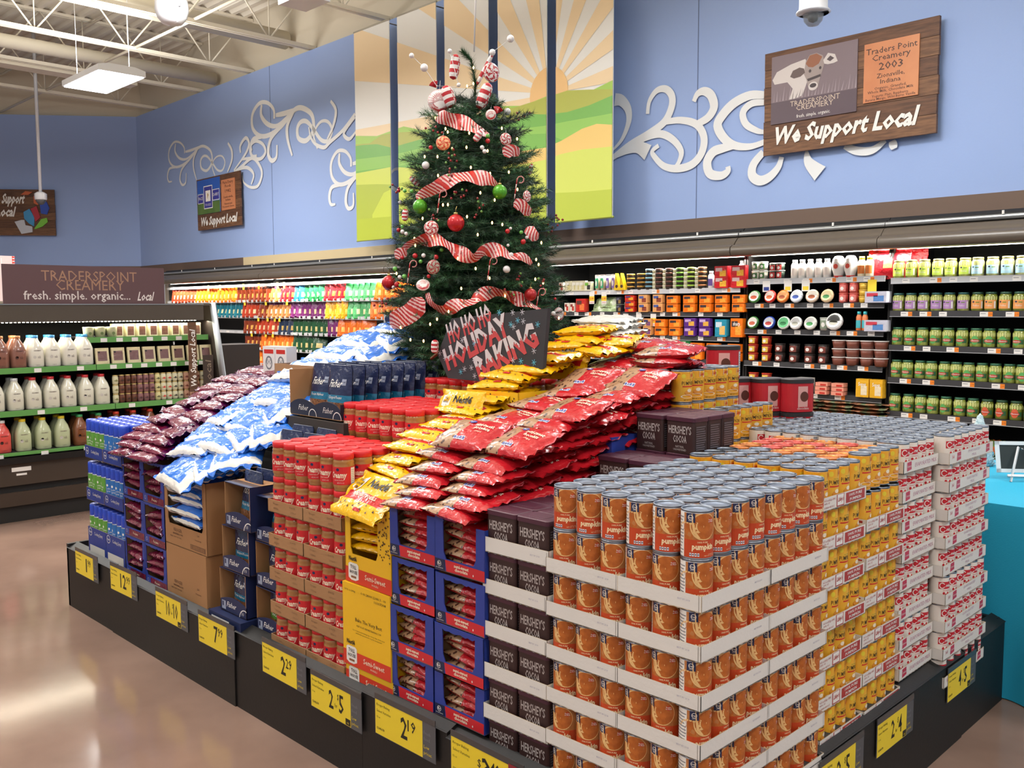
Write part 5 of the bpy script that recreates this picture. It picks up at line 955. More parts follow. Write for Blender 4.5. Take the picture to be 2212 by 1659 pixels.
WBt = bottle(.027, .15, '#efeeea', '#d9d9dc', '#6a5aa8'); rowput(WBt, (1529, 1543), 1.69, 'white bottle with violet label on the top shelf', 'white bottles'); rowput(WBt, (1571, 1583), 1.78, 'small white bottle with violet label above the red packs', 'white bottles', off=-.2)
CUPS = [tub(.024, .03, .15, '#f0e0b8', c, l, 'cup') for c, l in (('#3a2a2a', '#3fae7a'), ('#3a2a2a', '#7a62b8'))]
rowput(CUPS[0], (1287, 1298), 1.69, 'cream cup with green label on the top shelf', 'tall cups'); rowput(CUPS[1], (1310, 1322), 1.69, 'cream cup with purple label on the top shelf', 'tall cups')
mb = MB(); mb.prism([(-.035, 0), (.035, 0), (-.02, .16)], -.05, film('#e8c020')); mb.disc(-.005, .035, .016, .016, paper('#4a3018'), plane((0, -.05, 0), (1, 0, 0), (0, 0, 1), .001), n=12); WG = Proto(mb.build('cheese_wedge'), [], 'package'); rowput(WG, (1334, 1345), 1.69, 'yellow cheese wedge on the top shelf', 'cheese wedges')
PC = brick(.08, .10, .04, '#ddd8b8', '#cfc48a', '#f2f0e2', 'cream_packet'); rowput(PC, (1228, 1242, 1250, 1258), 1.69, 'cream coloured cheese packet on the top shelf', 'cream packets'); GNp = brick(.085, .09, .04, '#e8e6cc', '#3a3a30', '#7ac03c'); rowput(GNp, (1270,), 1.69, 'white packet with lime top edge on the top shelf', 'lime packet'); RDp = brick(.06, .09, .03, '#e8e0d0', '#b8382c', '#8a2a20'); rowput(RDp, (1212,), 1.69, 'white and red packet on the top shelf near the tree', 'red packet'); rowput(RDp, (1224, 1236), 1.482, 'white and red packet on the second shelf near the tree', 'red packets')
RDb = brick(.13, .13, .05, '#c42a20', '#e87a3a', '#5a2a20'); rowput(RDb, (1257,), 1.482, 'red carton on the second shelf near the tree', 'red carton')
GRb = Proto(bag_mesh('cheese_bag', .12, .09, .05, 91, lambda u, v, s: film('#b8cf9a') if u < .2 else film('#e2ead0'), None, wr=.006), [], 'bag')
for i, (px, dz) in enumerate(((1285, .04), (1303, .04), (1322, .04), (1292, .09), (1312, .09))): GRb.put(WP(pxs(px), 1.485 + dz, -.06), (RD(62), 0, WR + rr(.3)), f'pale green bag of fresh cheese on the second shelf, {od(i + 1)}', 'pale green bags')
DKp = brick(.06, .07, .05, '#26262e', '#8a7040', '#5a5a6a'); rowput(DKp, (1338, ), 1.482, 'black packet on the second shelf', 'black packets', stack=2, dz=.073)
# the tubs case
C1 = tub(.03, .036, .07, '#e8e4d4', '#dcdcd8', '#3a6a34'); C2 = tub(.03, .036, .07, '#2c3a30', '#cfcfc8', '#b0302c')
rowput(C1, (1625, 1641), 1.755, 'white tub with green and red label on the top shelf', 'small tubs', stack=2, dz=.075); rowput(C2, (1663, 1677), 1.755, 'dark green tub on the top shelf', 'small tubs', stack=2, dz=.06)
WT = bottle(.031, .15, '#f2efea', '#f4f2ee', '#e0d4cc', 'dressing_bottle'); rowput(WT, (1708, 1724, 1741, 1759, 1777), 1.755, 'white dressing bottle on the top shelf', 'white dressing bottles')
mb = MB(); mb.lathe([(.03, 0), (.034, .012), (.05, .06), (.053, .10), (.046, .14), (.03, .163), (.001, .168)], M('#f4f0ec', rough=.3, coat=.3), 18); mb.lathe([(.034, -.001), (.036, .012), (.03, .014)], RED, 16); mb.disc(0, .09, .028, .03, paper('#e8dcd4'), cyl(.052, .002), n=16); mb.disc(0, .085, .018, .02, paper('#c8402c'), cyl(.052, .003), n=14); OV = Proto(mb.build('squeeze_bottle'), [], 'bottle'); rowput(OV, (1801, 1827), 1.755, 'oval white squeeze bottle with red cap standing upside down', 'oval squeeze bottles')
YT = bottle(.031, .155, '#f4e6c4', '#f2b624', '#c8702c', 'dressing_bottle'); rowput(YT, (1851, 1868), 1.755, 'cream bottle with yellow cap on the top shelf', 'yellow capped bottles')
RBg = Proto(bag_mesh('red_bag', .22, .18, .05, 95, lambda u, v, s: film('#e8a860') if (abs(u) < .45 and abs(v) < .5 and s > 0) else film('#cc1f2a'), None, wr=.006), [], 'bag')
for i, s in enumerate((1905, 1925)): RBg.put(WP(pxs(s) , 1.845, -.06 - .12 * i), (RD(78), 0, WR + .05), ['large red bag with orange window at the end of the top shelf', 'large red bag behind the first at the end of the top shelf'][i], 'large red bags')
DP_ = [disc_pack(.055, *c) for c in (('#3a7a3a', '#f2eee4', '#c8542c'), ('#c8281e', '#f0e0d4', '#e0662c'), ('#d8742a', '#f0b070', '#a84a1c'), ('#dfe6f0', '#f2f4f6', '#2c50a8'), ('#e0cdb8', '#f0e8dc', '#a8542c'), ('#e0c49a', '#e8d8a8', '#3a8a4a'), ('#2c4aa8', '#e8ecf2', '#c8342c'), ('#e4eee4', '#6ad08a', '#2a8a4a'), ('#eeeeec', '#f6f6f4', '#c8c8b8'), ('#e8e8e0', '#f0f0ec', '#4aa85a'))]
for row, (z, sq) in enumerate(((1.555, ((0, 1628), (1, 1663), (2, 1690), (3, 1719), (4, 1752), (5, 1785))), (1.338, ((0, 1627), (6, 1661), (7, 1692), (8, 1719), (9, 1750), (8, 1802))))):
    for i, (k, px) in enumerate(sq): DP_[k].put(WP(pxs(px), z, -.02), WR + rr(.08), f'round cheese pack on the {["second", "third"][row]} shelf of the tub case, {od(i + 1)} from the left', 'round cheese packs', scale=(1.25,) * 3 if px == 1802 else None)
RS = tub(.034, .036, .075, '#c8504a', '#d8685c', '#e08078'); rowput(RS, (1814, 1836), 1.555, 'tub of red salsa on the second shelf', 'red salsa tubs', stack=2, dz=.078); YS = tub(.034, .036, .048, '#d8ae3c', '#e0b84a'); rowput(YS, (1857,), 1.555, 'yellow dip tub on the second shelf', 'yellow dip tubs', stack=3, dz=.051)
EG = brick(.17, .085, .08, '#c8c8d8', '#5a8ac8', '#c8384a', 'cup_pack'); rowput(EG, (1893,), 1.555, 'shrink-wrapped cup pack with blue scene on the second shelf', 'cup packs'); rowput(EG, (1893,), 1.338, 'shrink-wrapped cup pack with blue scene on the third shelf', 'cup packs')
TB_ = bottle(.022, .15, '#e8804a', '#4ac4cc', '#4ab8c4', 'drink_bottle'); rowput(TB_, (1848, 1861), 1.338, 'small bottle with aqua cap on the third shelf', 'aqua bottles'); GTp = tub(.04, .042, .1, '#b8bcb4', '#c8ccc4', '#8a9a84'); rowput(GTp, (1776,), 1.338, 'clear grey pack standing on the third shelf', 'clear pack')
RT_ = tub(.036, .042, .068, '#a8301c', '#c03a20', '#e8c04a', 'hummus_tub'); rowput(RT_, (1622, 1651), 1.068, 'red hummus tub on the fourth shelf', 'red hummus tubs', stack=3, dz=.071); rowput(RT_, (1624, 1652), .83, 'red hummus tub on the fifth shelf', 'red hummus tubs', stack=2, dz=.071)
DT = tub(.04, .042, .075, '#3a2c28', '#2a2624', '#7a3a30', 'dark_tub'); rowput(DT, (1680, 1711, 1744, 1774), 1.068, 'dark square-looking dip tub on the fourth shelf', 'dark tubs', stack=2, dz=.079)
BT = tub(.045, .054, .062, '#7a4436', '#e8e4e0', None, 'salad_tub', .005); rowput(BT, (1807, 1837, 1868, 1898), 1.068, 'brown salad tub with white lid, fourth shelf', 'brown salad tubs', stack=3, dz=.066)
W2 = tub(.036, .04, .085, '#e2e2dc', '#d8d8d4', '#c86a4a', 'white_tub'); rowput(W2, (1683, 1713), .83, 'white dip tub on the fifth shelf', 'white dip tubs'); BX = brick(.125, .125, .07, '#eceae0', '#5a8a3a', '#b03a3a', 'avocado_box'); rowput(BX, (1741,), .83, 'white box with a green avocado picture on the fifth shelf', 'avocado box')
PKg = brick(.10, .03, .07, '#e89a84', '#c83a30', None, 'pink_packet'); rowput(PKg, (1779, 1814), .83, 'pink and red packet on the fifth shelf', 'pink packets', stack=3, dz=.033)
YBg = brick(.10, .14, .06, '#e8b02c', '#f0e0c0', None, 'coffee_bag', 'Sopes'); rowput(YBg, (1866, 1897), .83, 'yellow bag lettered Sopes on the fifth shelf', 'yellow sopes bags')
f_p1 = film('#d89a74'); f_p2 = film('#9aa882'); FB_ = [Proto(bag_mesh('tortilla_bag', .25, .22, .03, 101 + k, lambda u, v, s, k=k: f_p1 if (u + .4 * v + k * .3) % 1 < .6 else f_p2, None, wr=.006, droop=-.012), [], 'bag') for k in range(2)]
for i, px in enumerate((1738, 1802, 1872)):
    for k in range(6): FB_[k % 2].put(WP(pxs(px), .625 + .028 * k, -.1), (0, 0, WR + rr(.12)), f'flat tortilla bag on the lowest shelf, {["left", "middle", "right"][i]} pile, {od(k + 1)} up', 'flat tortilla bags')
# shredded cheese bags hanging in the left cases
def sbag(c1, c2, c3):
    f1, f2, f3 = film(c1), film(c2), film(c3)
    return Proto(bag_mesh('shredded_cheese_bag', .15, .20, .045, 7 + len(MATS), lambda u, v, s: f3 if v > .62 else (f2 if (v < .1 and u * u + (v + .35) ** 2 < .38) else f1), None, nu=10, nv=8, wr=.005, fin=1.0), [], 'bag')
SBG = {k: sbag(*v) for k, v in dict(tom=('#a8371e', '#f0d0a0', '#7a2416'), org=('#e06c16', '#f4c86a', '#c85210'), brn=('#7a3018', '#e8a850', '#3a1a14'), mix=('#a86a3a', '#e8dcc0', '#5a2a4a'), blu=('#2a7fa4', '#e6dcae', '#1a5a80'), grn=('#238048', '#eedd9a', '#185a34'), red=('#a81c26', '#f0a040', '#7a141c'), gcr=('#4aa060', '#f4e8b8', '#2a7a44'), tea=('#1c6474', '#dfd8a8', '#124450'), pur=('#6a2460', '#e8cfa0', '#4a1844'), yel=('#e0a416', '#f4d860', '#b87c10'), dgr=('#1c4a2c', '#d8c88a', '#12341e'), nav=('#1e2c44', '#c8a860', '#141e30')).items()}
CN2 = dict(tom='tomato red', org='orange', brn='brown', mix='tan', blu='blue', grn='green', red='red', gcr='pale green', tea='teal', pur='purple', yel='yellow', dgr='dark green', nav='navy')
ROWS = [(1.86, [(380, 'tom', 425), ('', 'org', 515), ('', 'brn', 590), ('', 'mix', 610), ('', 'red', 632), ('', 'blu', 655), ('', 'grn', 700), ('', 'red', 752), ('', 'gcr', 806), ('', 'org', 880)]),
 (1.622, [(448, 'tea', 522), ('', 'tom', 560), ('', 'brn', 585), ('', 'mix', 628), ('', 'pur', 700), ('', 'yel', 752), ('', 'gcr', 806), ('', 'org', 880)]),
 (1.382, [(533, 'brn', 560), ('', 'tom', 600), ('', 'nav', 630), ('', 'dgr', 706), ('', 'pur', 735), ('', 'org', 790)]),
 (1.148, [(533, 'brn', 562), ('', 'org', 632), ('', 'dgr', 690)]), (.905, [(533, 'org', 575), ('', 'brn', 620)])]
for r_, (z, segs) in enumerate(ROWS):
    mb = MB(); sa, sb = (7.13, 13.85); wbox(mb, sa, sb, -.02, 0, z - .006, z + .034, m_railw)
    if r_: wbox(mb, sa, sb, -.022, -.012, z - .012, z + .045, m_sil)
    s = sb - .2
    while s > sa + .2: T = WF(s, z, .001); mb.rect(0, 0, .10, .03, TAGW if random.random() < .6 else paper('#b9bcc0'), T); s -= .22 + .3 * random.random()
    tag(mb.build('peg_rail'), f'white price rail, {["topmost", "second", "third", "fourth", "lowest"][r_]} of the rows of hanging cheese bags', 'shelf rail', 'rails of the cheese bag wall')
    s = pxs(segs[0][0]); n = 0
    for a, k, e in segs:
        se = pxs(e)
        while s > se:
            n += 1; SBG[k].put(WP(s - .07, z - .112, -.05 + rr(.01)), (RD(78 + rr(5)), RD(rr(4)), WR + RD(28 + rr(6))), f'{CN2[k]} shredded cheese bag, {["top", "second", "third", "fourth", "bottom"][r_]} row, {od(n)} from the left', 'shredded cheese bags'); s -= .132
for i, (px, z) in enumerate(((563, 1.862), (530, 1.862), (603, 1.862), (617, 1.862), (480, 1.862), (455, 1.862), (532, 1.622), (577, 1.622), (622, 1.622), (560, 1.382), (580, 1.382), (595, 1.382), (605, 1.382), (545, 1.148), (575, 1.148), (590, 1.148))):
    T = WF(pxs(px), z - .05, .004); mb = MB(); mb.rect(0, 0, .06, .085, TAGY, T); mb.rect(.005, .05, .055, .08, WHITE, lift(T, .0006)); mb.rect(0, .085, .06, .09, TAGY, T); tag(mb.build('shelf_tag'), f'hanging yellow price tag on the cheese bag wall, {od(i + 1)}', 'price tag', 'hanging yellow price tags')
for i, (px, z) in enumerate(((1278, 1.66), (1304, 1.66), (1351, 1.45), (1379, 1.45), (1410, 1.45), (1332, 1.238), (1387, 1.238))):
    T = WF(pxs(px) + .03, z - .10, .004); mb = MB(); mb.rect(0, 0, .065, .115, TAGW, T); mb.rect(0, .028, .065, .075, TAGY, lift(T, .0006)); mb.text('3.99', .032, .04, .022, RED, lift(T, .0012), w=.05, bold=.03); mb.text('SALE', .032, .008, .012, RED, lift(T, .0012), w=.05); tag(mb.build('shelf_tag'), f'hanging white and yellow sale tag on the block cheese case, {od(i + 1)} ', 'price tag', 'sale tags')
for i, (px, z, c) in enumerate(((1697, 1.73, 0), (1735, 1.73, 0), (1877, 1.72, 1), (1651, 1.73, 2))):
    T = WF(pxs(px) + .03, z - .08, .004); mb = MB(); mb.rect(0, 0, .07, .09, TAGW if c != 1 else TAGY, T); mb.rect(.01, .01, .06, .04, TAGY if c < 2 else KBLUE, lift(T, .0006)); tag(mb.build('shelf_tag'), f'hanging tag on the top shelf of the tub case, {od(i + 1)}', 'price tag', 'tags of the tub case')
# produce in the well of the pickle case
f_sal = film('#5f7a34'); f_sal2 = film('#a8542c'); 
for i in range(6): Proto(bag_mesh('salad_bag', .2, .14, .07, 120 + i, lambda u, v, s: f_sal if (u * 3 + v * 2 + s) % 1 < .7 else f_sal2, None, wr=.01, nu=12, nv=8), [], 'bag').put(WP(.42 - .15 * i, .50 + .03 * (i % 2), -.05), (RD(30), 0, WR + rr(.3)), f'bagged salad in the well below the pickle jars, {od(i + 1)}', 'salad bags')
mb = MB(); mb.lathe([(.09, 0), (.12, .05), (.10, .075), (.001, .085)], M('#3fae3a', rough=.3, coat=.4), 20); pt('salad_bowl', mb, .02, .5, .0, 'round tray with bright green lid below the pickle jars', 'tray')
# ---------------------------------------------------------------- creamery case on the left, facing +x
XM = -6.08
def mplane(y, z, x=XM): return plane((x, y, z), (0, 1, 0), (0, 0, 1))
e = empty('refrigerated_case', (XM - .5, .5, 0)); tag(e, 'low refrigerated creamery case of milk bottles on the left', 'refrigerated case')
m_grn = M('#5f9a50', rough=.4); Y0, Y1 = -2.2, 2.0
mb = MB(); mb.box(XM - .75, XM + .02, Y0, Y1, 0, .12, M('#181513', rough=.6)); mb.box(XM - .75, XM + .05, Y0, Y1, .12, .22, M('#3d322a', rough=.35)); mb.box(XM - .75, XM + .03, Y0, Y1, .22, .27, m_dk); mb.box(XM - .75, XM + .06, Y0, Y1, .27, .43, M('#40362e', rough=.35)); mb.box(XM - .75, XM + .09, Y0, Y1, .43, .475, M('#1c1a1a', rough=.3)); part(mb, 'base', e)
mb = MB(); mb.rect(.0, 0, .13, .03, WHITE, mplane(-.1 + .5, .37, XM + .0612)); mb.rect(.03, -.03, .1, -.015, WHITE, mplane(-.1 + .5, .37, XM + .0612)); part(mb, 'data_plate', e)
mb = MB(); mb.box(XM - .8, XM - .75, Y0, Y1, 0, 1.5, m_dk); part(mb, 'back_panel', e)
mb = MB(); mb.box(XM - .75, XM - .02, Y0, Y1, 1.555, 1.57, m_can); mb.box(XM - .05, XM, Y0, 1.92, 1.435, 1.563, M('#4b4238', rough=.5)); mb.box(XM - .002, XM + .006, Y0, 1.92, 1.56, 1.567, m_sil); part(mb, 'canopy', e)
mb = MB()
for k in range(150): y = Y0 + .05 + k * .028; mb.box(XM - .10, XM - .088, y, y + .012, 1.43, 1.436, M('#fff2d8', emit=30)) if y < 1.9 else 0
part(mb, 'led_strip', e); area('case_light', (XM - .09, 0, 1.425), (0, 0, RD(90)), 4.0, .04, 22, (1, .93, .72))
for i, (z, ya, yb) in enumerate(((1.105, Y0, 1.04), (1.31, 1.0, 1.98), (1.105, 1.045, 1.98), (.80, Y0, 1.16), (.80, 1.165, 1.98), (.505, Y0, 1.98))):
    d = (.0, -.05, 0, .03, .03, .07)[i]; mb = MB(); mb.box(XM - .7, XM + d - .006, ya, yb, z - .012, z, m_rail); mb.box(XM + d - .006, XM + d, ya, yb, z - .038 if i < 5 else z - .02, z + .004, m_grn)
    y = ya + .1
    while y < yb - .08: mb.rect(0, 0, .05, .03, TAGW, mplane(y, z - .035, XM + d + .0006)); y += .12 if i in (1, 2) else .3
    part(mb, 'shelf', e)
vs = [(XM - .72, 0), (XM + .1, 0), (XM + .12, .93), (XM - .04, 1.57), (XM - .72, 1.57)]
mb = MB(); n = len(vs); q = [(x, y, z) for y in (2.0, 2.03) for x, z in vs]; mb.add(q, [tuple(range(n)), tuple(range(n, 2 * n))[::-1]] + [(i, (i + 1) % n, (i + 1) % n + n, i + n) for i in range(n)], M('#2d2522', rough=.5)); part(mb, 'end_panel', e)
mb = MB(); mb.tube([(XM + .135, 2.015, .9), (XM - .02, 2.015, 1.575)], .028, M('#b9bfc6', rough=.4), 4); part(mb, 'edge_trim', e)
mb = MB(); mb.box(-6.95, -6.6, 2.3, 2.72, 0, 1.2, M('#2b2220', rough=.6)); tag(mb.build('equipment_cabinet'), 'tall dark brown cabinet panel behind the end of the creamery case', 'cabinet')
mb = MB(); T = mplane(.42, 1.572, XM - .01); mb.box(XM - .02, XM - .01, .42, 1.60, 1.568, 1.85, paper('#5c4144')); tc = paper('#a07a62')
mb.text('TRADERSPOINT', .61, .165, .075, tc, lift(T, .0006), w=.70); mb.text('CREAMERY', .61, .098, .075, tc, lift(T, .0006), w=.50); mb.text('fresh. simple. organic...', .52, .028, .062, paper('#d8d0cc'), lift(T, .0006), w=.77, bold=.01); mb.text('Local', 1.02, .022, .066, paper('#e4dcd8'), lift(T, .0006), w=.12, sh=.25, bold=.02)
tag(mb.build('header_sign'), 'plum header sign standing on top of the creamery case', 'sign')
mb = MB(); mb.box(XM + .1, XM + .106, 1.73, 1.80, .86, 1.42, m_wood); T = plane((XM + .1068, 1.787, .875), (0, 0, 1), (0, -1, 0)); mb.text('We Support Local', .02, .0, .045, WHITE, T, w=.46, sh=.2, al=-1, bold=.02); tag(mb.build('hanging_sign'), 'narrow vertical wooden sign hanging at the end of the creamery case', 'sign')
mb = MB(); mb.box(XM + .08, XM + .084, 1.86, 1.95, .86, 1.15, M('#3a2c24', rough=.6)); T = plane((XM + .0848, 1.93, .9), (0, 0, 1), (0, -1, 0)); mb.text('Local', .0, .0, .05, paper('#8a7a68'), T, w=.2, sh=.2, al=-1); tag(mb.build('hanging_sign'), 'dark vertical sign half hidden beside the white edge trim', 'sign')
def glass_bottle(c, cap, dark=False):
    b = MB(); s = rsq(.105, .105, .03, 4); s2 = rsq(.05, .05, .024, 4); loft(b, [(rsq(.095, .095, .028, 4), 0), (s, .01), (s, .125), (rsq(.085, .085, .03, 4), .165), (s2, .20), (rsq(.044, .044, .021, 4), .215)], M(c, rough=.15, coat=.4))
    for f in b.f: pass
    b.sm = [len(f) == 4 for f in b.f]
    o = b.build('milk_bottle'); ink = paper('#6a5a54' if not dark else '#4a2c26'); l = MB(); F = plane((.0527, 0, 0), (0, 1, 0), (0, 0, 1), .0004); l.text('CREAMERY', 0, .118, .008, ink, F, w=.05, bold=.02); l.text('milk', .012, .065, .02, ink, F, w=.02, rot=0); l.disc(-.018, .075, .012, .012, paper('#c9c4bc') if not dark else ink, F, n=10); l.text('organic', 0, .015, .007, ink, F, w=.03); lo = l.build('print', o)
    c_ = MB().lathe([(.023, .212), (.024, .213), (.024, .232), (.001, .233)], M(cap, rough=.35), 16).build('cap', o); return Proto(o, [lo, c_], 'bottle')
BC = glass_bottle('#8a5e50', '#b07448', True); BW = glass_bottle('#e6e2d4', '#3c8cc8'); BW2 = glass_bottle('#dcdac8', '#c02a30'); BW3 = glass_bottle('#dcdac8', '#d8dcdc'); BLm = glass_bottle('#b8c09a', '#e0c020'); BPk = glass_bottle('#d05048', '#d8d4d0', True); BTe = glass_bottle('#7a4a2c', '#3a9a5a', True); BAm = glass_bottle('#6a3a22', '#c83a24', True)
G6 = 'creamery bottles'
for r_, (z, y0, dy, seq) in enumerate(((1.105, -.02, .118, [(BC, 5, 'chocolate milk bottle with tan cap'), (BW, 4, 'white milk bottle with blue cap')]), (.80, -.12, .124, [(BW3, 5, 'white milk bottle with white cap'), (BW2, 5, 'white milk bottle with red cap')]), (.505, -.05, .135, [(BPk, 4, 'pink drink bottle'), (BLm, 3, 'pale lemonade bottle with yellow cap'), (BTe, 2, 'brown tea bottle with green cap'), (BAm, 3, 'amber bottle with red cap')]))):
    n = 0
    ye = (.985, 1.09, 1.45)[r_]; k0 = sum(q[1] for q in seq); y = ye - dy * (k0 - 1)
    for pr, k, nm in seq:
        for i in range(k):
            n += 1
            for j in range(2): pr.put((XM - .07 - .125 * j + (.03 if r_ == 1 else .05 if r_ == 2 else 0), y + .01 * j + rr(.003), z), rr(.06), f'{nm}, {["upper", "middle", "bottom"][r_]} shelf, {od(n)} from the left, {["front", "back"][j]} row', G6)
            y += dy
mb = MB(); mb.box(-.02, 0, -.05, .05, 0, .125, film('#d8cba0')); T = plane((0, 0, 0), (0, 1, 0), (0, 0, 1), .0006); mb.rect(-.035, .025, .035, .10, film('#7a5a58'), T, 2, 2); mb.rect(-.03, .085, -.018, .098, BLACK, lift(T, .0006)); CHP = Proto(mb.build('cheese_slice_pack'), [], 'package')
for i in range(8): CHP.put((XM - .03, 1.10 + .122 * i + rr(.006), 1.106), (0, RD(-8), rr(.06)), f'plum labelled cheese pack on the middle shelf of the creamery case, {od(i + 1)}', 'creamery cheese packs')
mb = MB(); mb.box(-.09, 0, -.032, .032, 0, .10, M('#e8e0b8', rough=.3)); T = plane((0, 0, 0), (0, 1, 0), (0, 0, 1), .0006); mb.rect(-.025, .01, .025, .08, film('#7a5548'), T); YC = Proto(mb.build('yogurt_carton'), [], 'carton')
for i in range(8): YC.put((XM - .09, 1.26 + .092 * i, 1.312), rr(.05), f'cream carton with brown label on the upper right shelf, {od(i + 1)}', 'creamery cartons')
mb = MB(); mb.lathe([(.036, 0), (.04, .07), (.041, .078), (.001, .08)], M('#cfd0a8', rough=.35), 16); mb.disc(.0, .03, .012, .012, paper('#6a7a4a'), cyl(.0395, .001, 0), n=10); GTb = Proto(mb.build('cream_tub'), [], 'tub')
for i in range(3): GTb.put((XM - .1, 1.03 + .088 * i, 1.312), 0, f'pale green tub on the upper right shelf, {od(i + 1)}', 'pale tubs')
def yjar(c, lb): mb = MB(); mb.lathe([(.022, 0), (.029, .008), (.030, .05), (.026, .06), (.026, .064)], M(c, rough=.25, coat=.4), 14); mb.lathe([(.027, .063), (.027, .069), (.001, .07)], M('#c9b070', rough=.4, metal=.5), 14); mb.disc(0, .03, .009, .009, paper(lb), cyl(.030, .001, 0), n=10); mb.rect(-.02, .026, .02, .031, paper(lb), cyl(.0302, .0008, 0), 5, 1); return Proto(mb.build('yogurt_jar'), [], 'jar')
YJ = [yjar(*c) for c in (('#d8d4b0', '#8a8a5a'), ('#6a4030', '#3a241c'), ('#8a6060', '#4a2a30'), ('#dcd49a', '#5a5a3a'), ('#dcd8b8', '#c8403a'), ('#d8d4b4', '#3a3a34'), ('#c89a80', '#7a3a34'))]; nmy = ['pale', 'chocolate', 'mauve', 'straw', 'red-banded', 'cream', 'peach']
sq = [0, 1, 1, 1, 2, 2, 2, 3, 4, 4, 5, 5, 6, 6, 6, 5, 5]
for i, k in enumerate(sq):
    for l in range(3): YJ[k].put((XM - .015, 1.185 + .0475 * i * 1.0, .801 + .0725 * l), 0, f'{nmy[k]} yogurt jar on the lower shelf of the creamery case, {od(i + 1)} along, {["bottom", "middle", "top"][l]}', 'yogurt jars', scale=(.78, .78, 1.04))
# packages standing above the header sign
mb = MB(); mb.box(-8.2, -8.18, -.1, .75, 1.62, 1.97, WHITE); T = plane((-8.18, -.1, 1.62), (0, 1, 0), (0, 0, 1), .0006); mb.rect(0, .24, .7, .3, paper('#c88a4a'), T); mb.disc(.25, .2, .09, .07, paper('#3a9a4a'), lift(T, .0006)); mb.text('FREE FROM', .52, .17, .05, GREY, lift(T, .0006), w=.28); mb.disc(.8, .1, .1, .1, paper('#5a3426'), lift(T, .0008)); tag(mb.build('hanging_board'), 'white board with a green leaf, peeking over the header sign', 'sign')
mb = MB(); mb.box(-7.9, -7.88, .72, 1.05, 1.6, 2.0, M('#e8c8c4', rough=.5)); T = plane((-7.88, .72, 1.6), (0, 1, 0), (0, 0, 1), .0006)
for k in range(16): mb.flat([(.31, .02 + k * .024), (.34, .03 + k * .024), (.31, .04 + k * .024)], RED, T); mb.flat([(.0, .02 + k * .024), (.03, .03 + k * .024), (.0, .04 + k * .024)], RED, T)
for k in range(3): mb.rect(.08 + k * .07, .03, .085 + k * .07, .38, WHITE, T)
tag(mb.build('hanging_board'), 'pink and white board with red zigzag edge over the header sign', 'sign')
# ---------------------------------------------------------------- teal table and what stands on it
m_teal = M('#1a9fc4', rough=.85, bump=.1, bscale=200)
mb = MB(); nx, ny = 40, 26; x0, x1, y0, y1 = -.62, 2.2, 2.15, 3.25
top = [(x0 + (x1 - x0) * i / nx, y0 + (y1 - y0) * j / ny, .762) for j in range(ny + 1) for i in range(nx + 1)]; mb.add(top, [(j * (nx + 1) + i, j * (nx + 1) + i + 1, (j + 1) * (nx + 1) + i + 1, (j + 1) * (nx + 1) + i) for j in range(ny) for i in range(nx)], m_teal, True)
per = [(x0 + (x1 - x0) * i / 120, y0) for i in range(120)] + [(x1, y0 + (y1 - y0) * i / 60) for i in range(60)] + [(x1 - (x1 - x0) * i / 120, y1) for i in range(120)] + [(x0, y1 - (y1 - y0) * i / 60) for i in range(60)]
n = len(per); vs = []; nz = 14; cx, cy = (x0 + x1) / 2, (y0 + y1) / 2
for k in range(nz + 1):
    z = .762 * (1 - k / nz) ** .98; 
    for i, (x, y) in enumerate(per):
        f = (k / nz) ** 1.1; a = i * 2 * pi / n; w = (sin(a * 17) * .5 + sin(a * 29 + 1) * .35 + sin(a * 7) * .4) * .035 * f + .03 * f; dx = 1 if x >= x1 else (-1 if x <= x0 else 0); dy = 1 if y >= y1 else (-1 if y <= y0 else 0); vs.append((x + dx * w, y + dy * w, max(.004, z)))
mb.add(vs, [(k * n + i, (k + 1) * n + i, (k + 1) * n + (i + 1) % n, k * n + (i + 1) % n) for k in range(nz) for i in range(n)], m_teal, True)
mb2 = MB(); mb2.box(x0 + .02, x1 - .02, y0 + .02, y1 - .02, .73, .759, m_core); [mb2.box(a, a + .04, b, b + .04, 0, .73, m_core) for a in (x0 + .05, x1 - .1) for b in (y0 + .05, y1 - .1)]
t = mb2.build('table'); tag(t, 'folding table hidden under the teal cloth beside the display', 'table'); tag(mb.build('tablecloth'), 'teal cloth draped to the floor over the table at the right', 'tablecloth')
m_wp = M('#e6eaec', rough=.5)
cb = empty('chalkboard_easel', (-.13, 2.75, .763), RD(38)); tag(cb, 'small white framed chalkboard on an easel, on the teal table', 'chalkboard'); cb.scale = (.82, .82, .82)
def bar(a, b, w=.009, m=m_wp): a, b = Vector(a), Vector(b); return MB().tube([a, b], w, m, 4)
F = plane((-.13, .03, .035), (1, 0, 0), (0, .3, 1)); fr = MB()
for a in ((0, 0, .26, .02), (0, .15, .26, .17), (0, 0, .02, .17), (.24, 0, .26, .17)):
    vs = [F(x, y, z) for z in (0, .012) for x, y in ((a[0], a[1]), (a[2], a[1]), (a[2], a[3]), (a[0], a[3]))]; fr.add(vs, [(0, 3, 2, 1), (4, 5, 6, 7), (0, 1, 5, 4), (1, 2, 6, 5), (2, 3, 7, 6), (3, 0, 4, 7)], m_wp)
fr.build('frame', cb); MB().rect(.018, .018, .242, .152, M('#2a3334', rough=.8), lift(F, .004)).rect(.018, .018, .242, .152, M('#2a3334', rough=.8), lift(F, .008)).build('slate', cb)
for a, b in (((-.09, -.05, 0), (-.02, .045, .175)), ((.10, -.05, 0), (.03, .045, .175)), ((.0, .16, 0), (.005, .06, .165))): bar(a, b).build('easel_leg', cb)
bar((-.10, -.035, .03), (.11, -.035, .03)).build('ledge', cb)
mb = MB().lathe([(.062, 0), (.05, .06), (.032, .13), (.012, .2), (.001, .215)], M('#cfe2e6', rough=.9, bump=1, bscale=120), 20)
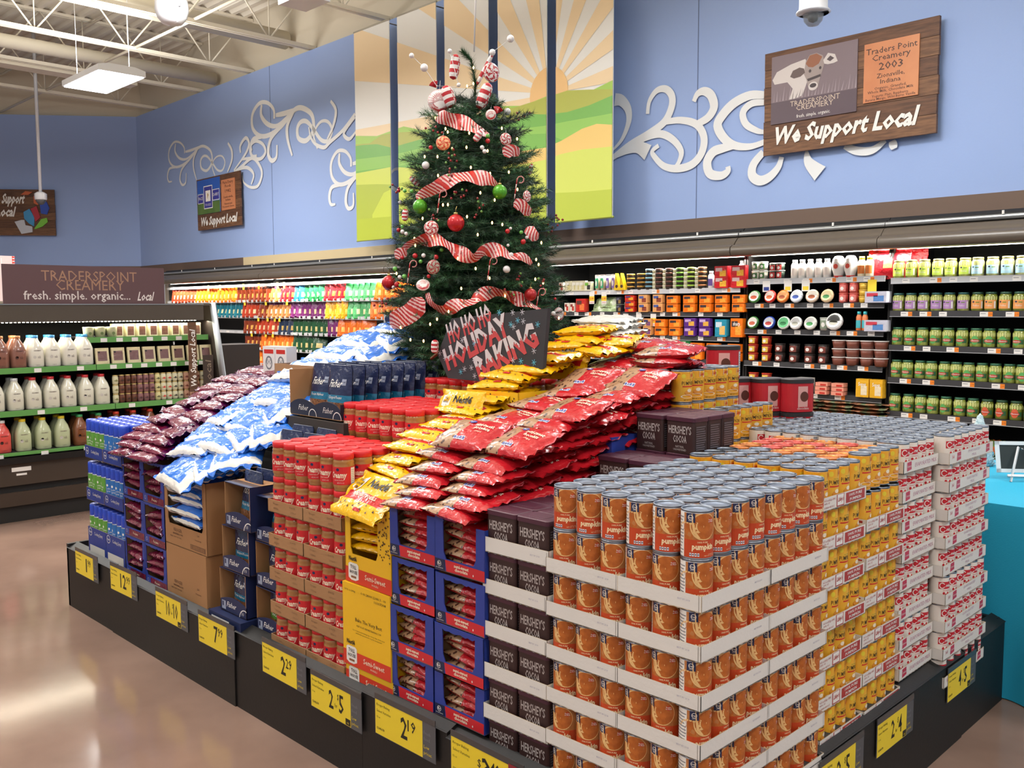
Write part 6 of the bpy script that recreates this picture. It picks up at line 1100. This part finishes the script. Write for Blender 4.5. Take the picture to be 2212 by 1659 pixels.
for k in range(900):
    a = random.random() * 6.283; z = random.random() * .2; r = .062 * (1 - z / .215) + .002; x, y = r * cos(a), r * sin(a); s_ = .006; mb.add([(x, y, z), (x * 1.1 + rr(s_), y * 1.1 + rr(s_), z + .008), (x * 1.02 + rr(s_), y * 1.02 + rr(s_), z + .006)], [(0, 1, 2)], M('#e4f0f2', rough=.8))
tr = mb.build('glitter_tree'); tr.location = (-.42, 3.05, .765); tag(tr, 'small frosted white cone tree with blue beads behind the milk cans', 'ornament tree'); tr.scale = (1.1, 1.1, 1.15)
for k, (a, z) in enumerate(((-.4, .12), (-1.1, .075), (.3, .05), (-2, .15))): r = .062 * (1 - z / .215) + .006; b = MB().lathe([(.001, -.007), (.005, -.005), (.007, 0), (.005, .005), (.001, .007)], M('#4fb4d0', rough=.15, metal=.6), 10).build('bead', tr); b.location = (r * cos(a), r * sin(a), z)
mb = MB(); T = plane((0, 0, 0), (1, 0, 0), (0, .92, .38)); mb.rect(0, 0, .2, .13, WHITE, T); mb.rect(.01, .01, .19, .12, paper('#4a5a48'), lift(T, .001)); mb.rect(.02, .02, .18, .05, paper('#c8c8c0'), lift(T, .002)); o = mb.build('sign_card'); o.location = (.0, 2.42, .77); o.rotation_euler = (0, 0, RD(20)); tag(o, 'printed card propped low on the teal table at the right edge', 'card')
# ---------------------------------------------------------------- ceiling fixtures
m_fix = M('#e8eaf0', rough=.5); m_em = M('#f6f8ff', emit=9)
def fixture(x, y, label):
    r = MB(); L, Wd = .60, .29; pr = [(-Wd, 0), (Wd, 0), (Wd, .07), (Wd * .55, .10), (-Wd * .55, .10), (-Wd, .07)]; n = 6; vs = [(s, a, b) for s in (-L, L) for a, b in pr]; r.add(vs, [tuple(range(n))[::-1], tuple(range(n, 2 * n))] + [(i, (i + 1) % n, (i + 1) % n + n, i + n) for i in range(n)], m_fix)
    o = r.build('ceiling_light'); o.location = (x, y, 4.4); tag(o, label, 'ceiling light'); MB().box(-L + .02, L - .02, -Wd + .02, Wd - .02, -.012, -.001, m_em).build('diffuser', o)
    for sx, sy in ((-.45, -.15), (.45, .15)): MB().tube([(sx, sy, .08), (sx, sy, 1.15)], .004, m_fix, 5).build('suspension_wire', o)
    return o
for i, (x, y) in enumerate(LAMPS):
    fixture(x, y, 'white suspended rectangular ceiling light glowing at upper left' if i == 0 else f'white suspended ceiling light outside the view, {od(i)} of the grid')
fixture_mats = 0
p = at(88, 428, 15.2); c = empty('security_camera', p); tag(c, 'small white dome camera hanging on a long pole at far left', 'security camera')
MB().tube([(0, 0, .06), (0, 0, 6.03 - p.z)], .028, m_fix, 8).build('pole', c); MB().lathe([(.085, -.03), (.095, -.015), (.095, .07), (.05, .10)], m_fix, 16).build('housing', c); MB().lathe([(.001, -.11), (.04, -.10), (.07, -.06), (.08, -.03)], M('#5a5c60', rough=.1), 16).build('dome', c)
p = at(1757, 16, 5.2); c = empty('security_camera', p); tag(c, 'white and clear dome security camera at the top right', 'security camera')
MB().lathe([(.085, -.035), (.095, -.03), (.09, -.02), (.078, -.018), (.076, .09), (.06, .12)], m_fix, 24).build('housing', c); MB().tube([(0, 0, .1), (0, 0, 6.0 - p.z)], .02, m_fix, 8).build('pole', c); MB().lathe([(.001, -.105), (.03, -.098), (.05, -.075), (.058, -.04)], M('#aeb4b8', rough=.05, alpha=.35), 20).build('dome', c); MB().lathe([(.001, -.085), (.025, -.075), (.03, -.05), (.02, -.02)], M('#3a3a3c', rough=.3), 14).build('lens', c)
p = at(371, 22, 8.5); c = empty('ceiling_speaker', p); tag(c, 'round white hanging speaker at the top edge, above the ceiling light', 'speaker')
MB().lathe([(.001, -.13), (.09, -.12), (.13, -.07), (.15, .0), (.145, .08), (.12, .13), (.05, .15)], m_fix, 24).build('housing', c); MB().tube([(-.16, 0, .0), (-.16, 0, .18), (0, 0, .25), (.16, 0, .18), (.16, 0, 0)], .012, m_fix, 6).build('yoke', c); MB().tube([(0, 0, .2), (0, 0, 6.0 - p.z)], .012, m_fix, 6).build('pole', c)
p = at(660, 6, 7.5); c = empty('ceiling_sensor', p); tag(c, 'flat white ceiling device at the top edge left of the banners', 'sensor')
MB().box(-.2, .16, -.13, .13, 0, .05, m_fix).build('housing', c); MB().tube([(0, 0, .05), (0, 0, 6 - p.z)], .02, m_fix, 6).build('pole', c)
# ---------------------------------------------------------------- christmas tree
TX, TY = -1.90, 1.11; TR = Vector((.7071, .7071, 0)); TC = Vector((.7071, -.7071, 0))
RP = [(1.2, .22), (1.3, .33), (1.45, .385), (1.6, .37), (1.8, .335), (2.0, .29), (2.2, .225), (2.35, .14), (2.45, .06), (2.62, .008)]
def TRD(z):
    for (a, b), (c, d) in zip(RP, RP[1:]):
        if z <= c: return b + (d - b) * max(0, (z - a)) / (c - a)
    return .005
def tuz(px, py): return (px - 1030) / 486, 1.53 + (657 - py) / 492
def tp(u, z, dr=.0):
    R = TRD(z) + dr; u2 = max(-R * .98, min(R * .98, u)); w = math.sqrt(max(0, R * R - u2 * u2)); return Vector((TX, TY, z)) + TR * u + TC * w
tree = empty('christmas_tree', (TX, TY, 1.1)); tag(tree, 'decorated green artificial christmas tree rising from the middle of the display', 'christmas tree')
m_ndl = [M(c, rough=.6) for c in ('#22452c', '#2f5a36', '#1a3524', '#3c6a40')]; m_bark = M('#4a3a2a', rough=.9)
part(MB().tube([(TX, TY, 1.10), (TX, TY, 2.4)], [.022, .008], m_bark, 8), 'trunk', tree)
mb = MB(); mb.tube([(TX, TY, 1.1), (TX, TY, 1.13)], .12, M('#2a2a2a'), 12); part(mb, 'stand', tree)
rt = random.Random(11); nv = []; nf = []; nmi = []; br = MB()
def needles(a, b, n, ln, m):
    d = b - a; L = d.length
    if L < 1e-4: return
    t = d / L; u = t.orthogonal().normalized(); w = t.cross(u)
    for k in range(n):
        s = (k + rt.random()) / n; p = a + d * s; an = rt.random() * 6.283; r = (u * cos(an) + w * sin(an)); q = (t * .75 + r).normalized() * ln * rt.uniform(.7, 1.1); x = q.cross(r).normalized() * .0011
        if x.length < 1e-6: continue
        i = len(nv); nv.extend((p - x, p + x, p + q)); nf.append((i, i + 1, i + 2)); nmi.append(m)
def branch(base, tip, ln=.032, dens=620):
    d = tip - base; L = d.length; mid = base + d * .55 + Vector((0, 0, -.02 * L)); br.tube([base, mid, tip], [.004, .003, .0015], m_bark, 4); m = rt.randrange(4)
    for a, b in ((base + d * .25, mid), (mid, tip + d.normalized() * .01)): needles(a, b, int((b - a).length * dens), ln, m)
    s = d.cross(Vector((0, 0, 1))).normalized()
    for f in (.4, .55, .7, .84):
        for sg in (-1, 1):
            p = base + d * f; l = L * .38 * (1.05 - f) + .035; q = p + (d.normalized() * .75 + s * sg * .8 + Vector((0, 0, rt.uniform(-.1, .25)))).normalized() * l
            br.tube([p, q], .0012, m_bark, 3); needles(p, q, int(l * dens), ln * .9, m)
z = 1.27
while z < 2.44:
    R = TRD(z); n = max(5, int(2 * pi * R / .085)); o = rt.random() * 6
    for k in range(n):
        a = o + 2 * pi * (k + rt.uniform(-.25, .25)) / n; L = R * rt.uniform(.86, 1.12); rise = .10 * L + rt.uniform(-.03, .04); base = Vector((TX, TY, z - .02)); tip = base + Vector((cos(a) * L, sin(a) * L, rise)); branch(base, tip)
    z += .048
for a, b in (((0, 0, 2.38), (.005, .0, 2.5)), ((.005, 0, 2.5), (-.012, 0, 2.6)), ((-.012, 0, 2.6), (-.05, 0, 2.635))):
    A = Vector((TX, TY, a[2])) + TR * a[0]; B = Vector((TX, TY, b[2])) + TR * b[0]; needles(A, B, 330, .036, 1); br.tube([A, B], .004, m_bark, 4)
for px, py in ((892, 340), (905, 290), (1140, 285), (1165, 330), (880, 345), (1150, 250), (1195, 470), (850, 560), (1195, 690), (845, 640), (925, 250)):
    u, z = tuz(px, py); branch(Vector((TX, TY, z - .06)), Vector((TX, TY, z)) + TR * u * 1.0 + TC * .08, dens=700)
part(br, 'branches', tree)
me = bpy.data.meshes.new('needles'); me.from_pydata([tuple(v) for v in nv], [], nf); [me.materials.append(m) for m in m_ndl]; me.polygons.foreach_set('material_index', nmi)
o = bpy.data.objects.new('needles', me); COL.objects.link(o); o.parent = tree; o.matrix_parent_inverse = Matrix.Translation(tree.location).inverted(); o['kind'] = 'stuff'
part(MB().tube([at(1024, 112, 4.1), at(1029, -60, 4.1), Vector((at(1029, -60, 4.1).x, at(1029, -60, 4.1).y, 5.98))], .004, paper('#e6e2dc'), 5), 'cord', tree)
# ribbons
rR, rW, rG = M('#b8242a', rough=.4, coat=.3), M('#e9c9c4', rough=.5), M('#c93a2c', rough=.35, coat=.4)
def ribbon(pts, label, w=.058, tw=1.5, ph=0, dr=.03):
    P_ = smooth([tuz(*p) for p in pts], 30); n = len(P_); mb = MB(); K = 14; L = 0; vs = []; Ls = []
    for i, (u, z) in enumerate(P_):
        if i: L += math.hypot(u - P_[i - 1][0], z - P_[i - 1][1])
        Ls.append(L)
    for i, (u, z) in enumerate(P_):
        t = Ls[i] / max(L, .01); a, b = P_[max(i - 1, 0)], P_[min(i + 1, n - 1)]; dx, dz = b[0] - a[0], b[1] - a[1]; l = math.hypot(dx, dz) or 1; nx, nz = -dz / l, dx / l
        wv = w * (.3 + .7 * min(1, t * 6, (1 - t) * 6)); q = ph + tw * sin(t * L * 22)
        for k in range(K + 1):
            s = (k / K - .5) * wv; vs.append(tp(u + nx * s * cos(q * .55), z + nz * s * cos(q * .55), dr + .012 * sin(t * L * 40) + s * sin(q * .55)))
    by = {0: [], 1: [], 2: []}
    for i in range(n - 1):
        for k in range(K): f = (i * (K + 1) + k, i * (K + 1) + k + 1, (i + 1) * (K + 1) + k + 1, (i + 1) * (K + 1) + k); c = (Ls[i] / .0075 + k * .32); by[2 if (c % 9 < 1.3) else int(c % 2 < 1)].append(f)
    o = len(mb.v)
    for c, m in ((0, rR), (1, rW), (2, rG)): mb.add(vs, by[c], m, True) if by[c] else 0
    tag(mb.build('ribbon'), label, 'ribbon', 'striped ribbons on the tree')
ribbon([(948, 252), (975, 268), (1005, 278), (1035, 295), (1062, 308)], 'red and white striped ribbon swag highest on the tree', .07)
ribbon([(915, 432), (945, 422), (980, 405), (1020, 396), (1055, 400), (1082, 415)], 'red and white striped ribbon swag between the two green balls', .065)
ribbon([(885, 542), (910, 526), (950, 521), (985, 534), (1012, 552), (1035, 560), (1055, 545), (1085, 545), (1105, 556), (1130, 556), (1148, 570)], 'long wavy red and white striped ribbon across the middle of the tree', .062, 2)
ribbon([(862, 695), (880, 680), (905, 668), (935, 640)], 'red and white striped ribbon hanging at lower left of the tree', .085, .6)
ribbon([(942, 628), (950, 648), (975, 662), (1000, 652), (1030, 646), (1045, 634), (1075, 627), (1110, 636), (1140, 650), (1165, 662)], 'red and white striped ribbon low on the tree above the chalkboard', .058, 2)
ribbon([(1112, 452), (1128, 452), (1145, 470)], 'short striped ribbon piece at the right edge of the tree', .05, 1); ribbon([(1140, 495), (1150, 510), (1160, 520)], 'small striped ribbon bow at right of the tree above the canopy line', .05, 1); ribbon([(868, 552), (882, 545), (898, 550)], 'short striped ribbon at the left edge of the tree', .045, 1); ribbon([(1092, 348), (1110, 338), (1124, 345)], 'short striped ribbon under the upper peppermint', .05, 1)
# baubles
m_hook = M('#c8b070', rough=.3, metal=.8)
def ball(px, py, r, c, label, grp=None, dr=.035, rough=.35, cap=True, metal=.25):
    u, z = tuz(px, py); p = tp(u, z, dr); mb = MB(); mb.lathe([(r * sin(pi * k / 14), -r * cos(pi * k / 14)) for k in range(15)], M(c, rough=rough, metal=metal, coat=.3), 24, caps=False); o = mb.build('bauble'); o.location = p; tag(o, label, 'bauble', grp)
    if cap: MB().lathe([(r * .25, r * .93), (r * .25, r * 1.18), (.001, r * 1.2)], m_hook, 10).tube([(0, 0, r * 1.15), (0, 0, r * 1.5), (.002, .004, r * 1.9)], .0012, m_hook, 4).build('cap', o)
    return o
for a in ((999, 490, .035, '#c01822', 'large red bauble at the centre of the tree'), (855, 605, .031, '#b8141e', 'red bauble at the left edge of the tree'), (1145, 632, .026, '#a8181c', 'red bauble at lower right of the tree, partly behind ribbon'), (925, 453, .030, '#4fa01c', 'green bauble at left of the tree'), (1085, 427, .030, '#4fa01c', 'green bauble at right of the tree')): ball(*a, grp='large baubles')
for i, (x, y, r) in enumerate(((935, 367, .016), (1098, 582, .015), (1107, 553, .010), (1050, 336, .009), (1055, 344, .009), (875, 434, .009), (886, 501, .009), (895, 506, .008), (958, 576, .009), (934, 553, .009), (882, 595, .009), (867, 615, .007), (1138, 517, .007), (1106, 500, .006), (1101, 534, .006), (1192, 670, .010))): ball(x, y, r, '#e8e6e4', f'small white ball on the tree, {od(i + 1)} from a top-down count', 'small white balls', cap=False, metal=0)
for i, (x, y, r) in enumerate(((916, 553, .011), (960, 557, .010), (1061, 322, .010), (876, 610, .012), (1131, 526, .011), (1100, 506, .010), (871, 409, .008), (876, 496, .009), (945, 595, .008), (945, 330, .009), (887, 555, .008), (1196, 640, .006))): ball(x, y, r, '#b81a22', f'small red ball on the tree, {od(i + 1)} from a top-down count', 'small red balls', cap=False)
for i, (x, y, r) in enumerate(((1061, 311, .009), (928, 565, .008), (971, 543, .008), (887, 413, .008), (905, 418, .008), (1127, 507, .008), (870, 577, .010), (885, 490, .007), (893, 594, .010), (883, 612, .006))): ball(x, y, r, '#62b04a', f'small green ball on the tree, {od(i + 1)} from a top-down count', 'small green balls', cap=False, metal=0)
def swirl_disc(px, py, r, label, cr='#b81c26', cw='#ece6e0', kind='pin', dr=.045, tilt=(0, 0), th=.35):
    u, z = tuz(px, py); p = tp(u, z, dr); mb = MB(); A, B = M(cr, rough=.35, coat=.3), M(cw, rough=.4, coat=.2); n = 40; K = 8 if kind == 'pin' else 22
    for side in (1, -1):
        vs = []
        for j in range(K + 1):
            q = j / K * pi / 2; rr_ = r * sin(q); h = r * th * cos(q)
            for i in range(n): a = 2 * pi * i / n; vs.append((rr_ * cos(a), -h * side, rr_ * sin(a)))
        fa, fb = [], []
        for j in range(K):
            for i in range(n):
                f = (j * n + i, j * n + (i + 1) % n, (j + 1) * n + (i + 1) % n, (j + 1) * n + i)
                t = ((i / n * 8 + j * .35) % 1 < .5) if kind == 'pin' else (((j / K * 1.9 - i / n) % 1) < .34)
                (fa if t else fb).append(f)
        mb.add(vs, fa, A, True); mb.add(vs, fb, B, True)
    o = mb.build('peppermint_ornament'); o.location = p; o.rotation_euler = (RD(tilt[0]), 0, RD(45 + tilt[1])); tag(o, label, 'ornament', 'candy ornaments'); MB().tube([(0, 0, r), (.001, 0, r * 1.25), (.003, .004, r * 1.7)], .0014, M('#c8ccd0', rough=.3, metal=.8), 5).build('hook', o); return o
swirl_disc(950, 499, .030, 'red and white peppermint ornament left of the large red bauble'); swirl_disc(1063, 682, .028, 'peppermint ornament dangling over the chalkboard top', dr=.14); swirl_disc(1097, 316, .026, 'peppermint ornament at upper right of the tree', tilt=(0, 25)); swirl_disc(1139, 433, .024, 'peppermint ornament at the right edge of the tree', tilt=(0, 50)); swirl_disc(972, 325, .030, 'orange and red peppermint ornament at upper left', cr='#d8442a', cw='#f2c08a'); swirl_disc(934, 612, .028, 'lollipop ornament with a red spiral low on the tree', kind='sp', tilt=(-35, 0)); swirl_disc(955, 577, .030, 'faded striped round ornament under the long ribbon', cr='#a83a40', cw='#b8c0b0', tilt=(10, 30)); swirl_disc(1206, 672, .03, 'lollipop ornament sticking out at lower right of the tree', kind='sp', cr='#c05a60', tilt=(0, 40), dr=0)
def candy(px, py, L, r, ang, label, nm='candy_ornament', dr=.05, red='#b4202a'):
    u, z = tuz(px, py); p = tp(u, z, dr); mb = MB(); n = 16; K = 20; A, B = M(red, rough=.6), M('#eeeae6', rough=.8, bump=.4, bscale=200); vs = []
    for j in range(K + 1):
        t = j / K; q = r * math.sqrt(max(0.0004, 1 - (2 * t - 1) ** 4));
        for i in range(n): a = 2 * pi * i / n; vs.append((q * cos(a), q * sin(a), (t - .5) * L))
    fa, fb = [], []
    for j in range(K):
        for i in range(n): f = (j * n + i, j * n + (i + 1) % n, (j + 1) * n + (i + 1) % n, (j + 1) * n + i); (fa if (j / K * 3.2 + i / n * .6) % 1 < .5 else fb).append(f)
    mb.add(vs, fa, A, True); mb.add(vs, fb, B, True); o = mb.build(nm); o.location = p; o.rotation_mode = 'QUATERNION'; o.rotation_quaternion = Vector((0, 0, 1)).rotation_difference((TR * sin(RD(ang)) + Vector((0, 0, cos(RD(ang))))).normalized()); tag(o, label, 'ornament', 'candy ornaments'); return o
candy(989, 145, .11, .022, 8, 'tall red and white candy pick left of the tree tip', dr=-.02); candy(978, 215, .10, .026, -20, 'striped candy pick beside the swirl disc near the top'); candy(1052, 218, .12, .026, 22, 'red and white striped candy pick right of the tip', dr=.03); candy(1053, 150, .16, .010, 28, 'thin red twisted candy pick right of the tree tip', dr=.0); candy(959, 733, .055, .016, 3, 'striped barrel candy ornament left of the chalkboard', dr=.1); candy(893, 468, .05, .014, 5, 'striped barrel ornament at the left edge'); candy(1042, 313, .05, .015, 35, 'pink sugared candy under the top ribbon', red='#c05058'); candy(906, 390, .055, .012, -50, 'pink sugared candy sticking out at left', red='#c05058', dr=0); candy(1148, 365, .05, .008, 15, 'small red candy at the right edge of the tree', dr=0)
swirl_disc(958, 220, .052, 'large fluffy white disc with red spiral near the tree top', kind='sp', cw='#f2ece8', cr='#a8242e', dr=.06, th=.25); swirl_disc(1066, 158, .042, 'fluffy white and red round candy right of the tip', kind='pin', cw='#f2ece8', dr=.02, tilt=(0, 35)); swirl_disc(1067, 265, .022, 'small wrapped candy with white spiral', kind='sp', cr='#c01822', dr=.06)
def tie(px, py, label, ang):
    u, z = tuz(px, py); p = tp(u, z, .05); mb = MB(); m = film('#b01822')
    for k in range(6): a = RD(ang + (k - 2.5) * 14); mb.tube([(0, 0, 0), (.03 * sin(a), .002 * k, .03 * cos(a))], [.002, .006], m, 4)
    o = mb.build('candy_wrapper'); o.location = p; o.rotation_euler = (0, 0, RD(45)); tag(o, label, 'ornament', 'candy ornaments')
tie(950, 190, 'shiny red twisted wrapper end at top left of the tree', -30); tie(1078, 260, 'shiny red twisted wrapper end at upper right of the tree', 20)
def pick(pts, label):
    P_ = [Vector((TX, TY, 0)) + TR * tuz(x, y)[0] + Vector((0, 0, tuz(x, y)[1])) + TC * .03 for x, y, r in pts]; o = MB().tube([P_[0] - Vector((0, 0, .12)) + (Vector((TX, TY, 0)) - P_[0]) * Vector((.6, .6, 0)) if False else (P_[0] + Vector((TX, TY, P_[0].z * 1 - .0))) / 2] + P_, .0012, paper('#dcdcdc'), 4).build('white_ball_pick')
    tag(o, label, 'ornament', 'white ball picks')
    for p, (x, y, r) in zip(P_, pts): b = MB().lathe([(r * sin(pi * k / 10), -r * cos(pi * k / 10)) for k in range(11)], M('#f0eeec', rough=.5), 16, caps=False).build('ball', o); b.location = p
pick([(952, 188, .003), (926, 150, .017), (900, 125, .011)], 'pair of white balls on a wire at upper left'); pick([(985, 200, .003), (998, 186, .009), (980, 116, .010)], 'two small white balls beside the tree tip'); pick([(1040, 190, .003), (1069, 119, .014), (1107, 91, .016)], 'pair of white balls on a wire at upper right'); pick([(1085, 262, .003), (1100, 242, .015)], 'single white ball on a wire at right below the tip')
def cane(px, py, label):
    u, z = tuz(px, py); p = tp(u, z, .05); pts = [(0, 0, -.06), (0, 0, .02)] + [(.014 - .014 * cos(a), 0, .02 + .014 * sin(a)) for a in [pi * k / 6 for k in range(1, 7)]]; mb = MB(); P_ = smooth3(pts, 4)
    for k in range(len(P_) - 1): mb.tube([P_[k], P_[k + 1]], .0024, rR if k % 2 else rW, 6)
    o = mb.build('candy_cane'); o.location = p; o.rotation_euler = (0, RD(8), RD(45)); tag(o, label, 'ornament', 'candy canes')
def smooth3(p, n):
    out = []
    for a, b in zip(p, p[1:]): out += [tuple(a[q] + (b[q] - a[q]) * k / n for q in range(3)) for k in range(n)]
    return out + [p[-1]]
for i, (x, y) in enumerate(((905, 578), (966, 440), (1065, 575), (1118, 410), (1160, 635))): cane(x, y, f'striped candy cane on the tree, {["left under the long ribbon", "over the second ribbon", "centre right", "right of the right green bauble", "far lower right"][i]}')
m_b1, m_b2 = M('#8e1f22', rough=.3), M('#6b9a4a', rough=.4)
for i, (x, y, a, n) in enumerate(((965, 305, 60, 7), (992, 340, 180, 9), (1122, 262, -40, 6), (1020, 432, 100, 8), (1045, 445, 170, 7), (1180, 478, -60, 9), (1190, 500, -40, 6), (880, 410, 60, 5), (1120, 595, 190, 8), (1100, 625, 210, 7), (985, 375, 190, 6), (860, 640, 120, 8), (940, 470, 240, 5), (1165, 600, 200, 6))):
    u, z = tuz(x, y); p = tp(u, z, .04) if x not in (1180, 1190) else Vector((TX, TY, z)) + TR * u + TC * .05; o = MB().tube([(0, 0, 0), (-.05 * sin(RD(a)), 0, .05 * cos(RD(a)))], .0012, m_bark, 4).build('berry_spray'); o.location = p; o.rotation_euler = (0, 0, RD(45)); tag(o, f'sprig of small red and green berries on the tree, {od(i + 1)} from a top-down count', 'ornament', 'berry sprigs')
    for k in range(n): t = k / n * 1.1; b = MB().lathe([(.0055 * sin(pi * q / 6), -.0055 * cos(pi * q / 6)) for q in range(7)], m_b2 if k % 4 == 0 else m_b1, 8, caps=False).build('berry', o); b.location = (-.06 * t * sin(RD(a)) + rr(.018), rr(.01) - .005, .06 * t * cos(RD(a)) + rr(.018))
m_bulb = M('#ffc878', emit=7); ls = empty('string_light', (TX, TY, 1.3)); tag(ls, 'string of tiny warm white lights wound around the tree', 'string lights')
cable = []
for i, (x, y) in enumerate(((1030, 155), (1017, 195), (1030, 190), (950, 259), (1024, 305), (1089, 291), (975, 292), (980, 300), (990, 338), (1019, 336), (932, 348), (960, 352), (1061, 343), (1112, 337), (1028, 378), (1103, 385), (962, 392), (1066, 390), (1120, 420), (973, 453), (983, 453), (1047, 430), (1075, 444), (1021, 478), (1070, 490), (1090, 493), (931, 478), (952, 513), (914, 518), (916, 532), (1003, 561), (1042, 514), (1168, 526), (1157, 561), (1162, 571), (1038, 581), (874, 587), (1155, 601), (1171, 608), (1095, 635), (1040, 643), (985, 665), (885, 697), (860, 706), (948, 690), (905, 722), (933, 724), (962, 680), (1146, 655), (1204, 680), (1120, 310), (1010, 620), (1065, 600))):
    u, z = tuz(x, y); p = tp(u, z, .035); b = MB().lathe([(.001, -.006), (.0032, -.003), (.0038, .002), (.002, .006), (.001, .007)], m_bulb, 8, caps=False); cable.append(p); o = b.build('bulb', ls); o.location = p - ls.location
cable.sort(key=lambda v: -v.z); part(MB().tube([c - TC * .02 for c in cable], .0012, M('#1c3524', rough=.6), 4), 'cable', ls)
# ---------------------------------------------------------------- chalkboard sign
def ypt(px, py, y):
    d = FW + RT * ((px - 1106) / 2000.8) - UP * ((py - 829.5) / 2000.8); t = (y - CAM.y) / d.y; return CAM + d * t
YS_ = .72; m_ch = M('#35363a', rough=.85, bump=.05, bscale=60)
bp = [ypt(x, y, YS_) for x, y in ((945, 766), (968, 817), (1059, 826), (1172, 797), (1183, 666), (975, 688))]; bp = [(p.x, p.z) for p in bp]; n = len(bp)
vs = [(x, YS_, z) for x, z in bp] + [(x, YS_ + .018, z) for x, z in bp]
sg = MB().add(vs, [tuple(range(n)), tuple(range(n, 2 * n))[::-1]] + [(i, i + n, (i + 1) % n + n, (i + 1) % n) for i in range(n)], m_ch).build('chalkboard_sign'); tag(sg, 'black chalkboard reading HO HO HO HOLIDAY BAKING in snowy red letters', 'chalkboard')
TB = plane((0, YS_, 0), (1, 0, 0), (0, 0, 1)); cR, cW = paper('#c04a4c'), paper('#cfcdd0')
def snow(st, a, b, h, bold=.03):
    A, B = ypt(*a, YS_), ypt(*b, YS_); w = math.hypot(B.x - A.x, B.z - A.z); rot = math.atan2(B.z - A.z, B.x - A.x)
    MB().text(st, A.x, A.z, h, m_ch, lift(TB, .0008), w=w, al=-1, rot=rot, bold=bold + .03)
    mb = MB().text(st, A.x, A.z, h, cR, lift(TB, .0012), w=w, al=-1, rot=rot, bold=bold); mb.build('lettering', sg)
    v, f, bw = text2d(st, bold); k = h / .69; kx = w / bw; c, s = cos(rot), sin(rot); mb = MB()
    for q in f:
        poly = [v[i] for i in q]; cx = sum(p[0] for p in poly) / len(poly)
        for x0 in [min(p[0] for p in poly) + .05 * j for j in range(int((max(p[0] for p in poly) - min(p[0] for p in poly)) / .05) + 1)]:
            yl = .36 + .08 * sin(x0 * 19) + .05 * sin(x0 * 43 + 1); r = clip(poly, x0, x0 + .05, yl, 3)
            if r: mb.add([TB(A.x + px * kx * c - py * k * s, A.z + px * kx * s + py * k * c, .002) for px, py in r], [tuple(range(len(r)))], cW)
    mb.build('snow_cap', sg)
snow('HO HO HO', (972, 741), (1066, 695), .072, .045); snow('HOLIDAY', (968, 799), (1104, 720), .080, .045); snow('BAKING', (1036, 820), (1166, 743), .085, .045)
for i, (x, y, c) in enumerate(((999, 735, 0), (1025, 742, 1), (951, 763, 0), (962, 773, 0), (1025, 778, 0), (1004, 797, 0), (1019, 794, 0), (996, 803, 1), (1026, 812, 0), (1063, 811, 1), (1129, 674, 0), (1119, 692, 1), (1131, 694, 0), (1110, 706, 0), (1104, 701, 1), (1162, 701, 1), (1154, 758, 0), (1109, 778, 0), (1126, 780, 1), (1154, 783, 1), (1108, 675, 0), (1079, 675, 1))):
    p = ypt(x, y, YS_); m = paper('#5fb4cc') if c else paper('#b9bcc4'); mb = MB()
    for a in (0, 60, 120):
        a = RD(a + 15); dx, dz = .012 * cos(a), .012 * sin(a); nx, nz = -.0012 * sin(a), .0012 * cos(a); mb.flat([(p.x - dx - nx, p.z - dz - nz), (p.x + dx - nx, p.z + dz - nz), (p.x + dx + nx, p.z + dz + nz), (p.x - dx + nx, p.z - dz + nz)], m, lift(TB, .0015 + .0001 * len(mb.v)))
    mb.build('snowflake', sg)
a, b = ypt(931, 775, .74), ypt(975, 735, .74); tag(MB().tube([a, b + (b - a) * .3 + Vector((0, .02, 0))], .006, M('#7a5236', rough=.7), 6).build('dowel'), 'thin wooden dowel poking out behind the chalkboard at left', 'stick')
